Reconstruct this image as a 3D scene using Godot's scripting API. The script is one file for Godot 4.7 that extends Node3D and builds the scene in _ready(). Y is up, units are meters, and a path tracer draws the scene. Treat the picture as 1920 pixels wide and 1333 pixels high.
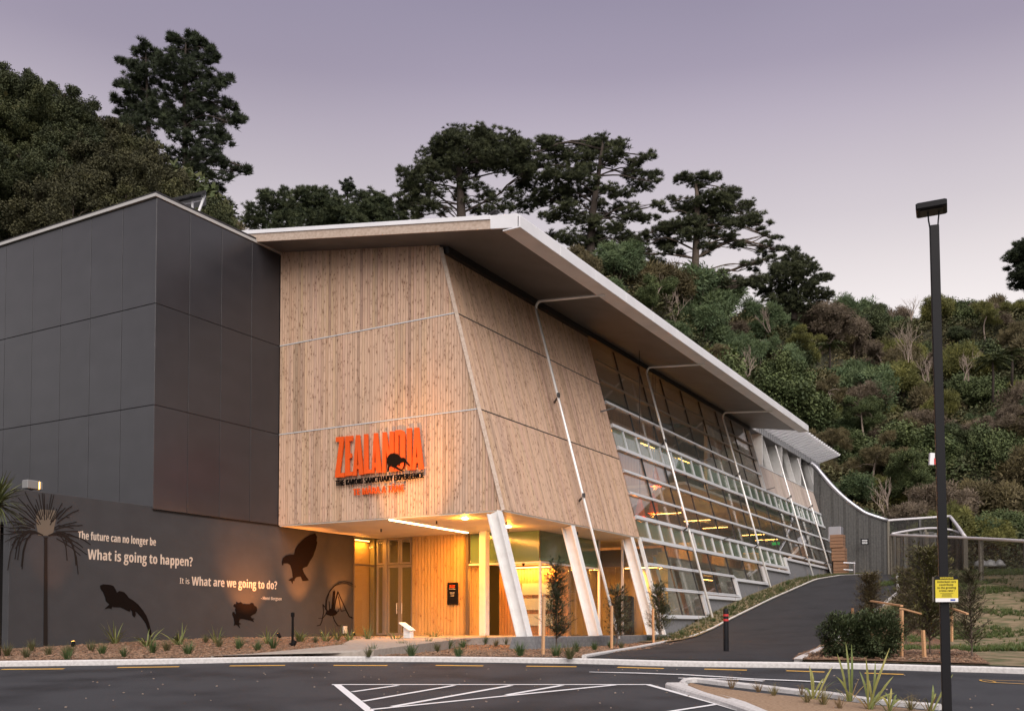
extends Node3D
# A timber and glass visitor centre at dusk, below a bush covered hillside.
# x is across, y up, z towards the viewer, in metres. The building has axes of its own: x outwards from the long front, -z along its length.

const YAW := -0.5246
const FOOT := Vector3(-0.257, 0, -28.0)
const LEAN := 0.271           # how far the long facade leans in per metre of height
const SOFFIT := 4.04          # underside of the timber volume
var site := Transform3D(Basis(Vector3.UP, YAW), FOOT)
var rng := RandomNumberGenerator.new()
var taken := {}
var mats := {}
var centre: Node3D
var hall: Node3D

func _ready():
	rng.seed = 90210
	# ---- camera: level lens shifted upwards, with a slight tilt
	var cam := Camera3D.new()
	cam.name = "camera"
	cam.projection = Camera3D.PROJECTION_FRUSTUM
	cam.near = 0.1
	cam.far = 2500.0
	cam.size = 0.07178
	cam.frustum_offset = Vector2(0, 0.02397)
	cam.position = Vector3(0, 0.7, 0)
	cam.rotation.x = 0.035
	add_child(cam)
	# ---- sky, exposure and the last light of the day
	var env := Environment.new()
	env.background_mode = Environment.BG_SKY
	var sky := Sky.new()
	sky.sky_material = dusk_sky()
	env.sky = sky
	env.tonemap_mode = Environment.TONE_MAPPER_LINEAR
	env.tonemap_exposure = 2.6
	env.ambient_light_source = Environment.AMBIENT_SOURCE_SKY
	env.sdfgi_enabled = true
	env.ssao_enabled = true
	env.ssil_enabled = true
	var around := WorldEnvironment.new()
	around.name = "world_environment"
	around.environment = env
	add_child(around)
	var sun := DirectionalLight3D.new()
	sun.name = "afterglow"
	sun.light_color = Color(1.0, 0.965, 0.93)
	sun.light_energy = 0.5
	sun.light_angular_distance = 60.0
	sun.shadow_enabled = true
	sun.rotation_degrees = Vector3(-44, 8, 0)
	add_child(sun)
	make_materials()
	build_ground()
	build_hillside()
	build_hall()
	build_centre()
	build_interior()
	build_writing()
	build_silhouettes()
	build_lights()
	build_fences()
	build_furniture()
	build_plants()
	build_trees()

func dusk_sky() -> PanoramaSkyMaterial:
	# linear radiance by elevation: pale pink haze on the horizon, mauve above
	var stops := [[-90.0, Color(0.05, 0.045, 0.045)], [-2.0, Color(0.30, 0.27, 0.28)], [0.0, Color(1.0, 0.93, 0.93)], [12.0, Color(0.97, 0.89, 0.905)], [16.5, Color(0.88, 0.8, 0.82)], [19.5, Color(0.755, 0.68, 0.715)], [22.0, Color(0.62, 0.555, 0.61)],
		[24.5, Color(0.53, 0.47, 0.54)], [27.0, Color(0.44, 0.385, 0.475)], [29.5, Color(0.345, 0.3, 0.4)], [33.5, Color(0.28, 0.247, 0.35)], [50.0, Color(0.25, 0.235, 0.335)], [90.0, Color(0.22, 0.21, 0.3)]]
	var n := FastNoiseLite.new()
	n.seed = 4
	n.frequency = 0.9
	n.fractal_octaves = 3
	var im := Image.create(1024, 512, false, Image.FORMAT_RGBF)
	for y in 512:
		var el := 90.0 - (y + 0.5) / 512.0 * 180.0
		var c: Color = stops[0][1]
		for i in range(1, stops.size()):
			if el <= stops[i][0]:
				var t: float = (el - stops[i - 1][0]) / (stops[i][0] - stops[i - 1][0])
				c = stops[i - 1][1].lerp(stops[i][1], t)
				break
			c = stops[i][1]
		for x in 1024:
			var az := x / 1024.0 * TAU
			var d := Vector3(cos(az) * cos(deg_to_rad(el)), sin(deg_to_rad(el)) * 2.2, sin(az) * cos(deg_to_rad(el)))
			var v: float = 1.0 + 0.09 * n.get_noise_3dv(d * 1.6) if el > 0.0 else 1.0
			im.set_pixel(x, y, Color(c.r * v, c.g * 1.025 * v, c.b * v) * 0.41)
	var m := PanoramaSkyMaterial.new()
	m.panorama = ImageTexture.create_from_image(im)
	return m

# ------------------------------------------------------------------ helpers
func numbered(called: String) -> String:
	if not taken.has(called):
		taken[called] = 0
		return called
	taken[called] += 1
	return "%s_%03d" % [called, taken[called]]

func thing(called: String, label: String, category: String, at := Transform3D.IDENTITY, group := "") -> Node3D:
	var o := Node3D.new()
	o.name = numbered(called)
	o.transform = at
	add_child(o, true)
	tag(o, label, category, group)
	return o

func tag(o: Node, label: String, category: String, group := "") -> Node:
	o.set_meta("label", label)
	o.set_meta("category", category)
	if group != "":
		o.set_meta("group", group)
	return o

func part(called: String, mesh, material: Material, parent: Node, at := Transform3D.IDENTITY) -> MeshInstance3D:
	var o := MeshInstance3D.new()
	o.name = called
	if mesh is SurfaceTool:
		mesh.generate_normals()
		o.mesh = mesh.commit()
	else:
		o.mesh = mesh
	o.material_override = material
	o.transform = at
	parent.add_child(o, true)
	return o

func top(called: String, mesh, material: Material, at := Transform3D.IDENTITY) -> MeshInstance3D:
	return part(numbered(called), mesh, material, self, at)

func struct(called: String, mesh, material: Material, at := Transform3D.IDENTITY) -> MeshInstance3D:
	var o := top(called, mesh, material, at)
	o.set_meta("kind", "structure")
	return o

func lone(o: Node, called: String) -> Node:      # a copy of a thing with all its parts, under the next number
	var c = o.duplicate()
	c.name = numbered(called)
	add_child(c, true)
	return c

func moved(x: float, y: float, z: float) -> Transform3D:
	return Transform3D(Basis.IDENTITY, Vector3(x, y, z))

func mb() -> SurfaceTool:
	var st := SurfaceTool.new()
	st.begin(Mesh.PRIMITIVE_TRIANGLES)
	st.set_smooth_group(-1)
	return st

func tri(st: SurfaceTool, a: Vector3, b: Vector3, c: Vector3, ua := Vector2.ZERO, ub := Vector2.ZERO, uc := Vector2.ZERO):
	st.set_uv(ua); st.add_vertex(a)
	st.set_uv(ub); st.add_vertex(b)
	st.set_uv(uc); st.add_vertex(c)

func quad(st: SurfaceTool, a: Vector3, b: Vector3, c: Vector3, d: Vector3, uv := []):
	# a b c d clockwise seen from the front
	if uv.is_empty():
		uv = [Vector2(0, 0), Vector2(0, 1), Vector2(1, 1), Vector2(1, 0)]
	tri(st, a, b, c, uv[0], uv[1], uv[2])
	tri(st, a, c, d, uv[0], uv[2], uv[3])

func hexa(st: SurfaceTool, p: Array):
	# p: bottom four corners then the four above them, both anticlockwise seen from above
	quad(st, p[0], p[1], p[2], p[3])
	quad(st, p[7], p[6], p[5], p[4])
	for i in 4:
		var j := (i + 1) % 4
		quad(st, p[i], p[i + 4], p[j + 4], p[j])

func box(st: SurfaceTool, size: Vector3, at := Transform3D.IDENTITY, bevel := 0.0):
	var h := size / 2.0
	if bevel <= 0.0:
		var p := []
		for y in [-h.y, h.y]:
			for q in [[-1, 1], [1, 1], [1, -1], [-1, -1]]:
				p.append(at * Vector3(q[0] * h.x, y, q[1] * h.z))
		hexa(st, p)
		return
	# chamfered: an octagonal column with bevelled rims
	var rings := []
	for k in 4:
		var y: float = [-h.y, -h.y + bevel, h.y - bevel, h.y][k]
		var ins: float = bevel if k == 0 or k == 3 else 0.0
		var x := h.x - ins
		var z := h.z - ins
		var c := bevel
		var ring := []
		for q in [[-x + c, z], [x - c, z], [x, z - c], [x, -z + c], [x - c, -z], [-x + c, -z], [-x, -z + c], [-x, z - c]]:
			ring.append(at * Vector3(q[0], y, q[1]))
		rings.append(ring)
	loft(st, rings, true, true)

func loft(st: SurfaceTool, rings: Array, closed := true, caps := false):
	# rings run upwards; the points of a ring anticlockwise seen from above
	var n: int = rings[0].size()
	for k in rings.size() - 1:
		for i in (n if closed else n - 1):
			var j := (i + 1) % n
			var a: Array = rings[k]
			var b: Array = rings[k + 1]
			var u0 := float(i) / n
			var u1 := float(i + 1) / n
			quad(st, a[i], b[i], b[j], a[j], [Vector2(u0, k), Vector2(u0, k + 1), Vector2(u1, k + 1), Vector2(u1, k)])
	if caps:
		for e in [rings[0], rings[-1]]:
			for i in range(1, n - 1):
				if e == rings[-1]:
					tri(st, e[0], e[i + 1], e[i])
				else:
					tri(st, e[0], e[i], e[i + 1])

func tube(st: SurfaceTool, pts: Array, r0: float, r1: float, sides := 6, caps := true):
	var rings := []
	var n := pts.size()
	for k in n:
		var t: Vector3 = (pts[mini(k + 1, n - 1)] - pts[maxi(k - 1, 0)]).normalized()
		var e := t.cross(Vector3(0.31, 0.17, 0.93)).normalized()
		if absf(t.z) > 0.9:
			e = t.cross(Vector3(0.9, 0.31, 0.1)).normalized()
		var f := t.cross(e)
		var r := lerpf(r0, r1, float(k) / maxf(n - 1, 1))
		var ring := []
		for i in sides:
			var a := -TAU * i / sides
			ring.append(pts[k] + (e * cos(a) + f * sin(a)) * r)
		rings.append(ring)
	loft(st, rings, true, caps)

func bar(st: SurfaceTool, a: Vector3, b: Vector3, w: float, d: float, facing := Vector3.UP):
	# a rectangular bar from a to b, w wide across and d deep along facing
	var t := (b - a).normalized()
	var n := (facing - t * facing.dot(t)).normalized()
	var x := n.cross(t)
	box(st, Vector3(w, a.distance_to(b), d), Transform3D(Basis(x, t, n), (a + b) / 2.0))

func slab(st: SurfaceTool, poly: PackedVector2Array, depth: float, at := Transform3D.IDENTITY):
	# a flat outline in xy with thickness, its face on z = depth
	var p := poly
	if Geometry2D.is_polygon_clockwise(p):
		p.reverse()
	var t := Geometry2D.triangulate_polygon(p)
	for i in range(0, t.size(), 3):
		var q := [p[t[i]], p[t[i + 1]], p[t[i + 2]]]
		if (q[1] - q[0]).cross(q[2] - q[0]) > 0:
			q = [q[0], q[2], q[1]]
		tri(st, at * Vector3(q[0].x, q[0].y, depth), at * Vector3(q[1].x, q[1].y, depth), at * Vector3(q[2].x, q[2].y, depth), q[0], q[1], q[2])
		tri(st, at * Vector3(q[0].x, q[0].y, 0), at * Vector3(q[2].x, q[2].y, 0), at * Vector3(q[1].x, q[1].y, 0), q[0], q[2], q[1])
	for i in p.size():
		var a := p[i]
		var b := p[(i + 1) % p.size()]
		quad(st, at * Vector3(a.x, a.y, 0), at * Vector3(a.x, a.y, depth), at * Vector3(b.x, b.y, depth), at * Vector3(b.x, b.y, 0))

func ribbon(pts: PackedVector2Array, w0: float, w1: float) -> PackedVector2Array:
	# the outline of a stroke along pts
	var l := PackedVector2Array()
	var r := PackedVector2Array()
	for i in pts.size():
		var t := (pts[mini(i + 1, pts.size() - 1)] - pts[maxi(i - 1, 0)]).normalized()
		var w := lerpf(w0, w1, float(i) / maxi(pts.size() - 1, 1)) / 2.0
		l.append(pts[i] + t.orthogonal() * w)
		r.append(pts[i] - t.orthogonal() * w)
	r.reverse()
	l.append_array(r)
	return l

func stroke(st: SurfaceTool, pts: PackedVector2Array, w0: float, w1: float, depth: float, at := Transform3D.IDENTITY):
	for i in pts.size() - 1:
		var f0 := float(i) / (pts.size() - 1)
		var f1 := float(i + 1) / (pts.size() - 1)
		var d := (pts[i + 1] - pts[i]).normalized() * 0.006
		slab(st, ribbon(PackedVector2Array([pts[i] - d, pts[i + 1] + d]), lerpf(w0, w1, f0), lerpf(w0, w1, f1)), depth + 0.0006 * i, at)

func sweep(st: SurfaceTool, pts: Array, w: float, h: float, side := 1.0):
	# a kerb of width w and height h along a line on the ground, w measured to one side
	var rings := []
	for i in pts.size():
		var t: Vector3 = pts[mini(i + 1, pts.size() - 1)] - pts[maxi(i - 1, 0)]
		t.y = 0
		var n := t.normalized().cross(Vector3.UP) * side
		var p: Vector3 = pts[i]
		var c := minf(0.025, w * 0.3)
		var u := Vector3.UP
		rings.append([p - u * 0.15, p + u * (h - c), p + u * h + n * c, p + u * h + n * (w - c), p + u * (h - c) + n * w, p - u * 0.15 + n * w])
	var smooth := []
	for r in rings:
		smooth.append(r)
	loft(st, smooth, false, false)
	for e in [rings[0], rings[-1]]:
		for i in range(1, e.size() - 1):
			tri(st, e[0], e[i], e[i + 1])

func smooth_line(pts: Array, steps := 6) -> Array:
	var out := []
	for i in pts.size() - 1:
		var a: Vector3 = pts[maxi(i - 1, 0)]
		var b: Vector3 = pts[i]
		var c: Vector3 = pts[i + 1]
		var d: Vector3 = pts[mini(i + 2, pts.size() - 1)]
		for k in steps:
			out.append(b.cubic_interpolate(c, a, d, float(k) / steps))
	out.append(pts[-1])
	return out

func L(o: float, y: float, s: float) -> Vector3:  # a place by the building: outwards, up, along
	return Vector3(o, y, -s)

func rise(s: float) -> float:                     # the level of the ground along the building
	var at := [-30.0, 0.0, 4.0, 8.0, 10.7, 14.5, 20.8, 29.0, 35.0, 41.0, 47.0, 60.0, 90.0]
	var to := [0.1, 0.1, 0.12, 0.2, 0.38, 1.02, 2.02, 3.2, 3.68, 4.0, 4.3, 4.9, 6.0]
	for i in range(1, at.size()):
		if s <= at[i]:
			return lerpf(to[i - 1], to[i], clampf((s - at[i - 1]) / (at[i] - at[i - 1]), 0, 1))
	return 6.0

func level(p: Vector3) -> float:                  # the height of the beds and lawns at a place
	var q := site.affine_inverse() * p
	return drop(p.z) + beds(p, q)

func drop(z: float) -> float:                     # the road falls gently towards the viewer
	return clampf(0.05 * (-z - 20.5), -1.05, 0.0)

func beds(p: Vector3, q: Vector3) -> float:
	var bank := 0.1 + 0.28 * smoothstep(0, 1, (-p.z - 20.5) / 10.0) * clampf(-q.x / 5.0, 0, 1)
	return maxf(bank, rise(-q.z) if q.x >= -1.0 else 0.1)

func roof_y(o: float) -> float:                   # the underside of the main roof
	return 11.73 - 0.157 * o

func face_o(y: float) -> float:                   # where the leaning facade stands at a height
	return -LEAN * (y - SOFFIT)

# ------------------------------------------------------------------ materials
func lin(r: float, g: float, b: float) -> Color:
	return Color(r, g, b).linear_to_srgb()

func plain(key: String, c: Color, rough := 0.7, metal := 0.0) -> StandardMaterial3D:
	var m := StandardMaterial3D.new()
	m.albedo_color = c.linear_to_srgb()
	m.roughness = rough
	m.metallic = metal
	mats[key] = m
	return m

func noise(kind: int, freq: float, octaves := 4, seed_ := 1) -> FastNoiseLite:
	var n := FastNoiseLite.new()
	n.noise_type = kind
	n.frequency = freq
	n.fractal_octaves = octaves
	n.seed = seed_
	return n

func speckle(key: String, stops: Array, freq: float, tile: float, rough: float, bump := 0.0, seed_ := 1, octaves := 5, size := 512) -> StandardMaterial3D:
	# a surface whose colour wanders between stops [position, linear colour]; tile metres a repeat
	var g := Gradient.new()
	var off := PackedFloat32Array()
	var col := PackedColorArray()
	for s in stops:
		off.append(s[0])
		col.append(s[1].linear_to_srgb())
	g.offsets = off
	g.colors = col
	var t := NoiseTexture2D.new()
	t.width = size
	t.height = size
	t.seamless = true
	t.noise = noise(FastNoiseLite.TYPE_SIMPLEX_SMOOTH, freq, octaves, seed_)
	t.color_ramp = g
	var m := StandardMaterial3D.new()
	m.albedo_texture = t
	m.roughness = rough
	m.uv1_triplanar = true
	m.uv1_world_triplanar = true
	m.uv1_scale = Vector3.ONE / tile
	if bump > 0.0:
		var b := NoiseTexture2D.new()
		b.width = size
		b.height = size
		b.seamless = true
		b.as_normal_map = true
		b.bump_strength = bump
		b.noise = noise(FastNoiseLite.TYPE_SIMPLEX_SMOOTH, freq * 1.7, octaves, seed_ + 7)
		m.normal_enabled = true
		m.normal_texture = b
	mats[key] = m
	return m

func wood_texture(base: Color, dark: Color, knots: int, seed_: int) -> ImageTexture:
	# eight boards side by side, the grain running along v
	var w := 256
	var h := 1024
	var r := RandomNumberGenerator.new()
	r.seed = seed_
	var grain := noise(FastNoiseLite.TYPE_SIMPLEX, 0.05, 3, seed_)
	var cloud := noise(FastNoiseLite.TYPE_SIMPLEX, 0.012, 2, seed_ + 3)
	var im := Image.create(w, h, false, Image.FORMAT_RGB8)
	var kn := []
	for b in 8:
		var list := []
		for k in int(knots * [0.4, 1.3, 0.8, 1.6, 0.5, 1.1, 1.5, 0.8][b]):
			list.append([r.randf() * h, 6.0 + r.randf() * 20.0, r.randf_range(3.0, 8.0), r.randf_range(4.0, 14.0), r.randf_range(0.3, 1.0)])
		kn.append(list)
	for x in w:
		var b := x / 32
		var lx := float(x % 32)
		for y in h:
			var g := grain.get_noise_2d(x * 9.0 + b * 400.0, y * 0.28) * 0.06 + cloud.get_noise_2d(x * 1.5 + b * 700.0, y * 0.3) * 0.1
			var dk := 0.0
			for k in kn[b]:
				var dy: float = absf(y - k[0])
				dy = minf(dy, h - dy)
				if dy < k[3] * 3.0:
					var q := Vector2((lx - k[1]) / k[2], dy / k[3]).length()
					dk = maxf(dk, k[4] * smoothstep(1.25, 0.5, q))
					if q < 3.0:
						dk = maxf(dk, 0.22 * k[4] * smoothstep(3.0, 1.0, q))
			var c := base * (1.0 + g)
			c = c.lerp(dark, clampf(dk, 0, 1))
			im.set_pixel(x, y, c.linear_to_srgb())
	return ImageTexture.create_from_image(im)

func make_materials():
	var cedar := StandardMaterial3D.new()
	cedar.albedo_texture = wood_texture(Color(0.60, 0.405, 0.288), Color(0.17, 0.075, 0.035), 14, 11)
	cedar.roughness = 0.75
	cedar.vertex_color_use_as_albedo = true
	mats.cedar = cedar
	var pale := StandardMaterial3D.new()
	pale.albedo_texture = wood_texture(Color(0.5, 0.42, 0.37), Color(0.25, 0.17, 0.12), 4, 17)
	pale.roughness = 0.8
	pale.vertex_color_use_as_albedo = true
	mats.pale_cedar = pale
	var gc := StandardMaterial3D.new()
	gc.albedo_texture = wood_texture(Color(0.6, 0.44, 0.17), Color(0.4, 0.25, 0.08), 1, 41)
	gc.roughness = 0.6
	gc.vertex_color_use_as_albedo = true
	mats.gold_cladding = gc
	var pine := StandardMaterial3D.new()
	pine.albedo_texture = wood_texture(Color(0.6, 0.4, 0.17), Color(0.3, 0.15, 0.05), 5, 23)
	pine.roughness = 0.5
	pine.vertex_color_use_as_albedo = true
	mats.pine = pine
	var brown := StandardMaterial3D.new()
	brown.albedo_texture = wood_texture(Color(0.42, 0.23, 0.1), Color(0.18, 0.08, 0.03), 2, 31)
	brown.roughness = 0.5
	brown.vertex_color_use_as_albedo = true
	mats.brown_wood = brown
	speckle("timber", [[0.0, Color(0.34, 0.25, 0.19)], [0.5, Color(0.47, 0.37, 0.3)], [1.0, Color(0.56, 0.46, 0.39)]], 0.02, 1.2, 0.8, 0.0, 5)
	speckle("stake", [[0.0, Color(0.42, 0.22, 0.1)], [0.5, Color(0.55, 0.31, 0.16)], [1.0, Color(0.62, 0.38, 0.2)]], 0.03, 0.7, 0.8, 0.0, 6)
	var p := speckle("dark_panel", [[0.0, Color(0.0306, 0.0307, 0.0360)], [0.5, Color(0.0360, 0.0355, 0.0413)], [1.0, Color(0.0414, 0.0413, 0.0477)]], 0.006, 3.0, 0.34, 0.0, 8)
	p.vertex_color_use_as_albedo = true
	speckle("render_grey", [[0.0, Color(0.0378, 0.0384, 0.0424)], [0.5, Color(0.0432, 0.0442, 0.0488)], [1.0, Color(0.0504, 0.0509, 0.0562)]], 0.01, 4.0, 0.85, 0.6, 9)
	plain("shadow_gap", Color(0.012, 0.011, 0.011), 0.9)
	plain("flashing", Color(0.4, 0.39, 0.38), 0.5)
	speckle("white_metal", [[0.0, Color(0.66, 0.66, 0.69)], [0.5, Color(0.73, 0.73, 0.76)], [1.0, Color(0.78, 0.78, 0.81)]], 0.005, 3.0, 0.45, 0.0, 12)
	speckle("white_paint", [[0.0, Color(0.7, 0.68, 0.66)], [0.5, Color(0.78, 0.77, 0.75)], [1.0, Color(0.82, 0.81, 0.8)]], 0.01, 2.0, 0.4, 0.0, 13)
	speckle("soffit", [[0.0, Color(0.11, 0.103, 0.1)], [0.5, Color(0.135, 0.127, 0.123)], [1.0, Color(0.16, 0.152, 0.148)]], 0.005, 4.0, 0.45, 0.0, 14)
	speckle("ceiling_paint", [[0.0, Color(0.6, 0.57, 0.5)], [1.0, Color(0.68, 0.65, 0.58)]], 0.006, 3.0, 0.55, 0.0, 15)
	plain("aluminium", Color(0.6, 0.61, 0.63), 0.35, 0.1)
	plain("bronze_frame", Color(0.22, 0.18, 0.14), 0.4, 0.5)
	plain("black_joint", Color(0.02, 0.019, 0.018), 0.5)
	plain("steel", Color(0.9, 0.89, 0.87), 0.25, 0.25)
	plain("lamp_grey", Color(0.2, 0.2, 0.2), 0.5)
	plain("dark_steel", Color(0.045, 0.042, 0.042), 0.4, 0.6)
	plain("galvanised", Color(0.5, 0.5, 0.54), 0.4, 0.8)
	plain("black_paint", Color(0.009, 0.009, 0.011), 0.45).metallic_specular = 0.3
	plain("matt_black", Color(0.01, 0.009, 0.009), 0.9).metallic_specular = 0.2
	plain("brown_black", Color(0.01, 0.007, 0.006), 0.95).metallic_specular = 0.1
	plain("lettering_cream", Color(0.62, 0.52, 0.43), 0.7)
	plain("orange", Color(0.78, 0.095, 0.006), 0.5)
	plain("sign_yellow", Color(0.62, 0.5, 0.02), 0.6)
	plain("sign_white", Color(0.75, 0.75, 0.77), 0.5)
	plain("sign_blue", Color(0.03, 0.07, 0.35), 0.5)
	plain("red", Color(0.5, 0.03, 0.03), 0.5)
	plain("curtain", Color(0.27, 0.27, 0.23), 0.9)
	plain("orange_shade", Color(0.75, 0.25, 0.06), 0.6)
	plain("orange_timber", Color(0.42, 0.2, 0.09), 0.7)
	plain("stack_timber", Color(0.24, 0.13, 0.075), 0.8)
	speckle("fence_dark", [[0.0, Color(0.05, 0.05, 0.05)], [0.5, Color(0.075, 0.073, 0.07)], [1.0, Color(0.1, 0.097, 0.092)]], 0.02, 2.0, 0.85, 0.0, 44)
	speckle("fence_darker", [[0.0, Color(0.03, 0.03, 0.03)], [0.5, Color(0.05, 0.048, 0.046)], [1.0, Color(0.08, 0.075, 0.07)]], 0.02, 2.0, 0.85, 0.0, 45)
	plain("rail_white", Color(0.6, 0.58, 0.6), 0.5, 0.1)
	plain("stain_brown", Color(0.025, 0.02, 0.018), 0.95).metallic_specular = 0.1
	plain("plastic_wrap", Color(0.25, 0.25, 0.25), 0.2)
	plain("taupe", Color(0.13, 0.11, 0.085), 0.9)
	speckle("concrete", [[0.0, Color(0.2, 0.19, 0.18)], [0.5, Color(0.27, 0.26, 0.25)], [1.0, Color(0.34, 0.33, 0.32)]], 0.02, 1.6, 0.85, 1.0, 16)
	speckle("dark_concrete", [[0.0, Color(0.1, 0.1, 0.105)], [0.5, Color(0.15, 0.15, 0.155)], [1.0, Color(0.2, 0.2, 0.205)]], 0.02, 1.6, 0.85, 1.0, 17)
	speckle("kerb_concrete", [[0.0, Color(0.42, 0.4, 0.39)], [0.5, Color(0.55, 0.53, 0.52)], [1.0, Color(0.64, 0.62, 0.61)]], 0.03, 1.2, 0.85, 1.0, 18)
	speckle("path_concrete", [[0.0, Color(0.25, 0.21, 0.18)], [0.5, Color(0.33, 0.29, 0.25)], [1.0, Color(0.4, 0.35, 0.31)]], 0.02, 1.5, 0.85, 1.0, 19)
	var asphalt := speckle("asphalt", [[0.0, Color(0.022, 0.0235, 0.028)], [0.45, Color(0.037, 0.039, 0.045)], [0.6, Color(0.042, 0.044, 0.05)], [1.0, Color(0.08, 0.082, 0.09)]], 0.16, 0.9, 0.8, 3.0, 20)
	layer(asphalt, [[0.0, Color(0.5, 0.5, 0.52)], [0.4, Color(0.85, 0.85, 0.86)], [0.6, Color(0.97, 0.97, 0.97)], [1.0, Color(1, 1, 1)]], 0.012, 21)
	var fresh := speckle("new_asphalt", [[0.0, Color(0.015, 0.016, 0.019)], [0.45, Color(0.026, 0.027, 0.031)], [0.6, Color(0.031, 0.032, 0.037)], [1.0, Color(0.06, 0.061, 0.066)]], 0.16, 0.9, 0.85, 3.0, 22)
	layer(fresh, [[0.0, Color(0.55, 0.55, 0.57)], [0.4, Color(0.85, 0.85, 0.86)], [1.0, Color(1, 1, 1)]], 0.012, 24)
	speckle("line_white", [[0.0, Color(0.45, 0.45, 0.45)], [0.25, Color(0.72, 0.72, 0.73)], [1.0, Color(0.8, 0.8, 0.81)]], 0.06, 1.2, 0.7, 0.0, 25)
	speckle("line_yellow", [[0.0, Color(0.4, 0.24, 0.07)], [0.3, Color(0.66, 0.37, 0.07)], [1.0, Color(0.72, 0.42, 0.09)]], 0.06, 1.2, 0.7, 0.0, 26)
	speckle("mulch", [[0.0, Color(0.05, 0.028, 0.016)], [0.4, Color(0.14, 0.075, 0.043)], [0.6, Color(0.22, 0.12, 0.07)], [1.0, Color(0.34, 0.21, 0.135)]], 0.09, 0.9, 0.95, 4.0, 27)
	speckle("soil", [[0.0, Color(0.2, 0.125, 0.075)], [0.5, Color(0.3, 0.2, 0.125)], [1.0, Color(0.4, 0.285, 0.19)]], 0.05, 1.4, 0.95, 4.0, 28)
	speckle("lawn", [[0.0, Color(0.06, 0.075, 0.025)], [0.35, Color(0.11, 0.105, 0.045)], [0.5, Color(0.19, 0.145, 0.08)], [1.0, Color(0.3, 0.22, 0.14)]], 0.02, 7.0, 0.95, 2.0, 29)
	speckle("forest_floor", [[0.0, Color(0.012, 0.013, 0.006)], [0.5, Color(0.03, 0.03, 0.013)], [1.0, Color(0.06, 0.047, 0.025)]], 0.02, 12.0, 0.95, 0.0, 30)
	speckle("bark", [[0.0, Color(0.055, 0.04, 0.032)], [0.5, Color(0.12, 0.09, 0.07)], [1.0, Color(0.2, 0.16, 0.13)]], 0.04, 2.5, 0.95, 3.0, 33)
	speckle("dark_bark", [[0.0, Color(0.022, 0.016, 0.013)], [0.5, Color(0.05, 0.037, 0.03)], [1.0, Color(0.085, 0.066, 0.055)]], 0.04, 2.5, 0.95, 3.0, 34)
	speckle("pale_bark", [[0.0, Color(0.17, 0.13, 0.1)], [0.5, Color(0.28, 0.22, 0.18)], [1.0, Color(0.4, 0.33, 0.28)]], 0.05, 2.0, 0.95, 1.0, 35)
	speckle("fence_grey", [[0.0, Color(0.11, 0.11, 0.105)], [0.5, Color(0.17, 0.168, 0.16)], [1.0, Color(0.23, 0.228, 0.22)]], 0.03, 1.5, 0.95, 1.0, 37)
	speckle("fence_post", [[0.0, Color(0.09, 0.08, 0.065)], [0.5, Color(0.15, 0.135, 0.11)], [1.0, Color(0.22, 0.2, 0.165)]], 0.03, 1.5, 0.95, 1.0, 36)
	for k in [["leaf", Color(1, 1, 1), 0.8, 0.3], ["needle", Color(1, 1, 1), 0.85, 0.15], ["blade", Color(1, 1, 1), 0.6, 0.35]]:
		var m := plain(k[0], k[1], k[2])
		m.vertex_color_use_as_albedo = true
		m.backlight_enabled = true
		m.backlight = Color(k[3], k[3], k[3] * 0.6)
	plain("leaf_solid", Color(1, 1, 1), 0.6).vertex_color_use_as_albedo = true
	pane("glass", Color(0.5, 0.53, 0.5), 0.1)
	pane("green_glass", Color(0.42, 0.55, 0.42), 0.72, 0.12)
	pane("spandrel_glass", Color(0.5, 0.6, 0.53), 0.3)
	pane("door_glass", Color(0.5, 0.47, 0.38), 0.22)
	pane("fence_mesh", Color(0.05, 0.055, 0.05), 0.6, 0.6)
	var canopy := plain("polycarbonate", Color(0.97, 0.97, 0.98), 0.4)
	canopy.backlight_enabled = true
	canopy.backlight = Color(1.0, 1.0, 1.0)
	glow("lamp_warm", Color(1.0, 0.72, 0.36), 5.0)
	glow("lamp_white", Color(1.0, 0.86, 0.62), 5.0)
	glow("lamp_orange", Color(0.7, 0.3, 0.1), 0.07)
	glow("exit_green", Color(0.1, 0.8, 0.35), 0.25)
	plain("gold_wall", Color(0.4, 0.27, 0.1), 0.8)
	plain("grey_floor", Color(0.2, 0.18, 0.16), 0.5)
	plain("olive_wall", Color(0.2, 0.18, 0.09), 0.7)
	plain("pale_board", Color(0.5, 0.56, 0.5), 0.35)

func layer(m: StandardMaterial3D, stops: Array, freq: float, seed_: int):
	# a second, broad pattern multiplied over the fine one
	var g := Gradient.new()
	var off := PackedFloat32Array()
	var col := PackedColorArray()
	for s in stops:
		off.append(s[0])
		col.append(s[1])
	g.offsets = off
	g.colors = col
	var t := NoiseTexture2D.new()
	t.width = 512
	t.height = 512
	t.seamless = true
	t.noise = noise(FastNoiseLite.TYPE_SIMPLEX_SMOOTH, freq, 4, seed_)
	t.color_ramp = g
	m.detail_enabled = true
	m.detail_blend_mode = BaseMaterial3D.BLEND_MODE_MUL
	m.detail_albedo = t
	m.detail_uv_layer = BaseMaterial3D.DETAIL_UV_2
	m.uv2_triplanar = true
	m.uv2_world_triplanar = true
	m.uv2_scale = Vector3.ONE / 13.0

func pane(key: String, c: Color, alpha: float, rough := 0.0):
	var m := StandardMaterial3D.new()
	m.transparency = BaseMaterial3D.TRANSPARENCY_ALPHA
	m.albedo_color = Color(c.r, c.g, c.b, alpha)
	m.roughness = rough
	m.metallic_specular = 0.6
	mats[key] = m

func glow(key: String, c: Color, energy: float):
	var m := StandardMaterial3D.new()
	m.albedo_color = c
	m.emission_enabled = true
	m.emission = c
	m.emission_energy_multiplier = energy
	mats[key] = m

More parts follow.
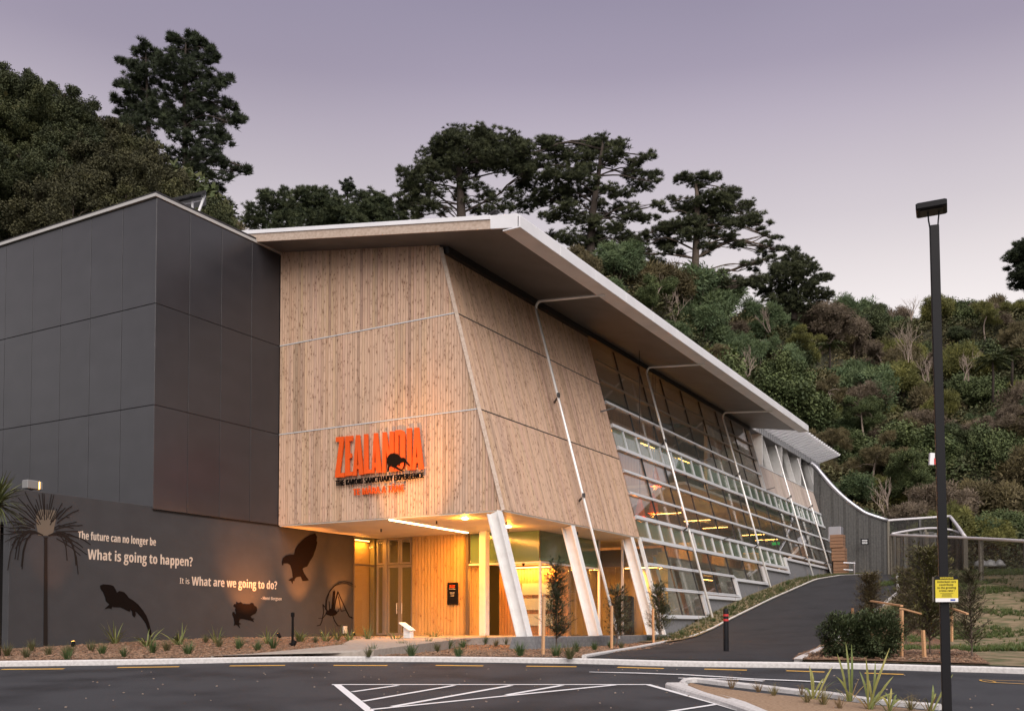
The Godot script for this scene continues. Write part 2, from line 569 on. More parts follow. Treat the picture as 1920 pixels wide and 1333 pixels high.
# ------------------------------------------------------------------ ground
func grid(st: SurfaceTool, a: Array, b: Array, rows: int, lift: float, follow := true):
	# a sheet between two lines of equally many points, lying on the beds
	for i in a.size() - 1:
		for k in rows:
			var q := []
			for c in [[i, k], [i, k + 1], [i + 1, k + 1], [i + 1, k]]:
				var p: Vector3 = (a[c[0]] as Vector3).lerp(b[c[0]], float(c[1]) / rows)
				p.y = level(p) if follow else drop(p.z)
				p.y += lift
				q.append(p)
			quad(st, q[0], q[1], q[2], q[3])

func flat(st: SurfaceTool, pts: Array, lift: float):
	var poly := PackedVector2Array()
	for p in pts:
		poly.append(Vector2(p.x, p.z))
	var t := Geometry2D.triangulate_polygon(poly)
	for i in range(0, t.size(), 3):
		var q := [poly[t[i]], poly[t[i + 1]], poly[t[i + 2]]]
		if (q[1] - q[0]).cross(q[2] - q[0]) < 0:
			q = [q[0], q[2], q[1]]
		tri(st, Vector3(q[0].x, lift, q[0].y), Vector3(q[1].x, lift, q[1].y), Vector3(q[2].x, lift, q[2].y))

func line_mark(called: String, a: Vector3, b: Vector3, w: float, m: Material, parent: Node, lift := 0.005, w1 := -1.0):
	var t := (b - a).normalized()
	var n := t.cross(Vector3.UP)
	var v := w if w1 < 0 else w1
	var st := mb()
	var p := [a + n * w / 2, a - n * w / 2, b - n * v / 2, b + n * v / 2]
	for i in 4:
		p[i].y = drop(p[i].z)
	quad(st, p[3] + Vector3.UP * lift, p[2] + Vector3.UP * lift, p[1] + Vector3.UP * lift, p[0] + Vector3.UP * lift)
	part(called, st, m, parent)

func build_ground():
	var st := mb()
	quad(st, Vector3(-900, -3.0, -900), Vector3(-900, -3.0, 300), Vector3(900, -3.0, 300), Vector3(900, -3.0, -900))
	struct("ground", st, mats.forest_floor)
	# the road, and the kerb along its far side
	var kerb := smooth_line([Vector3(-16.064, -0.124, -18.01), Vector3(-12.77, -0.082, -18.86), Vector3(-9.963, -0.059, -19.31), Vector3(-7.525, -0.039, -19.72), Vector3(-5.276, -0.011, -20.28), Vector3(-3.95, -0.004, -20.41), Vector3(-2.194, -0.004, -20.41), Vector3(-0.654, -0.011, -20.28), Vector3(1.498, -0.029, -19.91), Vector3(3.123, -0.056, -19.37), Vector3(5.468, -0.074, -19.02), Vector3(6.83, -0.09, -18.69), Vector3(7.875, -0.109, -18.32), Vector3(9.145, -0.132, -17.86), Vector3(11.454, -0.199, -16.53), Vector3(14.286, -0.373, -13.05)], 4)
	st = mb()
	var edge := []
	for p in kerb:
		edge.append(p + Vector3(0, 0, 0.02))
	var near := []
	for p in kerb:
		near.append(Vector3(p.x * 3.0, 0, 40))
	grid(st, edge, near, 24, 0.0, false)
	var road := struct("road", st, mats.asphalt)
	st = mb()
	sweep(st, kerb, 0.15, 0.11, -1.0)
	struct("kerb", st, mats.kerb_concrete)
	# paint on the road
	for d in [[Vector3(-9.622, -0.09, -18.69), Vector3(-8.497, -0.085, -18.8)], [Vector3(-7.598, -0.071, -19.08), Vector3(-6.466, -0.062, -19.25)], [Vector3(-5.535, -0.053, -19.43), Vector3(-4.474, -0.048, -19.54)], [Vector3(-3.518, -0.048, -19.54), Vector3(-2.454, -0.049, -19.51)], [Vector3(-1.502, -0.048, -19.54), Vector3(-0.564, -0.053, -19.43)], [Vector3(0.281, -0.056, -19.37), Vector3(1.252, -0.062, -19.25)], [Vector3(2.037, -0.068, -19.14), Vector3(2.889, -0.082, -18.86)], [Vector3(3.637, -0.087, -18.75), Vector3(4.391, -0.098, -18.53)], [Vector3(5.097, -0.104, -18.42), Vector3(5.731, -0.116, -18.17)], [Vector3(6.388, -0.127, -17.96), Vector3(6.998, -0.139, -17.72)]]:
		line_mark("yellow_dash", d[0], d[1], 0.16, mats.line_yellow, road)
	for d in [[Vector3(-2.908, -0.224, -16.02), Vector3(2.203, -0.224, -16.02), 0.1], [Vector3(2.188, -0.223, -16.04), Vector3(2.824, -0.351, -13.49), 0.1], [Vector3(2.824, -0.351, -13.49), Vector3(3.06, -0.405, -12.4), 0.1], [Vector3(-2.812, -0.227, -15.96), Vector3(-1.677, -0.41, -12.31), 0.12], [Vector3(-1.876, -0.378, -12.95), Vector3(-0.109, -0.302, -14.46), 0.09], [Vector3(-0.109, -0.302, -14.46), Vector3(1.663, -0.227, -15.96), 0.1],
		[Vector3(-2.415, -0.276, -14.99), Vector3(-1.825, -0.231, -15.88), 0.09], [Vector3(-2.088, -0.333, -13.84), Vector3(-0.921, -0.231, -15.88), 0.09], [Vector3(-1.602, -0.362, -13.27), Vector3(-0.009, -0.231, -15.88), 0.1], [Vector3(-0.078, -0.296, -14.59), Vector3(0.802, -0.231, -15.88), 0.1], [Vector3(1.59, -0.408, -12.35), Vector3(2.822, -0.348, -13.55), 0.08]]:
		line_mark("white_line", d[0], d[1], d[2], mats.line_white, road, 0.005 + 0.0008 * road.get_child_count() / 4.0)
	var sweepers := [[Vector3(1.411, -0.119, -18.11), Vector3(2.213, -0.129, -17.91), Vector3(2.991, -0.144, -17.62), Vector3(3.566, -0.163, -17.24), Vector3(4.122, -0.186, -16.79), Vector3(4.75, -0.199, -16.53), Vector3(5.115, -0.211, -16.28)], [Vector3(2.851, -0.175, -17.01), Vector3(3.363, -0.179, -16.92), Vector3(3.788, -0.186, -16.79), Vector3(4.181, -0.201, -16.49)]]
	for s in sweepers:
		for i in s.size() - 1:
			line_mark("white_line", s[i], s[i + 1], 0.07 if i == 0 else 0.13, mats.line_white, road, 0.012 + 0.0012 * i, 0.13)
	var ring := []
	for k in 15:
		ring.append(Vector3(7.929, -0.199, -16.53) + Vector3(cos(TAU * k / 14.0) * 0.085, 0, sin(TAU * k / 14.0) * 0.2))
	for k in 14:
		line_mark("cycle_symbol", ring[k], ring[k + 1], 0.035, mats.line_yellow, road, 0.006 + 0.0005 * k)
	line_mark("cycle_symbol", Vector3(7.845, -0.209, -16.32), Vector3(8.313, -0.223, -16.04), 0.05, mats.line_yellow, road, 0.014)
	line_mark("cycle_symbol", Vector3(8.053, -0.194, -16.62), Vector3(8.571, -0.203, -16.45), 0.03, mats.line_yellow, road, 0.016)
	# the bed of bark below the walls
	var back := [Vector3(-32.594, 0, -12.052), Vector3(-19.523, 0, -20.663), Vector3(-12.322, 0, -24.121), Vector3(-10.119, 0, -27.93), Vector3(-7.614, 0, -32.257), Vector3(-5.31, 0, -36.239), Vector3(-3.279, 0, -35.756), Vector3(-1.461, 0, -34.705), Vector3(0.926, 0, -33.439), Vector3(3.008, 0, -33.043), Vector3(5.626, 0, -35.571), Vector3(6.833, 0, -36.259)]
	var front := [Vector3(-16.207, -0.116, -18.17), Vector3(-12.879, -0.074, -19.02), Vector3(-10.04, -0.052, -19.46), Vector3(-8.572, -0.04, -19.69), Vector3(-6.81, -0.019, -20.11), Vector3(-5.318, -0.003, -20.44), Vector3(-3.998, 0, -20.66), Vector3(-2.887, 0, -20.66), Vector3(-1.777, 0, -20.66), Vector3(-0.66, -0.002, -20.45), Vector3(0.436, -0.012, -20.26), Vector3(1.456, -0.022, -20.06)]
	st = mb()
	grid(st, front, back, 14, 0.0)
	struct("garden_bed", st, mats.mulch)
	st = mb()
	var inner := []
	var outer := []
	for k in 26:
		var s := 7.0 + 41.0 * k / 25.0
		inner.append(site * L(0.9 if s < 12 else 0.55, 0, s))
		outer.append(site * L(2.1 + 0.02 * maxf(0, 10.7 - s), 0, s))
	grid(st, inner, outer, 3, 0.05)
	struct("bank", st, mats.lawn)
	chips()
	# the drive that climbs along the building, with an edging on both sides
	var l_edge := [Vector3(1.514, 0.081, -20.12), Vector3(2.278, 0.1, -22.9), Vector3(3.65, 0.111, -28.28), Vector3(5.395, 0.202, -34), Vector3(6.559, 0.348, -35.86)]
	var r_edge := [Vector3(5.477, 0.038, -19.26), Vector3(5.817, 0.075, -20), Vector3(6.6, 0.1, -22), Vector3(8.008, 0.112, -25.9), Vector3(9.253, 0.155, -29.16)]
	for k in 30:
		var s := 12.0 + 37.0 * k / 29.0
		l_edge.append(site * L(2.05, 0, s))
		r_edge.append(site * L(7.1 if s < 22 else lerpf(7.1, 4.9, clampf((s - 22) / 14.0, 0, 1)), 0, s))
	for e in [l_edge, r_edge]:
		for i in e.size():
			e[i].y = level(e[i]) - (0.06 if i == 0 else 0.0)
	st = mb()
	grid(st, l_edge, r_edge, 6, 0.012, true)
	struct("driveway", st, mats.new_asphalt)
	st = mb()
	var lk := []
	var rk := []
	for i in l_edge.size():
		lk.append(Vector3(l_edge[i].x, level(l_edge[i]), l_edge[i].z))
		rk.append(Vector3(r_edge[i].x, level(r_edge[i]), r_edge[i].z))
	sweep(st, smooth_line(lk, 2), 0.1, 0.07, -1.0)
	struct("edging", st, mats.kerb_concrete)
	st = mb()
	sweep(st, smooth_line(rk, 2), 0.16, 0.08, 1.0)
	struct("edging", st, mats.kerb_concrete)
	# the sloping lawn beyond the drive, and the bark bed at its foot
	var low := []
	var high := []
	for k in 22:
		var s := 6.5 + 51.5 * k / 21.0
		low.append(site * L(7.2 if s < 22 else lerpf(7.2, 5.0, clampf((s - 22) / 14.0, 0, 1)), 0, s))
		high.append(site * L(34, 0, s - 3.0))
	st = mb()
	grid(st, low, high, 18, 0.03)
	grid(st, [Vector3(5.56, -0.067, -19.16), Vector3(6.881, -0.083, -18.83), Vector3(7.94, -0.101, -18.47), Vector3(9.222, -0.124, -18.01), Vector3(11.572, -0.19, -16.7), Vector3(14.462, -0.365, -13.21)], [site * L(7.3, 0, 6.5), site * L(10, 0, 6.35), site * L(14, 0, 6.0), site * L(20, 0, 5.0), site * L(26, 0, 4.3), site * L(34, 0, 3.5)], 10, 0.026)
	struct("lawn", st, mats.lawn)
	st = mb()
	grid(st, [Vector3(5.425, -0.065, -19.19), Vector3(6.139, -0.073, -19.04), Vector3(6.892, -0.082, -18.86), Vector3(7.604, -0.094, -18.62), Vector3(8.283, -0.107, -18.35), Vector3(8.797, -0.115, -18.19)], [Vector3(9.734, 0.1, -30.78), Vector3(12.494, 0.1, -36.87), Vector3(13.683, 0.1, -36.87), Vector3(13.714, 0.1, -33.55), Vector3(12.073, 0.1, -27.05), Vector3(9.537, 0.095, -20.39)], 8, 0.055)
	struct("garden_bed", st, mats.mulch)
	# the path from the road to the door
	var p0 := [Vector3(-6.181, 0.093, -20.35), Vector3(-5.493, 0.12, -20.85), Vector3(-4.625, 0.2, -21.5), Vector3(-4.017, 0.27, -23.34), Vector3(-5.228, 0.36, -33.187), Vector3(-3.588, 0.4, -35.82)]
	var p1 := [Vector3(-4.542, 0.1, -21.12), Vector3(-3.567, 0.14, -20.73), Vector3(-2.905, 0.2, -20.78), Vector3(-2.207, 0.28, -22.8), Vector3(-1.342, 0.36, -29.321), Vector3(1.778, 0.4, -32.715)]
	st = mb()
	for i in 5:
		for e in [0.0]:
			quad(st, p0[i] + Vector3.UP * 0.03, p0[i + 1] + Vector3.UP * 0.03, p1[i + 1] + Vector3.UP * 0.03, p1[i] + Vector3.UP * 0.03)
		quad(st, p1[i] - Vector3.UP * 0.4, p1[i] + Vector3.UP * 0.03, p1[i + 1] + Vector3.UP * 0.03, p1[i + 1] - Vector3.UP * 0.4)
		quad(st, p0[i] - Vector3.UP * 0.4, p0[i] + Vector3.UP * 0.03, p0[i + 1] + Vector3.UP * 0.03, p0[i + 1] - Vector3.UP * 0.4)
	struct("path", st, mats.path_concrete)
	# a slot drain along the kerb
	st = mb()
	for k in 74:
		var p: Vector3 = (Vector3(-9.402, -0.051, -19.48) as Vector3).lerp(Vector3(-5.355, -0.008, -20.33), k / 73.0)
		box(st, Vector3(0.05, 0.03, 0.02), Transform3D(Basis.IDENTITY, p + Vector3(0, 0.055, -0.005)))
	part("slot_drain", st, mats.black_joint, road)
	# grit and fallen leaves on the road
	st = mb()
	for k in 130:
		var p := Vector3(rng.randf_range(-7, 7), 0, -rng.randf_range(11.5, 19.0))
		p.y = drop(p.z) + 0.012
		var r := rng.randf_range(0.012, 0.03)
		box(st, Vector3(r, 0.012, r * 0.7), Transform3D(Basis.from_euler(Vector3(0.2, rng.randf() * TAU, 0.1)), p))
	part("grit", st, mats.pale_bark, road).set_meta("kind", "stuff")
	# the planted island in front
	var rim := smooth_line([Vector3(5.63, -0.375, -13), Vector3(4.923, -0.338, -13.75), Vector3(4.635, -0.306, -14.39), Vector3(4.277, -0.288, -14.75), Vector3(3.874, -0.258, -15.35), Vector3(3.446, -0.229, -15.92), Vector3(3.111, -0.205, -16.41), Vector3(2.858, -0.207, -16.37), Vector3(2.692, -0.227, -15.96), Vector3(2.676, -0.247, -15.57)], 3)
	st = mb()
	sweep(st, rim, 0.09, 0.08, -1.0)
	var wide := smooth_line([Vector3(2.681, -0.243, -15.65), Vector3(2.821, -0.289, -14.72), Vector3(3.066, -0.345, -13.6), Vector3(3.232, -0.398, -12.55), Vector3(3.471, -0.486, -10.79)], 3)
	sweep(st, wide, 0.27, 0.08, 1.0)
	struct("kerb", st, mats.kerb_concrete)
	st = mb()
	var s0 := [Vector3(2.788, -0.173, -15.45), Vector3(3.061, -0.195, -15), Vector3(3.532, -0.23, -14.3), Vector3(3.998, -0.256, -13.79), Vector3(4.342, -0.271, -13.48), Vector3(4.715, -0.299, -12.92), Vector3(5.346, -0.338, -12.15), Vector3(6.191, -0.39, -11.1)]
	var s1 := [Vector3(2.694, -0.215, -15.2), Vector3(2.783, -0.265, -14.2), Vector3(2.978, -0.315, -13.21), Vector3(3.137, -0.366, -12.18), Vector3(3.261, -0.412, -11.26), Vector3(3.368, -0.452, -10.47), Vector3(3.491, -0.496, -9.58), Vector3(4.183, -0.599, -7.52)]
	for i in 7:
		for k in 6:
			var q := []
			for c in [[i, k], [i, k + 1], [i + 1, k + 1], [i + 1, k]]:
				var p: Vector3 = (s0[c[0]] as Vector3).lerp(s1[c[0]], c[1] / 6.0)
				p.y = drop(p.z) + 0.075 + (0.03 * absf(sin(c[0] * 2.3 + c[1] * 4.1)) if c[1] > 0 and c[1] < 6 else 0.0)
				q.append(p)
			quad(st, q[0], q[1], q[2], q[3])
	struct("soil", st, mats.soil)

func chips():
	# loose pieces of bark on the beds
	var st := mb()
	hexa(st, [Vector3(-0.5, -0.1, 0.16), Vector3(0.5, -0.06, 0.1), Vector3(0.42, -0.1, -0.16), Vector3(-0.4, -0.06, -0.12), Vector3(-0.46, 0.1, 0.12), Vector3(0.44, 0.12, 0.08), Vector3(0.38, 0.06, -0.12), Vector3(-0.36, 0.12, -0.1)])
	st.generate_normals()
	var shape := st.commit()
	var spots := []
	var a := [Vector3(-10.097, -0.046, -19.57), Vector3(-8.117, -0.031, -19.87), Vector3(-6.132, -0.006, -20.37), Vector3(-4.05, 0, -20.93), Vector3(-1.8, 0, -20.93), Vector3(0.438, -0.007, -20.35), Vector3(1.409, -0.017, -20.16)]
	var b := [Vector3(-12.149, 0, -24.021), Vector3(-10.446, 0, -26.964), Vector3(-7.942, 0, -31.292), Vector3(-5.187, 0, -36.052), Vector3(-0.349, 0, -33.83), Vector3(2.93, 0, -32.51), Vector3(6.596, 0, -36.05)]
	for n in 15000:
		var t := rng.randf() * 5.99
		var i := int(t)
		var p: Vector3 = (a[i] as Vector3).lerp(a[i + 1], t - i).lerp((b[i] as Vector3).lerp(b[i + 1], t - i), pow(rng.randf(), 1.3))
		p.y = level(p)
		spots.append(p)
	var c := [Vector3(5.489, -0.061, -19.27), Vector3(6.542, -0.074, -19.02), Vector3(7.637, -0.09, -18.7), Vector3(8.761, -0.109, -18.32)]
	var d := [Vector3(9.767, 0.1, -30.78), Vector3(13.485, 0.1, -36.87), Vector3(13.277, 0.1, -31.65), Vector3(9.537, 0.095, -20.39)]
	for n in 4500:
		var t := rng.randf() * 2.99
		var i := int(t)
		var p: Vector3 = (c[i] as Vector3).lerp(c[i + 1], t - i).lerp((d[i] as Vector3).lerp(d[i + 1], t - i), rng.randf())
		p.y = level(p) + 0.055
		spots.append(p)
	var mm := MultiMesh.new()
	mm.transform_format = MultiMesh.TRANSFORM_3D
	mm.use_colors = true
	mm.mesh = shape
	mm.instance_count = spots.size()
	for i in spots.size():
		var bs := Basis.from_euler(Vector3(rng.randf_range(-0.4, 0.4), rng.randf() * TAU, rng.randf_range(-0.4, 0.4))).scaled(Vector3.ONE * rng.randf_range(0.035, 0.1))
		mm.set_instance_transform(i, Transform3D(bs, spots[i] + Vector3.UP * rng.randf_range(0.0, 0.02)))
		var k := rng.randf_range(0.35, 1.15)
		mm.set_instance_color(i, Color(0.27 * k, 0.15 * k + 0.01, 0.09 * k + 0.008))
	var o := MultiMeshInstance3D.new()
	o.name = "bark_mulch"
	o.multimesh = mm
	o.material_override = mats.leaf_solid
	add_child(o)
	tag(o, "brown bark chips covering the planted beds", "mulch")
	o.set_meta("kind", "stuff")

# ------------------------------------------------------------------ hillside
var hill_points := []

func hill_y(x: float, z: float) -> float:
	var w := 0.0
	var h := 0.0
	for p in hill_points:
		var d: float = (p.x - x) ** 2 + (p.z - z) ** 2 + 6.0
		var k := 1.0 / (d * d)
		w += k
		h += k * p.y
	h /= w
	# where the slope runs out onto the lawn and the yard
	var q := site.affine_inverse() * Vector3(x, 0, z)
	if q.x > -5.0:
		h = lerpf(rise(-q.z) - 0.5, h, smoothstep(46.0, 62.0, -q.z + maxf(0.0, q.x - 24.0)))
	return h

func build_hillside():
	# heights: the slopes seen in the gaps between the trees, the valley floor, and unseen ridges beyond them
	hill_points = [Vector3(-49.5, 29.4, -62), Vector3(-41.1, 32.8, -62), Vector3(-32.6, 32.5, -62), Vector3(-30.1, 31.7, -64), Vector3(-27.4, 30.7, -66), Vector3(-25.2, 30, -70), Vector3(-24, 30, -76), Vector3(-23.3, 31.9, -82), Vector3(-18.7, 36.9, -95), Vector3(-10.7, 38.2, -98), Vector3(-3.2, 38.3, -98), Vector3(2.1, 36.6, -98), Vector3(7.6, 36.5, -100), Vector3(11.9, 36.5, -104), Vector3(15.9, 35.5, -108), Vector3(20.7, 34.5, -112), Vector3(29.2, 38.2, -122), Vector3(36.2, 38, -128), Vector3(45.7, 41.5, -140), Vector3(55.5, 45.1, -150), Vector3(62.8, 45.9, -152), Vector3(68.5, 44.4, -150), Vector3(74.6, 44.9, -146), Vector3(86.9, 49.2, -140), Vector3(101.9, 44.3, -130), Vector3(126.6, 37, -120), Vector3(157.9, 32.8, -110), Vector3(16.2, 20.6, -88), Vector3(21.9, 19.5, -92), Vector3(24.8, 27.6, -104), Vector3(32.8, 28.5, -112), Vector3(29.3, 21.1, -100), Vector3(40.3, 28.2, -116), Vector3(33.3, 17.7, -96), Vector3(49.8, 32.8, -124), Vector3(42.5, 22.3, -106), Vector3(36, 14.2, -90), Vector3(52.9, 28.2, -116), Vector3(40.9, 15.1, -90), Vector3(61.5, 31.2, -118), Vector3(47.8, 17, -92), Vector3(27.9, 13.6, -86), Vector3(29.4, 10.1, -80), Vector3(32, 8.1, -78), Vector3(35.3, 7.7, -76), Vector3(38.4, 7.6, -74), Vector3(42.4, 8.4, -66), Vector3(59.3, 19.5, -92), Vector3(53.3, 10.3, -64), Vector3(66.3, 11, -60)]
	for q in [[-8, -25, 2], [-16, -22, 1], [0, -23, 3], [10, -23, 4], [20, -24, 7], [30, -24, 10], [40, -22, 12], [48, -16, 9], [50, -8, 6], [52, 0, 4.5], [50, 8, 4.2], [40, 16, 3.0], [25, 20, 1.6], [10, 24, 0.2], [0, -10, -1], [20, -10, -1], [40, -8, 0], [10, 0, -1], [30, 4, 1], [-10, -12, -1], [-20, -20, -1], [-20, 10, -1], [0, 20, -1], [-14, -26, 2]]:
		var p := site * L(q[1], q[2], q[0])
		hill_points.append(p)
	for q in [[0, 75, -190], [60, 85, -210], [-80, 70, -170], [120, 52, -190], [-160, 70, -120], [180, 40, -120], [170, 34, -60], [150, 45, -20], [120, 20, 0], [-130, 40, -40], [-60, 20, -20], [-90, 30, -45]]:  # ridges out of view, some set by what the glass mirrors
		hill_points.append(Vector3(q[0], q[1] - 18, q[2]))
	var st := mb()
	st.set_smooth_group(0)
	var step := 4.0
	var hs := {}
	for i in 96:
		for k in 60:
			hs[Vector2i(i, k)] = hill_y(-180 + i * step, -226 + k * step) + sin(i * 1.7 + k * 0.6) * 0.3 + cos(k * 1.3 - i * 0.5) * 0.3
	for i in 95:
		for k in 59:
			var x := -180 + i * step
			var z := -226 + k * step
			var c := site.affine_inverse() * Vector3(x + 2, 0, z + 2)
			if -c.z < (44.0 if c.x > 5 else 52.0) and c.x > -24 and c.x < 17 or -c.z < 10 and c.x > -20 or z > -24:
				continue
			quad(st, Vector3(x, hs[Vector2i(i, k)], z), Vector3(x, hs[Vector2i(i, k + 1)], z + step), Vector3(x + step, hs[Vector2i(i + 1, k + 1)], z + step), Vector3(x + step, hs[Vector2i(i + 1, k)], z))
	struct("hillside", st, mats.forest_floor)

# ------------------------------------------------------------------ buildings
func board(st: SurfaceTool, a: Vector3, b: Vector3, c: Vector3, d: Vector3, n: Vector3, thick: float, tone: Color):
	# one board: a b c d its face (bottom, bottom, top, top), n out of the wall
	var k := rng.randi() % 8
	var v0 := rng.randf()
	var v1 := v0 + a.distance_to(d) / 4.0
	var u0 := k / 8.0 + 0.01
	var u1 := (k + 1) / 8.0 - 0.01
	if rng.randf() < 0.5:
		var s := u0
		u0 = u1
		u1 = s
	st.set_color(tone)
	quad(st, a, d, c, b, [Vector2(u0, v0), Vector2(u0, v1), Vector2(u1, v1), Vector2(u1, v0)])
	st.set_color(tone)
	var q := n * thick
	quad(st, a - q, d - q, d, a, [Vector2(u0, v0), Vector2(u0, v1), Vector2(u0 + 0.01, v1), Vector2(u0 + 0.01, v0)])
	quad(st, b, c, c - q, b - q, [Vector2(u1, v0), Vector2(u1, v1), Vector2(u1 + 0.01, v1), Vector2(u1 + 0.01, v0)])
	quad(st, d, d - q, c - q, c)
	quad(st, a - q, a, b, b - q)

func board_tone(spread := 0.22) -> Color:
	var k := rng.randf_range(1.0 - spread, 1.0 + spread)
	if rng.randf() < 0.12:
		k *= 0.82
	return Color(k, k * rng.randf_range(0.955, 1.02), k * rng.randf_range(0.9, 1.04))

func wall_boards(called: String, parent: Node, origin: Vector3, across: Vector3, up: Vector3, n: Vector3, width: float, height: float, pitch: float, mat: Material, spread := 0.2, gap := 0.015):
	# boards standing side by side on a flat wall
	var st := mb()
	var i := 0
	while i * pitch < width - 0.02:
		var x0 := i * pitch + gap / 2
		var x1 := minf((i + 1) * pitch - gap / 2, width)
		var z := n * rng.randf_range(0.0, 0.004)
		board(st, origin + across * x0 + z, origin + across * x1 + z, origin + across * x1 + up * height + z, origin + across * x0 + up * height + z, n, 0.022, board_tone(spread))
		i += 1
	var o := part(called, st, mat, parent)
	o.set_meta("kind", "stuff")
	return o

func build_hall():
	hall = thing("clad_hall", "tall dark grey panel clad hall with pale roof flashing beside the timber front", "building", site)
	var o0 := -8.55
	var s0 := -5.03
	var shades := []
	# front face panels, three rows of six
	var cols := [-8.55, -9.99, -11.41, -12.81, -14.21, -15.62, -17.0, -18.4]
	var rows := [4.05, 7.03, 9.95, 13.0]
	for i in 7:
		for k in 3:
			var w: float = cols[i] - cols[i + 1] - 0.018
			var h: float = rows[k + 1] - rows[k] - 0.018
			var st := mb()
			st.set_color(Color.WHITE * rng.randf_range(0.94, 1.05))
			box(st, Vector3(w, h, 0.03), moved((cols[i] + cols[i + 1]) / 2, (rows[k] + rows[k + 1]) / 2, -s0 - 0.015 + rng.randf_range(-0.001, 0.001)), 0.004)
			part("panel", st, mats.dark_panel, hall)
	var runs := [-5.03, -3.8, -2.55, -1.28, -0.005]
	for i in 4:
		for k in 3:
			var w: float = runs[i + 1] - runs[i] - 0.016
			var h: float = rows[k + 1] - rows[k] - 0.016
			var st := mb()
			st.set_color(Color(1.02, 0.98, 0.96) * rng.randf_range(0.95, 1.05))  # warm tint on this side for light bounced off the timber
			box(st, Vector3(0.03, h, w), Transform3D(Basis.IDENTITY, L(o0 - 0.015 + rng.randf_range(-0.001, 0.001), (rows[k] + rows[k + 1]) / 2, (runs[i] + runs[i + 1]) / 2)), 0.004)
			part("panel", st, mats.dark_panel, hall)
	# the body behind the joints, its base and its roof edge
	var st := mb()
	box(st, Vector3(9.8, 9.0, 24.0), Transform3D(Basis.IDENTITY, L(o0 - 0.04 - 4.9, 8.5, s0 + 0.05 + 12.0)))
	part("wall", st, mats.shadow_gap, hall)
	st = mb()
	box(st, Vector3(9.6, 4.3, 22.0), Transform3D(Basis.IDENTITY, L(o0 - 0.4 - 4.9, 2.0, s0 + 0.6 + 11.0)))
	part("base_wall", st, mats.matt_black, hall)
	st = mb()
	box(st, Vector3(9.95, 0.09, 0.1), Transform3D(Basis.IDENTITY, L(o0 + 0.02 - 4.97, 13.06, s0 - 0.02)))
	part("flashing", st, mats.flashing, hall)
	st = mb()
	box(st, Vector3(0.1, 0.09, 5.2), Transform3D(Basis.IDENTITY, L(o0 - 0.02, 13.061, s0 + 2.6 - 0.06)))
	part("flashing", st, mats.flashing, hall)
	st = mb()
	box(st, Vector3(9.8, 0.06, 24.0), Transform3D(Basis.IDENTITY, L(o0 - 4.9, 13.16, s0 + 12.0)))
	part("roof", st, mats.dark_steel, hall)
	# the long rendered wall below that carries the writing
	st = mb()
	box(st, Vector3(0.25, 4.35, 13.2), Transform3D(Basis.IDENTITY, L(-8.725, 1.965, -9.3 + 6.6)), 0.012)
	part("mural_wall", st, mats.render_grey, hall)
	# a solar frame on the roof
	var f := thing("solar_panel", "dark solar panel tilted on white legs on the hall roof", "solar panel")
	st = mb()
	var a := Vector3(-11.648, 15.093, -33)
	var b := Vector3(-10.353, 15.404, -33)
	var back := Vector3(-0.5, 0.25, -1.6)
	hexa(st, [a, b, b + back, a + back, a + Vector3(0, 0.09, 0), b + Vector3(0, 0.09, 0), b + back + Vector3(0, 0.09, 0), a + back + Vector3(0, 0.09, 0)])
	part("module", st, mats.black_paint, f)
	st = mb()
	bar(st, Vector3(-11.587, 15.156, -33.4), Vector3(-10.622, 15.378, -33.4), 0.13, 0.06, Vector3.FORWARD)
	part("rail", st, mats.white_metal, f)
	for e in [[Vector3(-11.208, 15.187, -33.3), Vector3(-11.201, 14.596, -33.3)], [Vector3(-10.917, 15.261, -33.3), Vector3(-10.91, 14.596, -33.3)], [Vector3(-10.469, 15.401, -33.2), Vector3(-10.733, 14.628, -33.2)], [Vector3(-11.51, 15.261, -33.6), Vector3(-11.412, 14.722, -33.6)]]:
		st = mb()
		bar(st, e[0], e[1], 0.07, 0.05, Vector3.FORWARD)
		part("leg", st, mats.white_metal, f)

func slope_pt(s: float, y: float, off := 0.0) -> Vector3:   # on the leaning facade, off metres outside it
	var n := Vector3(1, LEAN, 0).normalized()
	return L(face_o(y), y, s) + n * off

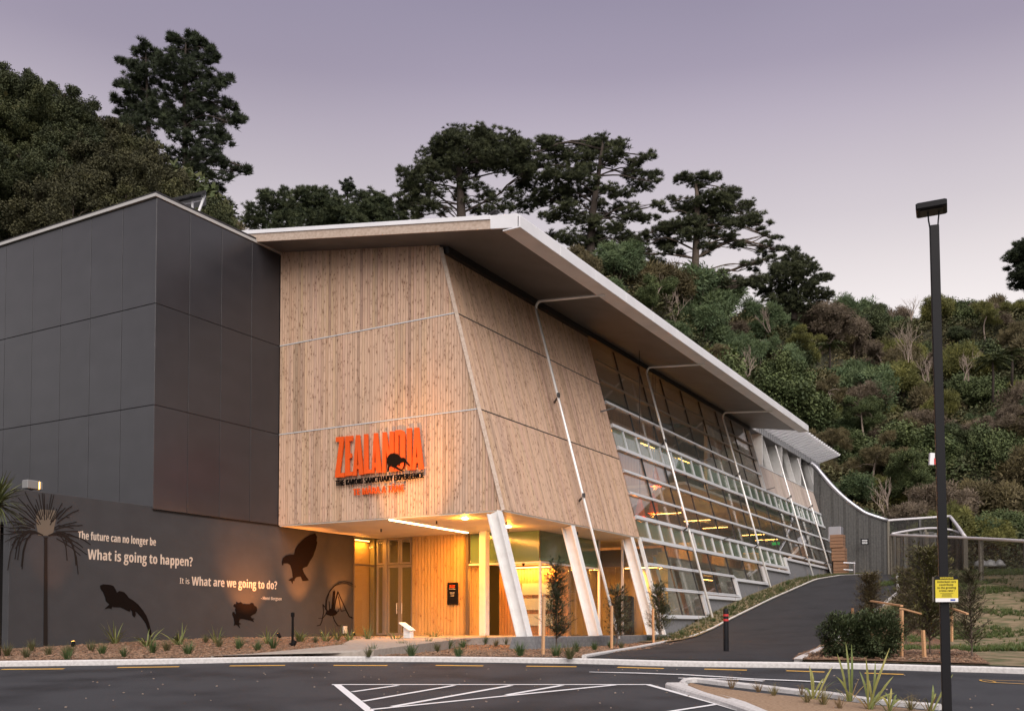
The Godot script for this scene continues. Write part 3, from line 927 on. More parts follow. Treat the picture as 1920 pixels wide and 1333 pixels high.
func build_centre():
	centre = thing("visitor_centre", "timber clad visitor centre with a leaning glass wall and sweeping eave", "building", site)
	var wall_w := 8.53
	# ---- timber front: three rows of narrow boards, cut along the leaning corner
	var rows := [[4.04, 7.0], [7.04, 9.93], [9.97, 13.2]]
	for r in rows:
		var st := mb()
		var x := -wall_w
		while x < -0.05:
			var w := 0.098
			var g := 0.016
			var y0: float = r[0]
			var tl: float = minf(r[1], minf(SOFFIT - x / LEAN, roof_y(x) + 0.02))
			var tr: float = minf(r[1], minf(SOFFIT - (x + w) / LEAN, roof_y(x + w) + 0.02))
			if tl > y0 + 0.05:
				tr = maxf(tr, y0 + 0.01)
				var z := rng.randf_range(0.0, 0.005)
				board(st, Vector3(x + g / 2, y0, z), Vector3(x + w - g / 2, y0, z), Vector3(x + w - g / 2, tr, z), Vector3(x + g / 2, tl, z), Vector3.BACK, 0.025, board_tone() * (1.0 + 0.1 * sin(x * 1.9 + y0) * sin(x * 0.7 + 1.0)))
			x += w
		var o := part("front_boards", st, mats.cedar, centre)
		o.set_meta("kind", "stuff")
	var st := mb()
	slab(st, PackedVector2Array([Vector2(-wall_w, 4.06), Vector2(-0.02, 4.06), Vector2(face_o(12.06) - 0.02, 12.0), Vector2(-wall_w, 13.05)]), 0.1, moved(0, 0, -0.13))
	part("backing_wall", st, mats.shadow_gap, centre)
	# ---- timber on the leaning side
	var up := Vector3(-LEAN, 1, 0)
	var n := Vector3(1, LEAN, 0).normalized()
	for r in [[4.04, 7.0], [7.04, 9.93], [9.97, 11.98]]:
		wall_boards("side_boards", centre, L(face_o(r[0]), r[0], 0.06), Vector3(0, 0, -1), up, n, 9.9, r[1] - r[0], 0.098, mats.cedar)
	st = mb()
	hexa(st, [L(-0.03, 4.06, 0.05), L(-0.03, 4.06, 9.93), L(-0.25, 4.06, 9.93), L(-0.25, 4.06, 0.05), L(face_o(12) - 0.03, 12, 0.05), L(face_o(12) - 0.03, 12, 9.93), L(face_o(12) - 0.25, 12, 9.93), L(face_o(12) - 0.25, 12, 0.05)])
	part("backing_wall", st, mats.shadow_gap, centre)
	# corner boards and the metal strips in the joints
	st = mb()
	bar(st, slope_pt(0.0, 4.02, 0.0), slope_pt(0.0, 11.99, 0.0), 0.11, 0.07, Vector3(0.6, 0, 0.8))
	part("corner_board", st, mats.timber, centre)
	for y in [7.02, 9.95]:
		st = mb()
		box(st, Vector3(wall_w + face_o(y), 0.03, 0.02), moved((-wall_w + face_o(y)) / 2, y, 0.004))
		part("joint_strip", st, mats.aluminium, centre)
		st = mb()
		box(st, Vector3(0.02, 0.026, 9.9), Transform3D(Basis.IDENTITY, L(face_o(y) + 0.004, y, 5.0)))
		part("joint_strip", st, mats.black_joint, centre)
	# ---- soffit over the entrance
	st = mb()
	hexa(st, [L(-8.5, 4.0, 0.02), L(-0.02, 4.0, 0.02), L(-0.02, 4.0, 10.0), L(-8.5, 4.0, 10.0), L(-8.5, 4.06, 0.02), L(-0.02, 4.06, 0.02), L(-0.02, 4.06, 10.0), L(-8.5, 4.06, 10.0)])
	part("entrance_ceiling", st, mats.ceiling_paint, centre)
	# ---- roof: a single slope falling to the long eave
	roof()
	columns()
	curtain_wall()
	balcony()
	entrance()
	# ---- downpipes: up the leaning face, then out under the eave
	for s in [4.95, 14.75, 24.95, 35.1, 40.4]:
		var arm: bool = s < 30.0
		var top_y := 11.55 if arm else 11.9
		var foot_y := maxf(rise(s) - 0.1, 0.25)
		if s > 30:
			top_y = 11.75
		st = mb()
		st.set_smooth_group(0)
		var pts := [slope_pt(s, foot_y, 0.36), slope_pt(s, (foot_y + top_y) / 2, 0.36), slope_pt(s, top_y - 0.2, 0.36)]
		if arm:
			for k in 5:
				var a := k / 4.0
				pts.append(slope_pt(s, top_y - 0.2, 0.36).lerp(slope_pt(s, top_y + 0.05, 0.36), minf(a * 1.3, 1)) + Vector3(0.3 * a * a, 0, 0))
			pts.append(L(0.9, roof_y(0.9) - 0.08, s))
		tube(st, pts, 0.047, 0.047, 10)
		var dp := part("downpipe", st, mats.steel, centre)
		for y in ([4.75, 8.4] if s > 10 else [4.9, 8.3]):
			if y > foot_y + 0.4:
				st = mb()
				bar(st, slope_pt(s + 0.0, y, -0.03) + Vector3(0, 0, -0.45), slope_pt(s, y, 0.4), 0.05, 0.05)
				bar(st, slope_pt(s, y, 0.4), slope_pt(s, y, 0.44) + Vector3(0, 0, 0.12), 0.09, 0.12)
				part("bracket", st, mats.dark_steel, dp)
	for q in [[9.3, 8.75], [19.9, 8.4], [20.2, 4.75], [30.9, 8.4]]:
		st = mb()
		bar(st, slope_pt(q[0], q[1], -0.02), slope_pt(q[0] + 0.35, q[1] + 0.03, 0.5), 0.045, 0.045)
		part("stay", st, mats.dark_steel, centre)

func roof():
	var s0 := -1.1
	var s1 := 31.2
	var o0 := -9.3
	var o1 := 1.15
	var st := mb()
	# underside, in two fields with a fold near the eave
	hexa(st, [L(o0, roof_y(o0), s0 + 0.06), L(o1 - 0.05, roof_y(o1 - 0.05), s0 + 0.06), L(o1 - 0.05, roof_y(o1 - 0.05), s1), L(o0, roof_y(o0), s1), L(o0, roof_y(o0) + 0.02, s0 + 0.06), L(o1 - 0.05, roof_y(o1) + 0.03, s0 + 0.06), L(o1 - 0.05, roof_y(o1) + 0.03, s1), L(o0, roof_y(o0) + 0.02, s1)])
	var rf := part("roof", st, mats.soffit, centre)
	st = mb()
	hexa(st, [L(-22, roof_y(-22) + 0.3, 2.0), L(o1, roof_y(o1) + 0.3, s0), L(o1, roof_y(o1) + 0.3, s1), L(-22, roof_y(-22) + 0.3, s1), L(-22, roof_y(-22) + 0.4, 2.0), L(o1, roof_y(o1) + 0.36, s0), L(o1, roof_y(o1) + 0.36, s1), L(-22, roof_y(-22) + 0.4, s1)])
	part("roof_sheet", st, mats.white_metal, rf)
	st = mb()
	hexa(st, [L(o0, roof_y(o0) + 0.03, s1 - 0.1), L(o1, roof_y(o1) + 0.03, s1 - 0.1), L(o1, roof_y(o1) + 0.03, s1), L(o0, roof_y(o0) + 0.03, s1), L(o0, roof_y(o0) + 0.3, s1 - 0.1), L(o1, roof_y(o1) + 0.3, s1 - 0.1), L(o1, roof_y(o1) + 0.3, s1), L(o0, roof_y(o0) + 0.3, s1)])
	part("end_board", st, mats.white_metal, rf)
	# front edge: a weathered board below a white flashing; the last stretch by the corner is all flashing
	st = mb()
	var e := 0.25
	hexa(st, [L(o0, roof_y(o0) - 0.01, s0), L(e, roof_y(e) - 0.01, s0), L(e, roof_y(e) - 0.01, s0 + 0.05), L(o0, roof_y(o0) - 0.01, s0 + 0.05), L(o0, roof_y(o0) + 0.25, s0), L(e, roof_y(e) + 0.25, s0), L(e, roof_y(e) + 0.25, s0 + 0.05), L(o0, roof_y(o0) + 0.25, s0 + 0.05)])
	part("barge_board", st, mats.timber, rf)
	st = mb()
	hexa(st, [L(o0, roof_y(o0) + 0.25, s0 - 0.03), L(e, roof_y(e) + 0.25, s0 - 0.03), L(e, roof_y(e) + 0.25, s0 + 0.2), L(o0, roof_y(o0) + 0.25, s0 + 0.2), L(o0, roof_y(o0) + 0.37, s0 - 0.03), L(e, roof_y(e) + 0.37, s0 - 0.03), L(e, roof_y(e) + 0.37, s0 + 0.2), L(o0, roof_y(o0) + 0.37, s0 + 0.2)])
	part("flashing", st, mats.white_metal, rf)
	st = mb()
	hexa(st, [L(e, roof_y(e) - 0.01, s0 - 0.01), L(o1 - 0.04, roof_y(o1) - 0.01, s0 - 0.01), L(o1 - 0.04, roof_y(o1) - 0.01, s0 + 0.05), L(e, roof_y(e) - 0.01, s0 + 0.05), L(e, roof_y(e) + 0.36, s0 - 0.01), L(o1 - 0.04, roof_y(o1) + 0.38, s0 - 0.01), L(o1 - 0.04, roof_y(o1) + 0.38, s0 + 0.05), L(e, roof_y(e) + 0.36, s0 + 0.05)])
	part("corner_flashing", st, mats.white_metal, rf)
	# the gutter box along the eave, in lengths with open joints
	var y := roof_y(o1)
	var s := s0 - 0.02
	while s < s1 - 0.2:
		var t := minf(s + 2.4, s1 + 0.05)
		st = mb()
		box(st, Vector3(0.05, 0.33, t - s - 0.012), Transform3D(Basis.IDENTITY, L(o1 + 0.02, y + 0.145, (s + t) / 2)), 0.008)
		box(st, Vector3(0.5, 0.03, t - s - 0.012), Transform3D(Basis.IDENTITY, L(o1 - 0.25, y - 0.005, (s + t) / 2)))
		part("fascia", st, mats.white_metal, rf)
		s = t
	# a shadow step where the soffit meets the wall
	st = mb()
	box(st, Vector3(0.16, 0.2, 30.8), Transform3D(Basis.IDENTITY, L(face_o(11.95) + 0.12, 11.93, 15.5)))
	part("soffit_trim", st, mats.dark_steel, rf)
	# a security lamp shape on the corner
	st = mb()
	box(st, Vector3(0.32, 0.08, 0.2), Transform3D(Basis(Vector3.BACK, 0.35), L(0.28, roof_y(0.3) + 0.45, s0 + 0.1)), 0.02)
	part("roof_fitting", st, mats.dark_steel, rf)

func columns():
	# three raking white steel columns on concrete footings
	for s in [-0.12, 4.5, 9.35]:
		var st := mb()
		var a := slope_pt(s, 0.46, -0.2)
		var b := slope_pt(s, 4.02, -0.22)
		var t := (b - a).normalized()
		var x := Vector3(0, 0, 1)
		var z := x.cross(t).normalized()
		# an open channel: web and two flanges
		var at := Transform3D(Basis(z, t, x), (a + b) / 2)
		var len := a.distance_to(b)
		box(st, Vector3(0.34, len, 0.025), at * moved(0, 0, 0.0))
		box(st, Vector3(0.03, len, 0.26), at * moved(0.17, 0, 0))
		box(st, Vector3(0.03, len, 0.26), at * moved(-0.17, 0, 0))
		var c := part("column", st, mats.white_paint, centre)
		st = mb()
		box(st, Vector3(0.46, 0.03, 0.36), Transform3D(Basis.IDENTITY, a))
		part("base_plate", st, mats.white_paint, c)
	var st := mb()
	hexa(st, [L(0.45, -0.1, -0.55), L(1.35, -0.1, -0.45), L(1.25, -0.1, 0.5), L(0.45, -0.1, 0.5), L(0.55, 0.44, -0.42), L(1.2, 0.46, -0.35), L(1.16, 0.46, 0.5), L(0.55, 0.46, 0.5)])
	part("footing", st, mats.dark_concrete, centre)
	st = mb()
	box(st, Vector3(0.55, 0.62, 9.6), Transform3D(Basis.IDENTITY, L(0.88, 0.13, 5.32)), 0.02)
	part("footing", st, mats.dark_concrete, centre)
	# the upright post by the lobby
	st = mb()
	box(st, Vector3(0.27, 3.66, 0.27), Transform3D(Basis.IDENTITY, L(-3.55, 2.18, 4.75)), 0.02)
	part("post", st, mats.white_paint, centre)

func sill_y(s: float) -> float:
	return 1.15 if s < 15.25 else 2.02 if s < 20.4 else 2.95 if s < 25.85 else 3.78 if s < 30.9 else 4.55

func curtain_wall():
	var ys := [1.15, 2.1, 3.0, 3.96, 4.8, 5.7, 6.55, 7.46, 8.34, 9.23, 10.09, 10.94, 11.93]
	var s_end := 47.3
	var cuts := [10.02, 15.25, 20.4, 25.85, 30.9, 47.3]
	var up := Vector3(-LEAN, 1, 0).normalized()
	var n := Vector3(1, LEAN, 0).normalized()
	# stepped concrete wall below the glass
	for i in 5:
		var a: float = cuts[i]
		var b: float = cuts[i + 1]
		var y: float = sill_y(a + 0.1) - 0.14
		var st := mb()
		var y0 := -0.3
		hexa(st, [L(face_o(y0) - 0.02, y0, a), L(face_o(y0) - 0.02, y0, b), L(face_o(y0) - 0.4, y0, b), L(face_o(y0) - 0.4, y0, a), L(face_o(y) - 0.02, y, a), L(face_o(y) - 0.02, y, b), L(face_o(y) - 0.4, y, b), L(face_o(y) - 0.4, y, a)])
		part("plinth", st, mats.dark_concrete, centre)
		st = mb()
		bar(st, slope_pt(a, y + 0.07, 0.03), slope_pt(b, y + 0.07, 0.03), 0.14, 0.16, n)
		part("sill", st, mats.aluminium, centre)
		if i < 4:
			st = mb()
			bar(st, slope_pt(b, y - 0.0, 0.03), slope_pt(b, sill_y(b + 0.1) + 0.03, 0.03), 0.14, 0.15, n)
			part("step_frame", st, mats.aluminium, centre)
	# transoms: pairs of rails that run the whole length
	for k in range(1, ys.size() - 1):
		var y: float = ys[k]
		var a := 10.02
		var b: float = s_end if y < 8.5 else 30.8
		for c in cuts.slice(0, 5):
			if sill_y(c + 0.1) >= y - 0.05:
				b = minf(b, c)
		if a >= b:
			continue
		var st := mb()
		var strong: bool = k in [3, 4, 7, 8]
		bar(st, slope_pt(a, y, 0.035), slope_pt(b, y, 0.035), 0.14 if strong else 0.06, 0.1, n)
		if not strong and k != 11:
			bar(st, slope_pt(a, y + 0.075, 0.02), slope_pt(b, y + 0.075, 0.02), 0.035, 0.06, n)
		part("transom", st, mats.bronze_frame if k >= 10 else mats.aluminium, centre)
	# panes and mullions, row by row
	for k in ys.size() - 1:
		var y0: float = ys[k]
		var y1: float = ys[k + 1]
		var narrow: bool = k == 3 or k == 7
		var step := 1.275 if narrow else 2.55
		var end: float = s_end if y1 < 8.5 else 30.8
		var s := 9.75
		var first := true
		while s < end - 0.05:
			var a := maxf(s, 10.02)
			var b := minf(s + step, end)
			# cut at the steps of the wall below
			var lowest := y0
			for c in [a + 0.02, (a + b) / 2, b - 0.02]:
				pass
			var sa := a
			if sill_y(a + 0.05) > y0 + 0.3:
				if sill_y(b - 0.05) > y0 + 0.3:
					s += step
					continue
			if sill_y(b - 0.05) > y0 + 0.3:
				for c in cuts:
					if c > a and c < b:
						b = c
			if b - a > 0.1:
				var lo := maxf(y0, minf(sill_y(a + 0.05), y1) if sill_y(a + 0.05) > y0 else y0)
				var st := mb()
				var p := [slope_pt(sa + 0.01, lo), slope_pt(sa + 0.01, y1), slope_pt(b - 0.01, y1), slope_pt(b - 0.01, lo)]
				# panes never sit quite true
				var tilt := n * rng.randf_range(-0.009, 0.009)
				quad(st, p[0] + tilt, p[1] - tilt, p[2] + tilt * 0.5, p[3])
				var gap := n * 0.025                       # double glazed
				quad(st, p[0] - gap, p[1] - gap, p[2] - gap, p[3] - gap)
				part("pane", st, mats.spandrel_glass if narrow else mats.glass, centre)
				if not first:
					st = mb()
					var w := 0.07 if narrow else 0.03
					bar(st, slope_pt(a, lo, 0.02), slope_pt(a, y1, 0.02), w, 0.06, n)
					part("mullion", st, mats.aluminium if narrow else mats.black_joint, centre)
				first = false
			s += step
	# ends of the glass
	var st := mb()
	bar(st, slope_pt(47.35, 4.4, 0.0), slope_pt(47.35, 8.4, 0.0), 0.09, 0.2, n)
	part("end_post", st, mats.aluminium, centre)
	st = mb()
	bar(st, slope_pt(30.85, 8.3, 0.0), slope_pt(30.85, 11.95, 0.0), 0.09, 0.2, n)
	part("end_post", st, mats.aluminium, centre)

func balcony():
	var n := Vector3(1, LEAN, 0).normalized()
	wall_boards("balcony_boards", centre, L(face_o(8.4), 8.4, 30.95), Vector3(0, 0, -1), Vector3(-LEAN, 1, 0), n, 16.3, 1.48, 0.098, mats.pale_cedar, 0.06)
	var st := mb()
	bar(st, slope_pt(30.95, 9.9, -0.05), slope_pt(47.25, 9.9, -0.05), 0.05, 0.16, n)
	part("handrail", st, mats.aluminium, centre)
	st = mb()
	hexa(st, [L(face_o(8.4) - 0.08, 8.4, 30.95), L(face_o(8.4) - 0.08, 8.4, 47.25), L(face_o(8.4) - 0.2, 8.4, 47.25), L(face_o(8.4) - 0.2, 8.4, 30.95), L(face_o(9.88) - 0.08, 9.88, 30.95), L(face_o(9.88) - 0.08, 9.88, 47.25), L(face_o(9.88) - 0.2, 9.88, 47.25), L(face_o(9.88) - 0.2, 9.88, 30.95)])
	part("backing_wall", st, mats.shadow_gap, centre)
	# floor, back wall with orange slats, posts
	st = mb()
	box(st, Vector3(7.5, 0.15, 16.4), Transform3D(Basis.IDENTITY, L(-5.2, 8.6, 39.1)))
	part("balcony_floor", st, mats.grey_floor, centre)
	st = mb()
	box(st, Vector3(0.2, 5.2, 16.4), Transform3D(Basis.IDENTITY, L(-4.6, 10.9, 39.1)))
	part("back_wall", st, mats.white_paint, centre)
	for q in [[32.2, 11.4], [32.4, 10.7], [36.5, 10.75], [36.0, 11.5], [41.5, 10.7], [44.5, 10.8]]:
		st = mb()
		for k in 3:
			box(st, Vector3(0.06, 0.11, 2.2), Transform3D(Basis.IDENTITY, L(-4.45, q[1] + 0.13 * k, q[0])))
		part("timber_shelf", st, mats.orange_timber, centre)
	for s in [31.6, 34.6, 40.0, 45.6, 47.1]:
		st = mb()
		bar(st, slope_pt(s, 9.85, -0.25), slope_pt(s, 12.3, -0.25), 0.14, 0.3, n)
		part("balcony_post", st, mats.white_paint, centre)
	for s in [33.4, 37.8, 42.5, 46.0]:
		st = mb()
		box(st, Vector3(2.6, 3.4, 0.14), Transform3D(Basis.IDENTITY, L(-3.3, 10.4, s)))
		part("fin_wall", st, mats.white_paint, centre)
	# the ribbed canopy that tips up over the balcony
	var rise_out := 0.42
	var cn := part("canopy", canopy_sheet(31.7, 48.0, -2.0, 12.38, -0.52, 12.82), mats.polycarbonate, centre)
	st = mb()
	box(st, Vector3(0.08, 0.34, 16.4), Transform3D(Basis.IDENTITY, L(-2.04, 12.22, 39.85)))
	part("canopy_beam", st, mats.galvanised, cn)
	var k := 0
	while k < 34:
		st = mb()
		box(st, Vector3(0.03, 0.36, 0.24), Transform3D(Basis.IDENTITY, L(-1.985, 12.23, 31.95 + k * 0.48)))
		part("gutter_rib", st, mats.aluminium, cn)
		k += 1
	st = mb()
	hexa(st, [L(-12, 12.35, 31.3), L(-2.05, 12.35, 31.3), L(-2.05, 12.35, 48.0), L(-12, 12.35, 48.0), L(-12, 12.5, 31.3), L(-2.05, 12.5, 31.3), L(-2.05, 12.5, 48.0), L(-12, 12.5, 48.0)])
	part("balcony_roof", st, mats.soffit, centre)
	st = mb()
	box(st, Vector3(9.0, 12.3, 0.3), Transform3D(Basis.IDENTITY, L(-7.0, 6.2, 47.6)))
	part("end_wall", st, mats.dark_concrete, centre)

func canopy_sheet(s0: float, s1: float, o0: float, y0: float, o1: float, y1: float) -> SurfaceTool:
	var st := mb()
	var s := s0
	var k := 0
	while s < s1:
		var d := 0.0 if k % 2 == 0 else 0.13
		var t := s + 0.34
		var w := 0.06
		for e in [[s, s + w, 0.13 - d, d], [s + w, t, d, d]]:
			quad(st, L(o0, y0 + e[2], e[0]), L(o1, y1 + e[2], e[0]), L(o1, y1 + e[3], e[1]), L(o0, y0 + e[3], e[1]))
			quad(st, L(o0, y0 + e[2] + 0.012, e[0]), L(o0, y0 + e[3] + 0.012, e[1]), L(o1, y1 + e[3] + 0.012, e[1]), L(o1, y1 + e[2] + 0.012, e[0]))
		s = t
		k += 1
	return st

func framed_glass(parent: Node, s: float, o0: float, o1: float, y0: float, y1: float, m: Material, fm: Material, fw := 0.07):
	var fr := mb()
	for q in [[(o0 + o1) / 2, y0 + fw / 2, o1 - o0, fw], [(o0 + o1) / 2, y1 - fw / 2, o1 - o0, fw], [o0 + fw / 2, (y0 + y1) / 2, fw, y1 - y0 - 2 * fw], [o1 - fw / 2, (y0 + y1) / 2, fw, y1 - y0 - 2 * fw]]:
		box(fr, Vector3(q[2], q[3], 0.09), Transform3D(Basis.IDENTITY, L(q[0], q[1], s)), 0.006)
	var f := part("window", fr, fm, parent)
	var st := mb()
	quad(st, L(o0 + fw, y0 + fw, s), L(o0 + fw, y1 - fw, s), L(o1 - fw, y1 - fw, s), L(o1 - fw, y0 + fw, s))
	part("pane", st, m, f)

func entrance():
	# glazed doors between the rendered wall and the timber wall
	var s := 5.25
	plain("door_frame", Color(0.34, 0.3, 0.25), 0.4, 0.3)
	for d in [[-8.55, -8.2], [-8.05, -7.5], [-7.47, -6.95]]:
		framed_glass(centre, s, d[0], d[1], 3.02, 3.98, mats.door_glass, mats.door_frame, 0.07)
	for d in [[-8.05, -7.48], [-7.47, -6.9]]:
		var o := mb()
		var fw := 0.075
		for q in [[(d[0] + d[1]) / 2, 0.45, d[1] - d[0], 0.1], [(d[0] + d[1]) / 2, 2.95, d[1] - d[0], 0.1], [d[0] + fw / 2, 1.7, fw, 2.4], [d[1] - fw / 2, 1.7, fw, 2.4]]:
			box(o, Vector3(q[2], q[3], 0.08), Transform3D(Basis.IDENTITY, L(q[0], q[1], s)), 0.006)
		var door := part("door", o, mats.door_frame, centre)
		var g := mb()
		quad(g, L(d[0] + fw, 0.5, s), L(d[0] + fw, 2.9, s), L(d[1] - fw, 2.9, s), L(d[1] - fw, 0.5, s))
		part("pane", g, mats.door_glass, door)
		g = mb()
		tube(g, [L(d[1] - 0.11 if d[0] < -7.8 else d[0] + 0.11, 1.2, s - 0.07), L(d[1] - 0.11 if d[0] < -7.8 else d[0] + 0.11, 1.6, s - 0.07)], 0.015, 0.015)
		part("handle", g, mats.steel, door)
	framed_glass(centre, s, -8.55, -8.2, 0.42, 3.0, mats.door_glass, mats.door_frame, 0.07)
	var st := mb()
	box(st, Vector3(0.14, 3.55, 0.16), Transform3D(Basis.IDENTITY, L(-8.13, 2.2, s)), 0.01)
	part("frame_post", st, mats.door_frame, centre)
	# the timber wall beside the doors, and its return into the lobby
	wall_boards("entrance_boards", centre, L(-6.88, 0.4, 5.15), Vector3(1, 0, 0), Vector3.UP, Vector3(0, 0, 1), 2.2, 3.6, 0.138, mats.pine, 0.08)
	wall_boards("entrance_boards", centre, L(-4.68, 0.4, 5.16), Vector3(0, 0, -1), Vector3.UP, Vector3(1, 0, 0), 1.6, 3.6, 0.138, mats.pine, 0.08)
	st = mb()
	box(st, Vector3(2.14, 3.6, 0.2), Transform3D(Basis.IDENTITY, L(-5.8, 2.2, 5.29)))
	part("backing_wall", st, mats.shadow_gap, centre)
	st = mb()
	box(st, Vector3(0.1, 3.6, 0.12), Transform3D(Basis.IDENTITY, L(-4.58, 2.2, 5.3)))
	part("frame_post", st, mats.bronze_frame, centre)
	# the lobby: green glass above clear glass, round a corner
	for q in [[-4.5, -3.4], [-3.4, -1.72]]:
		st = mb()
		quad(st, L(q[0], 2.93, 5.35), L(q[0], 3.99, 5.35), L(q[1] - 0.01, 3.99, 5.35), L(q[1] - 0.01, 2.93, 5.35))
		part("green_pane", st, mats.green_glass, centre)
	for q in [[5.36, 7.6], [7.6, 10.0]]:
		st = mb()
		quad(st, L(-1.7, 2.93, q[0]), L(-1.7, 3.99, q[0]), L(-1.7, 3.99, q[1] - 0.01), L(-1.7, 2.93, q[1] - 0.01))
		part("green_pane", st, mats.green_glass, centre)
		st = mb()
		quad(st, L(-1.7, 0.42, q[0]), L(-1.7, 2.9, q[0]), L(-1.7, 2.9, q[1] - 0.01), L(-1.7, 0.42, q[1] - 0.01))
		part("pane", st, mats.glass, centre)
	st = mb()
	quad(st, L(-2.9, 0.42, 5.35), L(-2.9, 2.9, 5.35), L(-1.72, 2.9, 5.35), L(-1.72, 0.42, 5.35))
	part("pane", st, mats.glass, centre)
	st = mb()
	box(st, Vector3(2.9, 0.06, 0.12), Transform3D(Basis.IDENTITY, L(-3.08, 2.91, 5.35)))
	box(st, Vector3(0.12, 0.06, 4.6), Transform3D(Basis.IDENTITY, L(-1.7, 2.912, 7.68)))
	part("lobby_rail", st, mats.white_paint, centre)
	for q in [[-1.7, 5.35, 2.5, 0.4], [-1.7, 10.05, 3.6, 0.4]]:
		st = mb()
		box(st, Vector3(0.08, q[2], 0.08), Transform3D(Basis.IDENTITY, L(q[0], q[3] + q[2] / 2, q[1])), 0.008)
		part("lobby_post", st, mats.white_paint, centre)
	# the glass end between lobby and the leaning facade
	for q in [[-1.62, -0.75], [-0.72, 0.1]]:
		st = mb()
		quad(st, L(q[0], 0.42, 10.05), L(q[0], 3.95, 10.05), L(q[1], 3.95, 10.05), L(q[1], 0.42, 10.05))
		part("pane", st, mats.glass, centre)
	st = mb()
	box(st, Vector3(0.07, 3.5, 0.1), Transform3D(Basis.IDENTITY, L(-0.73, 2.2, 10.05)))
	part("frame_post", st, mats.aluminium, centre)
	st = mb()
	bar(st, slope_pt(10.04, 0.4, -0.05), slope_pt(10.04, 4.05, -0.05), 0.09, 0.12, Vector3(1, 0, 0))
	part("frame_post", st, mats.white_paint, centre)

# ------------------------------------------------------------------ inside
func omni(parent: Node, at: Vector3, c: Color, e: float, size := 0.15):
	var l := OmniLight3D.new()
	l.name = "lamp_light"
	l.light_color = c
	l.light_energy = e
	l.light_size = size
	l.omni_range = 40.0
	l.omni_attenuation = 2.0
	l.shadow_enabled = true
	l.position = at
	parent.add_child(l, true)

func strip(parent: Node, a: Vector3, b: Vector3, w: float, m: Material, e: float, c: Color, called := "strip_light"):
	# a glowing bar that faces down, and an area light of its size just under it
	var st := mb()
	bar(st, a, b, w, 0.03)
	part(called, st, m, parent)
	var l := AreaLight3D.new()
	l.name = "strip_glow"
	l.area_size = Vector2(a.distance_to(b), w)
	l.light_color = c
	l.light_energy = e
	l.area_range = 40.0
	l.shadow_enabled = true
	var x := (b - a).normalized()
	var z := Vector3.UP
	z = (z - x * z.dot(x)).normalized()
	l.transform = Transform3D(Basis(x, z.cross(x), z), (a + b) / 2 - z * 0.03)
	parent.add_child(l, true)

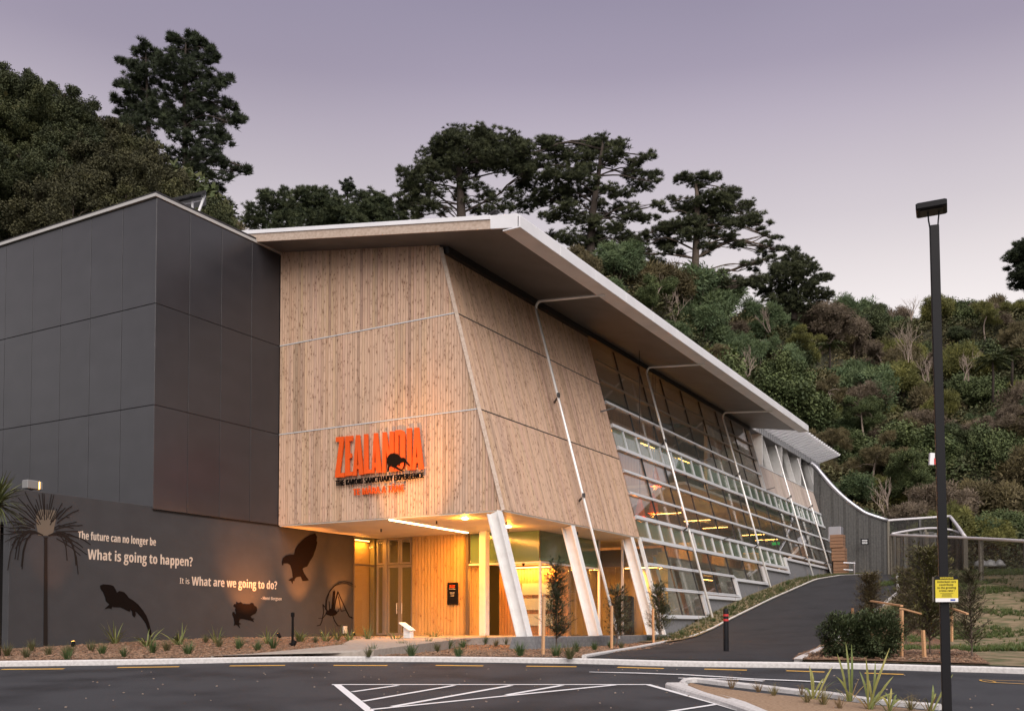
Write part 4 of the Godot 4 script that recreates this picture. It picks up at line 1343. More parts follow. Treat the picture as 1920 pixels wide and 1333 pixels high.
func build_interior():
	var warm := Color(1.0, 0.70, 0.34)
	var gold := Color(1.0, 0.66, 0.24)
	var st := mb()
	box(st, Vector3(17, 0.3, 42.5), Transform3D(Basis.IDENTITY, L(-7.55, 0.22, 26.4)))
	part("floor", st, mats.grey_floor, centre)
	st = mb()
	box(st, Vector3(7.0, 0.06, 5.3), Transform3D(Basis.IDENTITY, L(-5.05, 0.36, 2.7)))
	part("entrance_floor", st, mats.path_concrete, centre)
	# hall behind the doors
	st = mb()
	box(st, Vector3(0.2, 3.7, 5.0), Transform3D(Basis.IDENTITY, L(-8.75, 2.2, 7.7)))
	box(st, Vector3(4.0, 3.7, 0.2), Transform3D(Basis.IDENTITY, L(-6.7, 2.2, 9.9)))
	part("inner_wall", st, mats.olive_wall, centre)
	st = mb()
	box(st, Vector3(0.12, 2.6, 0.5), Transform3D(Basis.IDENTITY, L(-7.15, 1.7, 6.6)))
	part("door_leaf", st, mats.gold_wall, centre)
	st = mb()
	box(st, Vector3(0.5, 1.75, 0.3), Transform3D(Basis.IDENTITY, L(-7.5, 1.25, 8.2)), 0.05)
	part("dark_block", st, mats.matt_black, centre)
	# a side pane where the rendered wall ends, an unseen strip and gold board behind it
	st = mb()
	box(st, Vector3(0.03, 3.5, 1.3), Transform3D(Basis.IDENTITY, L(-8.92, 2.15, 4.6)))
	part("inner_wall", st, mats.gold_wall, centre)
	strip(centre, L(-8.75, 3.9, 4.1), L(-8.75, 3.9, 5.0), 0.06, mats.lamp_warm, 1.4, gold)
	for q in [[0.42, 2.95], [3.02, 3.95]]:
		st = mb()
		quad(st, L(-8.6, q[0], 3.98), L(-8.6, q[1], 3.98), L(-8.6, q[1], 5.2), L(-8.6, q[0], 5.2))
		part("pane", st, mats.door_glass, centre)
	st = mb()
	box(st, Vector3(0.06, 0.07, 1.24), Transform3D(Basis.IDENTITY, L(-8.6, 2.985, 4.6)))
	box(st, Vector3(0.06, 3.55, 0.06), Transform3D(Basis.IDENTITY, L(-8.6, 2.2, 3.94)))
	part("frame_post", st, mats.bronze_frame, centre)
	strip(centre, L(-7.4, 3.9, 7.0), L(-6.8, 3.9, 7.0), 0.08, mats.lamp_warm, 1.3, warm)  # unseen strip, placed to light the hall behind the doors
	# lobby: boarded back wall washed by a strip of light, pale boards on it
	wall_boards("lobby_boards", centre, L(-4.6, 0.4, 7.5), Vector3(1, 0, 0), Vector3.UP, Vector3(0, 0, 1), 2.9, 2.55, 0.12, mats.brown_wood, 0.1)
	st = mb()
	box(st, Vector3(2.9, 3.6, 0.15), Transform3D(Basis.IDENTITY, L(-3.15, 2.2, 7.62)))
	part("inner_wall", st, mats.brown_wood, centre)
	st = mb()
	box(st, Vector3(2.85, 0.08, 4.4), Transform3D(Basis.IDENTITY, L(-3.16, 3.02, 7.6)))
	part("lobby_ceiling", st, mats.ceiling_paint, centre)
	for y in [0.98, 1.55, 2.1]:
		st = mb()
		box(st, Vector3(1.25, 0.42, 0.02), Transform3D(Basis.IDENTITY, L(-2.95, y, 7.44)))
		part("pale_board", st, mats.pale_board, centre)
	strip(centre, L(-4.3, 2.88, 7.3), L(-2.2, 2.88, 7.3), 0.06, mats.lamp_warm, 7.0, gold)
	# golden wall farther in, with beams above
	wall_boards("gold_boards", centre, L(-5.0, 0.4, 13.6), Vector3(1, 0, 0), Vector3.UP, Vector3(0, 0, 1), 4.7, 3.4, 0.3, mats.gold_cladding, 0.1)
	for k in 6:
		st = mb()
		box(st, Vector3(4.6, 0.16, 0.1), Transform3D(Basis.IDENTITY, L(-2.65, 3.1 + 0.14 * k, 10.6 + 0.5 * k)))
		part("ceiling_beam", st, mats.bronze_frame, centre)
	st = mb()
	box(st, Vector3(4.9, 0.12, 3.9), Transform3D(Basis.IDENTITY, L(-2.85, 4.12, 12.0)))
	part("upper_floor", st, mats.ceiling_paint, centre)
	strip(centre, L(-1.2, 3.0, 11.4), L(0.3, 3.0, 11.4), 0.07, mats.lamp_warm, 7.0, gold)  # unseen strip, placed to light the golden wall
	strip(centre, L(-3.4, 2.96, 9.4), L(-2.0, 2.96, 9.4), 0.06, mats.lamp_warm, 7.0, gold)  # unseen strip, placed to light the inner lobby
	for q in [[-1.9, 12.9, 1.6], [-0.4, 13.0, 1.25], [-2.9, 9.2, 1.7]]:
		st = mb()
		box(st, Vector3(0.7, q[2], 0.45), Transform3D(Basis.IDENTITY, L(q[0], 0.38 + q[2] / 2, q[1])), 0.06)
		part("dark_block", st, mats.brown_black, centre)  # dark shapes seen through the glass, built as plain blocks
	# the long hall: boarded wall, upper floor, lamps
	wall_boards("hall_boards", centre, L(-7.6, 0.4, 10.2), Vector3(0, 0, -1), Vector3.UP, Vector3(1, 0, 0), 37.3, 12.3, 0.4, mats.brown_wood, 0.22, 0.02)
	st = mb()
	box(st, Vector3(0.2, 13, 37.6), Transform3D(Basis.IDENTITY, L(-7.75, 6.6, 28.9)))
	part("inner_wall", st, mats.shadow_gap, centre)
	st = mb()
	box(st, Vector3(4.6, 0.3, 27.0), Transform3D(Basis.IDENTITY, L(-5.3, 3.95, 33.9)))
	part("upper_floor", st, mats.bronze_frame, centre)
	st = mb()
	box(st, Vector3(5.2, 0.14, 26.0), Transform3D(Basis.IDENTITY, L(-5.0, 7.7, 34.4)))
	part("upper_ceiling", st, mats.ceiling_paint, centre)
	for q in [[24.2, 6.6, -4.4], [28.2, 6.6, -4.2], [32.5, 6.6, -4.6], [37.0, 6.5, -3.6], [42.0, 6.6, -4.2]]:
		strip(centre, L(q[2] - 0.75, q[1], q[0]), L(q[2] + 0.75, q[1], q[0]), 0.06, mats.lamp_warm, 6.0, warm)
	for q in [[13.5, 10.3], [19.0, 10.3], [24.5, 10.3], [30.0, 10.3], [16.0, 7.0], [21.0, 3.6], [27.0, 3.6], [34.0, 3.6], [41.0, 3.6]]:
		strip(centre, L(-5.6, q[1], q[0] - 0.9), L(-5.6, q[1], q[0] + 0.9), 0.05, mats.lamp_warm, 1.9, warm, "unseen_hall_light")  # unseen lamps, placed to warm the hall behind the glass
	for q in [[26.0, 4.15, 1.0, 1.5], [31.0, 4.15, 0.9, 0.9], [37.0, 4.15, 1.2, 1.0]]:
		st = mb()
		box(st, Vector3(0.8, q[2], q[3]), Transform3D(Basis.IDENTITY, L(-3.8, q[1] + q[2] / 2, q[0])), 0.04)
		part("counter", st, mats.gold_wall, centre)
	st = mb()
	box(st, Vector3(0.5, 0.18, 0.04), Transform3D(Basis.IDENTITY, L(-3.2, 6.2, 40.6)))
	part("exit_light", st, mats.exit_green, centre)
	# grey curtains inside the lower glass
	for k in 14:
		st = mb()
		var sa := 10.6 + k * 2.6
		var yb := maxf(0.42, sill_y(sa) - 1.0)
		if k % 5 == 3:
			continue
		for j in 26:
			var a0 := sa + j * 0.08
			var f0 := -0.9 + 0.05 * sin(j * 2.4)
			var f1 := -0.9 + 0.05 * sin((j + 1) * 2.4)
			quad(st, slope_pt(a0, yb, f0), slope_pt(a0, 3.8, f0), slope_pt(a0 + 0.08, 3.8, f1), slope_pt(a0 + 0.08, yb, f1))
		part("curtain", st, mats.curtain, centre)
	st = mb()
	tube(st, [slope_pt(30.5, 3.6, -0.9), slope_pt(46.8, 8.0, -0.9)], 0.1, 0.1, 8)
	part("wind_brace", st, mats.white_paint, centre)
	# cone shades hanging from the roof; the highest is a reflection built as a lamp
	var where := [[12.9, 5.15, -1.2, "orange cone lamp hanging nearest the timber wall, behind the glass"], [15.6, 5.6, -1.7, "orange cone lamp hanging behind the second downpipe, the middle one"], [16.6, 6.9, -2.0, "highest orange cone behind the second downpipe, a reflection built as a lamp"]]
	for w in where:
		var p := thing("pendant_lamp", w[3], "lamp", site * moved(w[2], w[1], -w[0]), "cone lamps hanging in the hall")
		var sh := mb()
		sh.set_smooth_group(0)
		var rings := []
		for q in [[0.0, 0.24], [0.3, 0.18], [0.65, 0.09], [0.85, 0.03]]:
			var ring := []
			for k in 14:
				ring.append(Vector3(cos(TAU * k / 14.0) * q[1], q[0], -sin(TAU * k / 14.0) * q[1]))
			rings.append(ring)
		loft(sh, rings)
		part("lamp_shade", sh, mats.lamp_orange, p)
		var co := mb()
		tube(co, [Vector3(0, 0.8, 0), Vector3(0, 12.0 - w[1], 0)], 0.012, 0.012, 4)
		part("cord", co, mats.black_joint, p)
		omni(p, Vector3(0, -0.06, 0), Color(1.0, 0.55, 0.2), 0.6, 0.1)

# ------------------------------------------------------------------ lamps outside
func build_lights():
	var warm := Color(1.0, 0.62, 0.2)
	strip(centre, L(-4.08, 3.985, 0.12), L(-4.28, 3.985, 4.8), 0.09, mats.lamp_white, 17.0, warm, "ceiling_strip")
	for q in [[-1.9, 0.96], [-1.98, 3.7]]:
		var st := mb()
		st.set_smooth_group(0)
		var rings := []
		for e in [[3.96, 0.09], [3.985, 0.1], [4.0, 0.1]]:
			var ring := []
			for k in 16:
				ring.append(L(q[0] + cos(TAU * k / 16.0) * e[1], e[0], q[1] + sin(TAU * k / 16.0) * e[1]))
			rings.append(ring)
		loft(st, rings, true, true)
		part("downlight", st, mats.lamp_white, centre)
		omni(centre, L(q[0], 3.9, q[1]), warm, 1.1, 0.08)
	for q in [[-6.1, 2.3], [-3.1, 1.2], [-1.3, 2.4], [-0.9, 6.6], [-2.4, 4.4]]:
		var st := mb()
		tube(st, [L(q[0], 4.0, q[1]), L(q[0], 3.9, q[1])], 0.02, 0.03, 6)
		part("sprinkler", st, mats.dark_steel, centre)
	# uplights set in the bed; those for the tree silhouette and the sign are unseen
	var spots := [["black uplight in the bark below the frog", -1.3, -8.6, 1.5, 2.4, 34.0, 7.5, 1.1], ["black uplight in the bark below the bird", 1.05, -8.6, 1.6, 3.2, 26.0, 11.0, 0.8], ["black uplight in the bark below the insect", 3.15, -8.6, 0.85, 2.6, 24.0, 9.0, 0.42], ["unseen uplight in the bark, placed to light the tree silhouette", -8.1, -8.6, 1.2, 4.2, 24.0, 1.6, 0.6]]
	for q in spots:
		var at := site * L(q[2] + q[7] + 0.25, 0, q[1])
		at.y = level(at) + 0.09
		uplight(q[0], at, site * L(q[2], q[4], q[1]), q[5], q[6], Color(1.0, 0.58, 0.25))
	var at := site * L(-3.6, 0, -4.6)
	at.y = level(at) + 0.09
	uplight("unseen uplight in the bark, placed to light the orange sign", at, site * L(-3.1, 5.45, 0), 16.0, 36.0, Color(1.0, 0.7, 0.34))

func uplight(label: String, at: Vector3, to: Vector3, cone: float, e: float, c: Color):
	var d := (to - at).normalized()
	var x := d.cross(Vector3.UP).normalized()
	var o := thing("ground_uplight", label, "light", Transform3D(Basis(x, d, x.cross(d)), at), "uplights in the bark beds")
	var st := mb()
	st.set_smooth_group(0)
	tube(st, [Vector3(0, -0.1, 0), Vector3(0, 0.05, 0)], 0.05, 0.055, 12)
	part("housing", st, mats.matt_black, o)
	st = mb()
	tube(st, [Vector3(0, 0.051, 0), Vector3(0, 0.056, 0)], 0.042, 0.042, 12)
	part("lens", st, mats.lamp_warm, o)
	var l := SpotLight3D.new()
	l.name = "lamp_light"
	l.light_color = c
	l.light_energy = e
	l.light_size = 0.04
	l.spot_angle = cone
	l.spot_angle_attenuation = 1.0
	l.spot_range = 60.0
	l.spot_attenuation = 2.0
	l.shadow_enabled = true
	l.transform = Transform3D(Basis(Vector3.RIGHT, PI / 2), Vector3(0, 0.08, 0))
	o.add_child(l, true)

# ------------------------------------------------------------------ lettering
func text_mesh(t: String, bold: bool, depth: float) -> TextMesh:
	var f := SystemFont.new()
	f.font_names = PackedStringArray(["Droid Sans"])
	f.font_weight = 700 if bold else 400
	var m := TextMesh.new()
	m.font = f
	m.text = t
	m.font_size = 64
	m.pixel_size = 0.01
	m.depth = depth
	m.curve_step = 2.0
	m.horizontal_alignment = HORIZONTAL_ALIGNMENT_LEFT
	return m

func write_on(at: Transform3D, t: String, x0: float, x1: float, base: float, cap: float, depth: float, bold := true) -> Array:
	# lettering whose capitals stand from base to base + cap between x0 and x1 in the plane of at
	var ref := text_mesh("H", bold, depth).get_aabb()
	var m := text_mesh(t, bold, depth)
	var bb := m.get_aabb()
	var sx := (x1 - x0) / bb.size.x
	var sy := cap / ref.size.y
	return [m, at * Transform3D(Basis.from_scale(Vector3(sx, sy, 1)), Vector3(x0 - bb.position.x * sx, base - ref.position.y * sy, depth / 2))]

func build_writing():
	# on the rendered wall: x runs along the wall, z out of it
	var wall := site * Transform3D(Basis(Vector3(0, 0, -1), Vector3.UP, Vector3(1, 0, 0)), Vector3(-8.598, 0, 0))
	var q := [["The future can no longer be", Vector2(-7.388, 3.01), Vector2(-4.875, 3.044), 0.205, true, "first line of cream lettering on the grey wall, the smaller words at top"], ["What is going to happen?", Vector2(-7.091, 2.509), Vector2(-3.527, 2.509), 0.265, true, "second line of cream lettering, the boldest question on the grey wall"], ["It is", Vector2(-3.997, 1.985), Vector2(-3.64, 1.984), 0.165, false, "two thin cream words ahead of the last question on the wall"], ["What are we going to do?", Vector2(-3.549, 1.955), Vector2(0.02, 1.94), 0.255, true, "lowest cream question on the grey wall, above the frog"], ["- Henri Bergson", Vector2(-0.701, 1.6), Vector2(0.235, 1.588), 0.1, false, "tiny cream credit line on the grey wall below the bird"]]
	for r in q:
		var w := write_on(wall, r[0], r[1].x, r[2].x, (r[1].y + r[2].y) / 2, r[3], 0.008, r[4])
		tag(top("wall_lettering", w[0], mats.lettering_cream, w[1]), r[5], "lettering", "")
	# the orange sign on the timber front
	var front := site * moved(0, 0, 0.07)
	var sign := thing("building_sign", "orange cut out letters with a dark kiwi shape on the timber front", "sign", front)
	var letters := [PackedVector2Array([Vector2(-6.039, 6.677), Vector2(-5.71, 6.669), Vector2(-5.728, 6.514), Vector2(-5.87, 5.536), Vector2(-5.685, 5.529), Vector2(-5.684, 5.389), Vector2(-6.063, 5.405), Vector2(-6.055, 5.547), Vector2(-5.897, 6.521), Vector2(-6.038, 6.524)]),
		PackedVector2Array([Vector2(-5.662, 6.672), Vector2(-5.358, 6.658), Vector2(-5.369, 6.499), Vector2(-5.5, 6.502), Vector2(-5.49, 6.115), Vector2(-5.409, 6.113), Vector2(-5.408, 5.976), Vector2(-5.496, 5.945), Vector2(-5.488, 5.54), Vector2(-5.367, 5.538), Vector2(-5.361, 5.421), Vector2(-5.66, 5.412)]),
		PackedVector2Array([Vector2(-5.239, 6.665), Vector2(-5.097, 6.655), Vector2(-4.936, 5.413), Vector2(-5.106, 5.411), Vector2(-5.126, 5.605), Vector2(-5.156, 5.604), Vector2(-5.157, 5.72), Vector2(-5.126, 5.721), Vector2(-5.168, 6.227), Vector2(-5.197, 5.719), Vector2(-5.162, 5.718), Vector2(-5.161, 5.602), Vector2(-5.197, 5.601), Vector2(-5.214, 5.402), Vector2(-5.354, 5.402)]),
		PackedVector2Array([Vector2(-4.926, 6.663), Vector2(-4.776, 6.657), Vector2(-4.745, 5.547), Vector2(-4.622, 5.548), Vector2(-4.628, 5.439), Vector2(-4.918, 5.424)]),
		PackedVector2Array([Vector2(-4.536, 6.656), Vector2(-4.397, 6.648), Vector2(-4.241, 5.432), Vector2(-4.432, 5.429), Vector2(-4.456, 5.603), Vector2(-4.479, 5.603), Vector2(-4.48, 5.735), Vector2(-4.452, 5.736), Vector2(-4.485, 6.221), Vector2(-4.519, 5.736), Vector2(-4.484, 5.735), Vector2(-4.484, 5.603), Vector2(-4.511, 5.604), Vector2(-4.529, 5.435), Vector2(-4.615, 5.436)]),
		PackedVector2Array([Vector2(-4.202, 6.647), Vector2(-4.065, 6.643), Vector2(-3.943, 6.024), Vector2(-3.933, 6.648), Vector2(-3.781, 6.637), Vector2(-3.759, 5.431), Vector2(-3.917, 5.425), Vector2(-4.073, 6.109), Vector2(-4.081, 5.429), Vector2(-4.211, 5.43)]),
		PackedVector2Array([Vector2(-3.736, 6.656), Vector2(-3.522, 6.662), Vector2(-3.41, 6.611), Vector2(-3.354, 6.499), Vector2(-3.356, 5.572), Vector2(-3.427, 5.454), Vector2(-3.561, 5.428), Vector2(-3.736, 5.427), Vector2(-3.735, 6.04), Vector2(-3.598, 6.03), Vector2(-3.593, 5.558), Vector2(-3.535, 5.568), Vector2(-3.544, 6.507), Vector2(-3.602, 6.505), Vector2(-3.6, 6.034), Vector2(-3.735, 6.044)]),
		PackedVector2Array([Vector2(-3.295, 6.676), Vector2(-3.122, 6.675), Vector2(-3.103, 5.428), Vector2(-3.271, 5.423)]),
		PackedVector2Array([Vector2(-3.011, 6.669), Vector2(-2.858, 6.659), Vector2(-2.678, 5.408), Vector2(-2.848, 5.402), Vector2(-2.871, 5.604), Vector2(-2.91, 5.605), Vector2(-2.911, 5.77), Vector2(-2.893, 5.772), Vector2(-2.928, 6.114), Vector2(-2.957, 5.772), Vector2(-2.915, 5.77), Vector2(-2.915, 5.604), Vector2(-2.95, 5.605), Vector2(-2.971, 5.407), Vector2(-3.09, 5.409)])]
	for p in letters:
		var st := mb()
		slab(st, p, 0.05)
		part("letter", st, mats.orange, sign)
	var st := mb()
	slab(st, PackedVector2Array([Vector2(-4.014, 5.699), Vector2(-4.003, 5.827), Vector2(-3.947, 5.914), Vector2(-3.857, 5.958), Vector2(-3.744, 5.961), Vector2(-3.608, 5.921), Vector2(-3.53, 5.841), Vector2(-3.485, 5.797), Vector2(-3.384, 5.792), Vector2(-3.317, 5.75), Vector2(-3.301, 5.703), Vector2(-3.148, 5.533), Vector2(-3.168, 5.52), Vector2(-3.346, 5.676), Vector2(-3.45, 5.661), Vector2(-3.54, 5.623), Vector2(-3.629, 5.585), Vector2(-3.719, 5.547), Vector2(-3.787, 5.543), Vector2(-3.866, 5.581), Vector2(-3.927, 5.56), Vector2(-3.953, 5.419), Vector2(-4.001, 5.423), Vector2(-3.986, 5.513), Vector2(-3.964, 5.613)]), 0.02, moved(0, 0, 0.056))
	stroke(st, PackedVector2Array([Vector2(-3.719, 5.556), Vector2(-3.606, 5.483), Vector2(-3.483, 5.426)]), 0.07, 0.04, 0.02, moved(0, 0, 0.057))
	stroke(st, PackedVector2Array([Vector2(-3.361, 5.663), Vector2(-3.365, 5.563), Vector2(-3.4, 5.475), Vector2(-3.467, 5.413)]), 0.03, 0.03, 0.02, moved(0, 0, 0.057))
	part("bird_shape", st, mats.brown_black, sign)
	var a := Vector2(-6.054, 5.14)
	var b := Vector2(-2.683, 5.146)
	var w := write_on(Transform3D.IDENTITY, "THE KARORI SANCTUARY EXPERIENCE", a.x, b.x, (a.y + b.y) / 2, 0.17, 0.04)
	part("tagline", w[0], mats.brown_black, sign, w[1])
	a = Vector2(-5.347, 4.798)
	b = Vector2(-3.405, 4.797)
	w = write_on(Transform3D.IDENTITY, "TE MĀRA A TĀNE", a.x, b.x, (a.y + b.y) / 2, 0.2, 0.04)
	part("tagline", w[0], mats.orange, sign, w[1])
	# the black board beside the doors
	var face := site * moved(0, 0, -5.12)
	var nb := thing("notice_board", "black notice board with rounded corners on the timber wall beside the doors", "notice board", face)
	st = mb()
	box(st, Vector3(0.46, 0.78, 0.05), moved(-5.07, 1.9, 0.03), 0.02)
	part("board", st, mats.black_paint, nb)
	w = write_on(moved(0, 0, 0.056), "ZEALANDIA", -5.19, -4.95, 2.1, 0.1, 0.004)
	part("heading", w[0], mats.orange, nb, w[1])
	for k in [[2.06, 0.26], [1.93, 0.2], [1.89, 0.16], [1.82, 0.15]]:
		st = mb()
		box(st, Vector3(k[1], 0.012, 0.003), moved(-5.07, k[0], 0.058))
		part("printed_line", st, mats.sign_white, nb)

func build_silhouettes():
	var wall := site * Transform3D(Basis(Vector3(0, 0, -1), Vector3.UP, Vector3(1, 0, 0)), Vector3(-8.596, 0, 0))
	var list := [["reptile_silhouette", PackedVector2Array([Vector2(-6.698, 1.824), Vector2(-6.601, 1.864), Vector2(-6.388, 1.858), Vector2(-6.271, 1.826), Vector2(-6.186, 1.701), Vector2(-6.161, 1.651), Vector2(-6.085, 1.699), Vector2(-5.932, 1.672), Vector2(-5.829, 1.584), Vector2(-5.776, 1.522), Vector2(-5.637, 1.459), Vector2(-5.462, 1.347), Vector2(-5.301, 1.191), Vector2(-5.174, 1.032), Vector2(-5.082, 0.842), Vector2(-5.007, 0.608), Vector2(-4.967, 0.373), Vector2(-5.022, 0.432), Vector2(-5.096, 0.608), Vector2(-5.189, 0.813), Vector2(-5.351, 1.001), Vector2(-5.5, 1.124), Vector2(-5.556, 1.152), Vector2(-5.534, 1.057), Vector2(-5.578, 0.984), Vector2(-5.638, 1.041), Vector2(-5.66, 1.156), Vector2(-5.73, 1.207), Vector2(-5.725, 1.141), Vector2(-5.822, 1.168), Vector2(-5.942, 1.224), Vector2(-6.044, 1.259), Vector2(-6.245, 1.255), Vector2(-6.312, 1.271), Vector2(-6.327, 1.203), Vector2(-6.394, 1.23), Vector2(-6.541, 1.205), Vector2(-6.444, 1.285), Vector2(-6.395, 1.328), Vector2(-6.505, 1.41), Vector2(-6.53, 1.508), Vector2(-6.597, 1.646), Vector2(-6.68, 1.741)]), "dark cut out of a crested reptile with a long hanging tail"],
		["frog_silhouette", PackedVector2Array([Vector2(-1.889, 1.367), Vector2(-1.846, 1.433), Vector2(-1.767, 1.428), Vector2(-1.759, 1.507), Vector2(-1.679, 1.463), Vector2(-1.581, 1.498), Vector2(-1.513, 1.456), Vector2(-1.491, 1.437), Vector2(-1.197, 1.44), Vector2(-1.128, 1.481), Vector2(-1.036, 1.466), Vector2(-1.013, 1.41), Vector2(-0.896, 1.352), Vector2(-0.872, 1.251), Vector2(-0.94, 1.15), Vector2(-1.114, 1.081), Vector2(-1.16, 1.047), Vector2(-1.099, 0.997), Vector2(-0.97, 0.982), Vector2(-1.067, 0.954), Vector2(-1.006, 0.881), Vector2(-1.167, 0.93), Vector2(-1.395, 0.962), Vector2(-1.565, 0.977), Vector2(-1.632, 0.944), Vector2(-1.653, 0.851), Vector2(-1.55, 0.812), Vector2(-1.661, 0.795), Vector2(-1.606, 0.687), Vector2(-1.718, 0.779), Vector2(-1.807, 0.792), Vector2(-1.859, 0.746), Vector2(-1.839, 0.86), Vector2(-1.876, 1.007), Vector2(-1.93, 1.105), Vector2(-1.922, 1.177), Vector2(-1.856, 1.187), Vector2(-1.816, 1.113), Vector2(-1.781, 1.139), Vector2(-1.818, 1.263), Vector2(-1.792, 1.316)]), "black cut out of a frog on the grey wall"],
		["bird_silhouette", PackedVector2Array([Vector2(0.246, 2.761), Vector2(0.235, 2.864), Vector2(0.283, 2.989), Vector2(0.431, 3.085), Vector2(0.631, 3.123), Vector2(0.824, 3.146), Vector2(0.858, 3.307), Vector2(1.035, 3.515), Vector2(1.345, 3.734), Vector2(1.607, 3.863), Vector2(1.847, 3.937), Vector2(1.902, 3.869), Vector2(1.94, 3.836), Vector2(1.92, 3.689), Vector2(1.959, 3.619), Vector2(1.88, 3.395), Vector2(1.748, 3.133), Vector2(1.617, 2.98), Vector2(1.46, 2.774), Vector2(1.251, 2.709), Vector2(1.226, 2.672), Vector2(1.305, 2.533), Vector2(1.411, 2.431), Vector2(1.544, 2.311), Vector2(1.413, 2.28), Vector2(1.23, 2.273), Vector2(1.151, 2.419), Vector2(0.945, 2.392), Vector2(0.843, 2.317), Vector2(0.834, 2.246), Vector2(0.772, 2.275), Vector2(0.743, 2.154), Vector2(0.692, 2.237), Vector2(0.55, 2.27), Vector2(0.665, 2.327), Vector2(0.766, 2.367), Vector2(0.713, 2.61), Vector2(0.645, 2.765), Vector2(0.509, 2.828), Vector2(0.309, 2.817), Vector2(0.285, 2.746)]), "dark cut out of a parrot with one wing raised"]]
	for q in list:
		var st := mb()
		slab(st, q[1], 0.012)
		tag(top(q[0], st, mats.brown_black, wall), q[2], "wall art")
	var wt := thing("insect_silhouette", "black cut out of a long legged insect with curved feelers by the doors", "wall art", wall)
	var st := mb()
	slab(st, PackedVector2Array([Vector2(2.42, 1.173), Vector2(2.491, 1.302), Vector2(2.558, 1.274), Vector2(2.613, 1.348), Vector2(2.724, 1.372), Vector2(2.837, 1.344), Vector2(2.962, 1.302), Vector2(3.042, 1.21), Vector2(2.907, 1.127), Vector2(2.682, 1.106)]), 0.014)
	part("body", st, mats.brown_black, wt)
	for s in [[PackedVector2Array([Vector2(2.753, 1.336), Vector2(2.832, 1.937), Vector2(2.899, 1.969), Vector2(2.858, 1.567), Vector2(2.804, 1.325)]), 0.1], [PackedVector2Array([Vector2(2.866, 1.308), Vector2(2.958, 1.681), Vector2(3.07, 1.963), Vector2(3.261, 1.688), Vector2(3.526, 1.318), Vector2(3.703, 1.093), Vector2(3.94, 1.035)]), 0.07], [PackedVector2Array([Vector2(3.105, 1.796), Vector2(3.248, 1.284), Vector2(3.496, 1.317)]), 0.04], [PackedVector2Array([Vector2(2.641, 1.323), Vector2(2.599, 1.617)]), 0.05], [PackedVector2Array([Vector2(2.513, 1.295), Vector2(2.28, 1.5), Vector2(2.315, 1.226), Vector2(2.231, 0.933), Vector2(2.15, 0.787), Vector2(1.988, 0.765)]), 0.05], [PackedVector2Array([Vector2(2.448, 1.184), Vector2(2.273, 1.025), Vector2(2.066, 1.02)]), 0.04], [PackedVector2Array([Vector2(2.806, 1.114), Vector2(2.898, 0.937), Vector2(3.069, 0.771), Vector2(3.241, 0.756)]), 0.05], [PackedVector2Array([Vector2(3.008, 1.236), Vector2(3.122, 1.293), Vector2(3.144, 1.379)]), 0.05]]:
		st = mb()
		stroke(st, s[0], s[1] * 0.62, s[1] * 0.4, 0.012)
		part("leg", st, mats.brown_black, wt)
	for s in [PackedVector2Array([Vector2(2.458, 1.294), Vector2(2.471, 1.632), Vector2(2.607, 1.93), Vector2(2.83, 2.141), Vector2(3.112, 2.282), Vector2(3.4, 2.339), Vector2(3.752, 2.3), Vector2(4.038, 2.196)]), PackedVector2Array([Vector2(2.402, 1.33), Vector2(2.443, 1.705), Vector2(2.635, 1.987), Vector2(2.886, 2.162), Vector2(3.227, 2.257), Vector2(3.575, 2.263), Vector2(4.026, 2.158)])]:
		st = mb()
		stroke(st, s, 0.022, 0.014, 0.011)
		part("feeler", st, mats.brown_black, wt)
	var ct := thing("tree_silhouette", "cut out of a tall cabbage tree with spiky leaves on the grey wall", "wall art", wall)
	st = mb()
	slab(st, PackedVector2Array([Vector2(-8.336, 0.251), Vector2(-8.363, 2.955), Vector2(-8.386, 2.994), Vector2(-8.26, 3.004), Vector2(-8.281, 2.961), Vector2(-8.225, 0.249)]), 0.012)
	part("trunk", st, mats.stain_brown, ct)
	st = mb()
	slab(st, PackedVector2Array([Vector2(-8.534, 3.023), Vector2(-8.583, 3.275), Vector2(-8.603, 3.542), Vector2(-8.488, 3.689), Vector2(-8.038, 3.708), Vector2(-8.049, 3.46), Vector2(-8.132, 3.041)]), 0.006)
	part("painted_glow", st, mats.taupe, ct)  # taupe stands in for lamplight behind the leaves
	var heart := Vector2(-8.328, 3.094)
	var r2 := RandomNumberGenerator.new()
	r2.seed = 77
	for k in 46:
		var a := lerpf(-0.35, PI + 0.35, (k + r2.randf() * 0.8) / 46.0)
		var r0 := r2.randf_range(0.25, 0.6)
		var len := r2.randf_range(0.35, 0.75)
		var p := PackedVector2Array()
		for i in 4:
			var rr := r0 + len * i / 3.0
			var v := heart + Vector2(cos(a), sin(a) * 1.0) * rr
			v.y = minf(v.y - (0.06 * i * i * absf(cos(a)) * r2.randf_range(0.2, 1.0) * 0.4), 4.1)
			p.append(v)
		st = mb()
		stroke(st, p, 0.024, 0.014, 0.008 + 0.0008 * (k % 5))
		part("leaf", st, mats.stain_brown, ct)
	for k in 14:
		var side := -1.0 if k % 2 == 0 else 1.0
		var reach := r2.randf_range(0.45, 0.95)
		var drop := r2.randf_range(0.35, 1.15)
		var p := PackedVector2Array()
		for i in 6:
			var t := i / 5.0
			p.append(heart + Vector2(side * (0.08 + reach * sin(t * 1.5)), -0.05 + 0.22 * sin(t * 2.2) - drop * t * t))
		st = mb()
		stroke(st, p, 0.024, 0.016, 0.008 + 0.0008 * (k % 5))
		part("leaf", st, mats.stain_brown, ct)

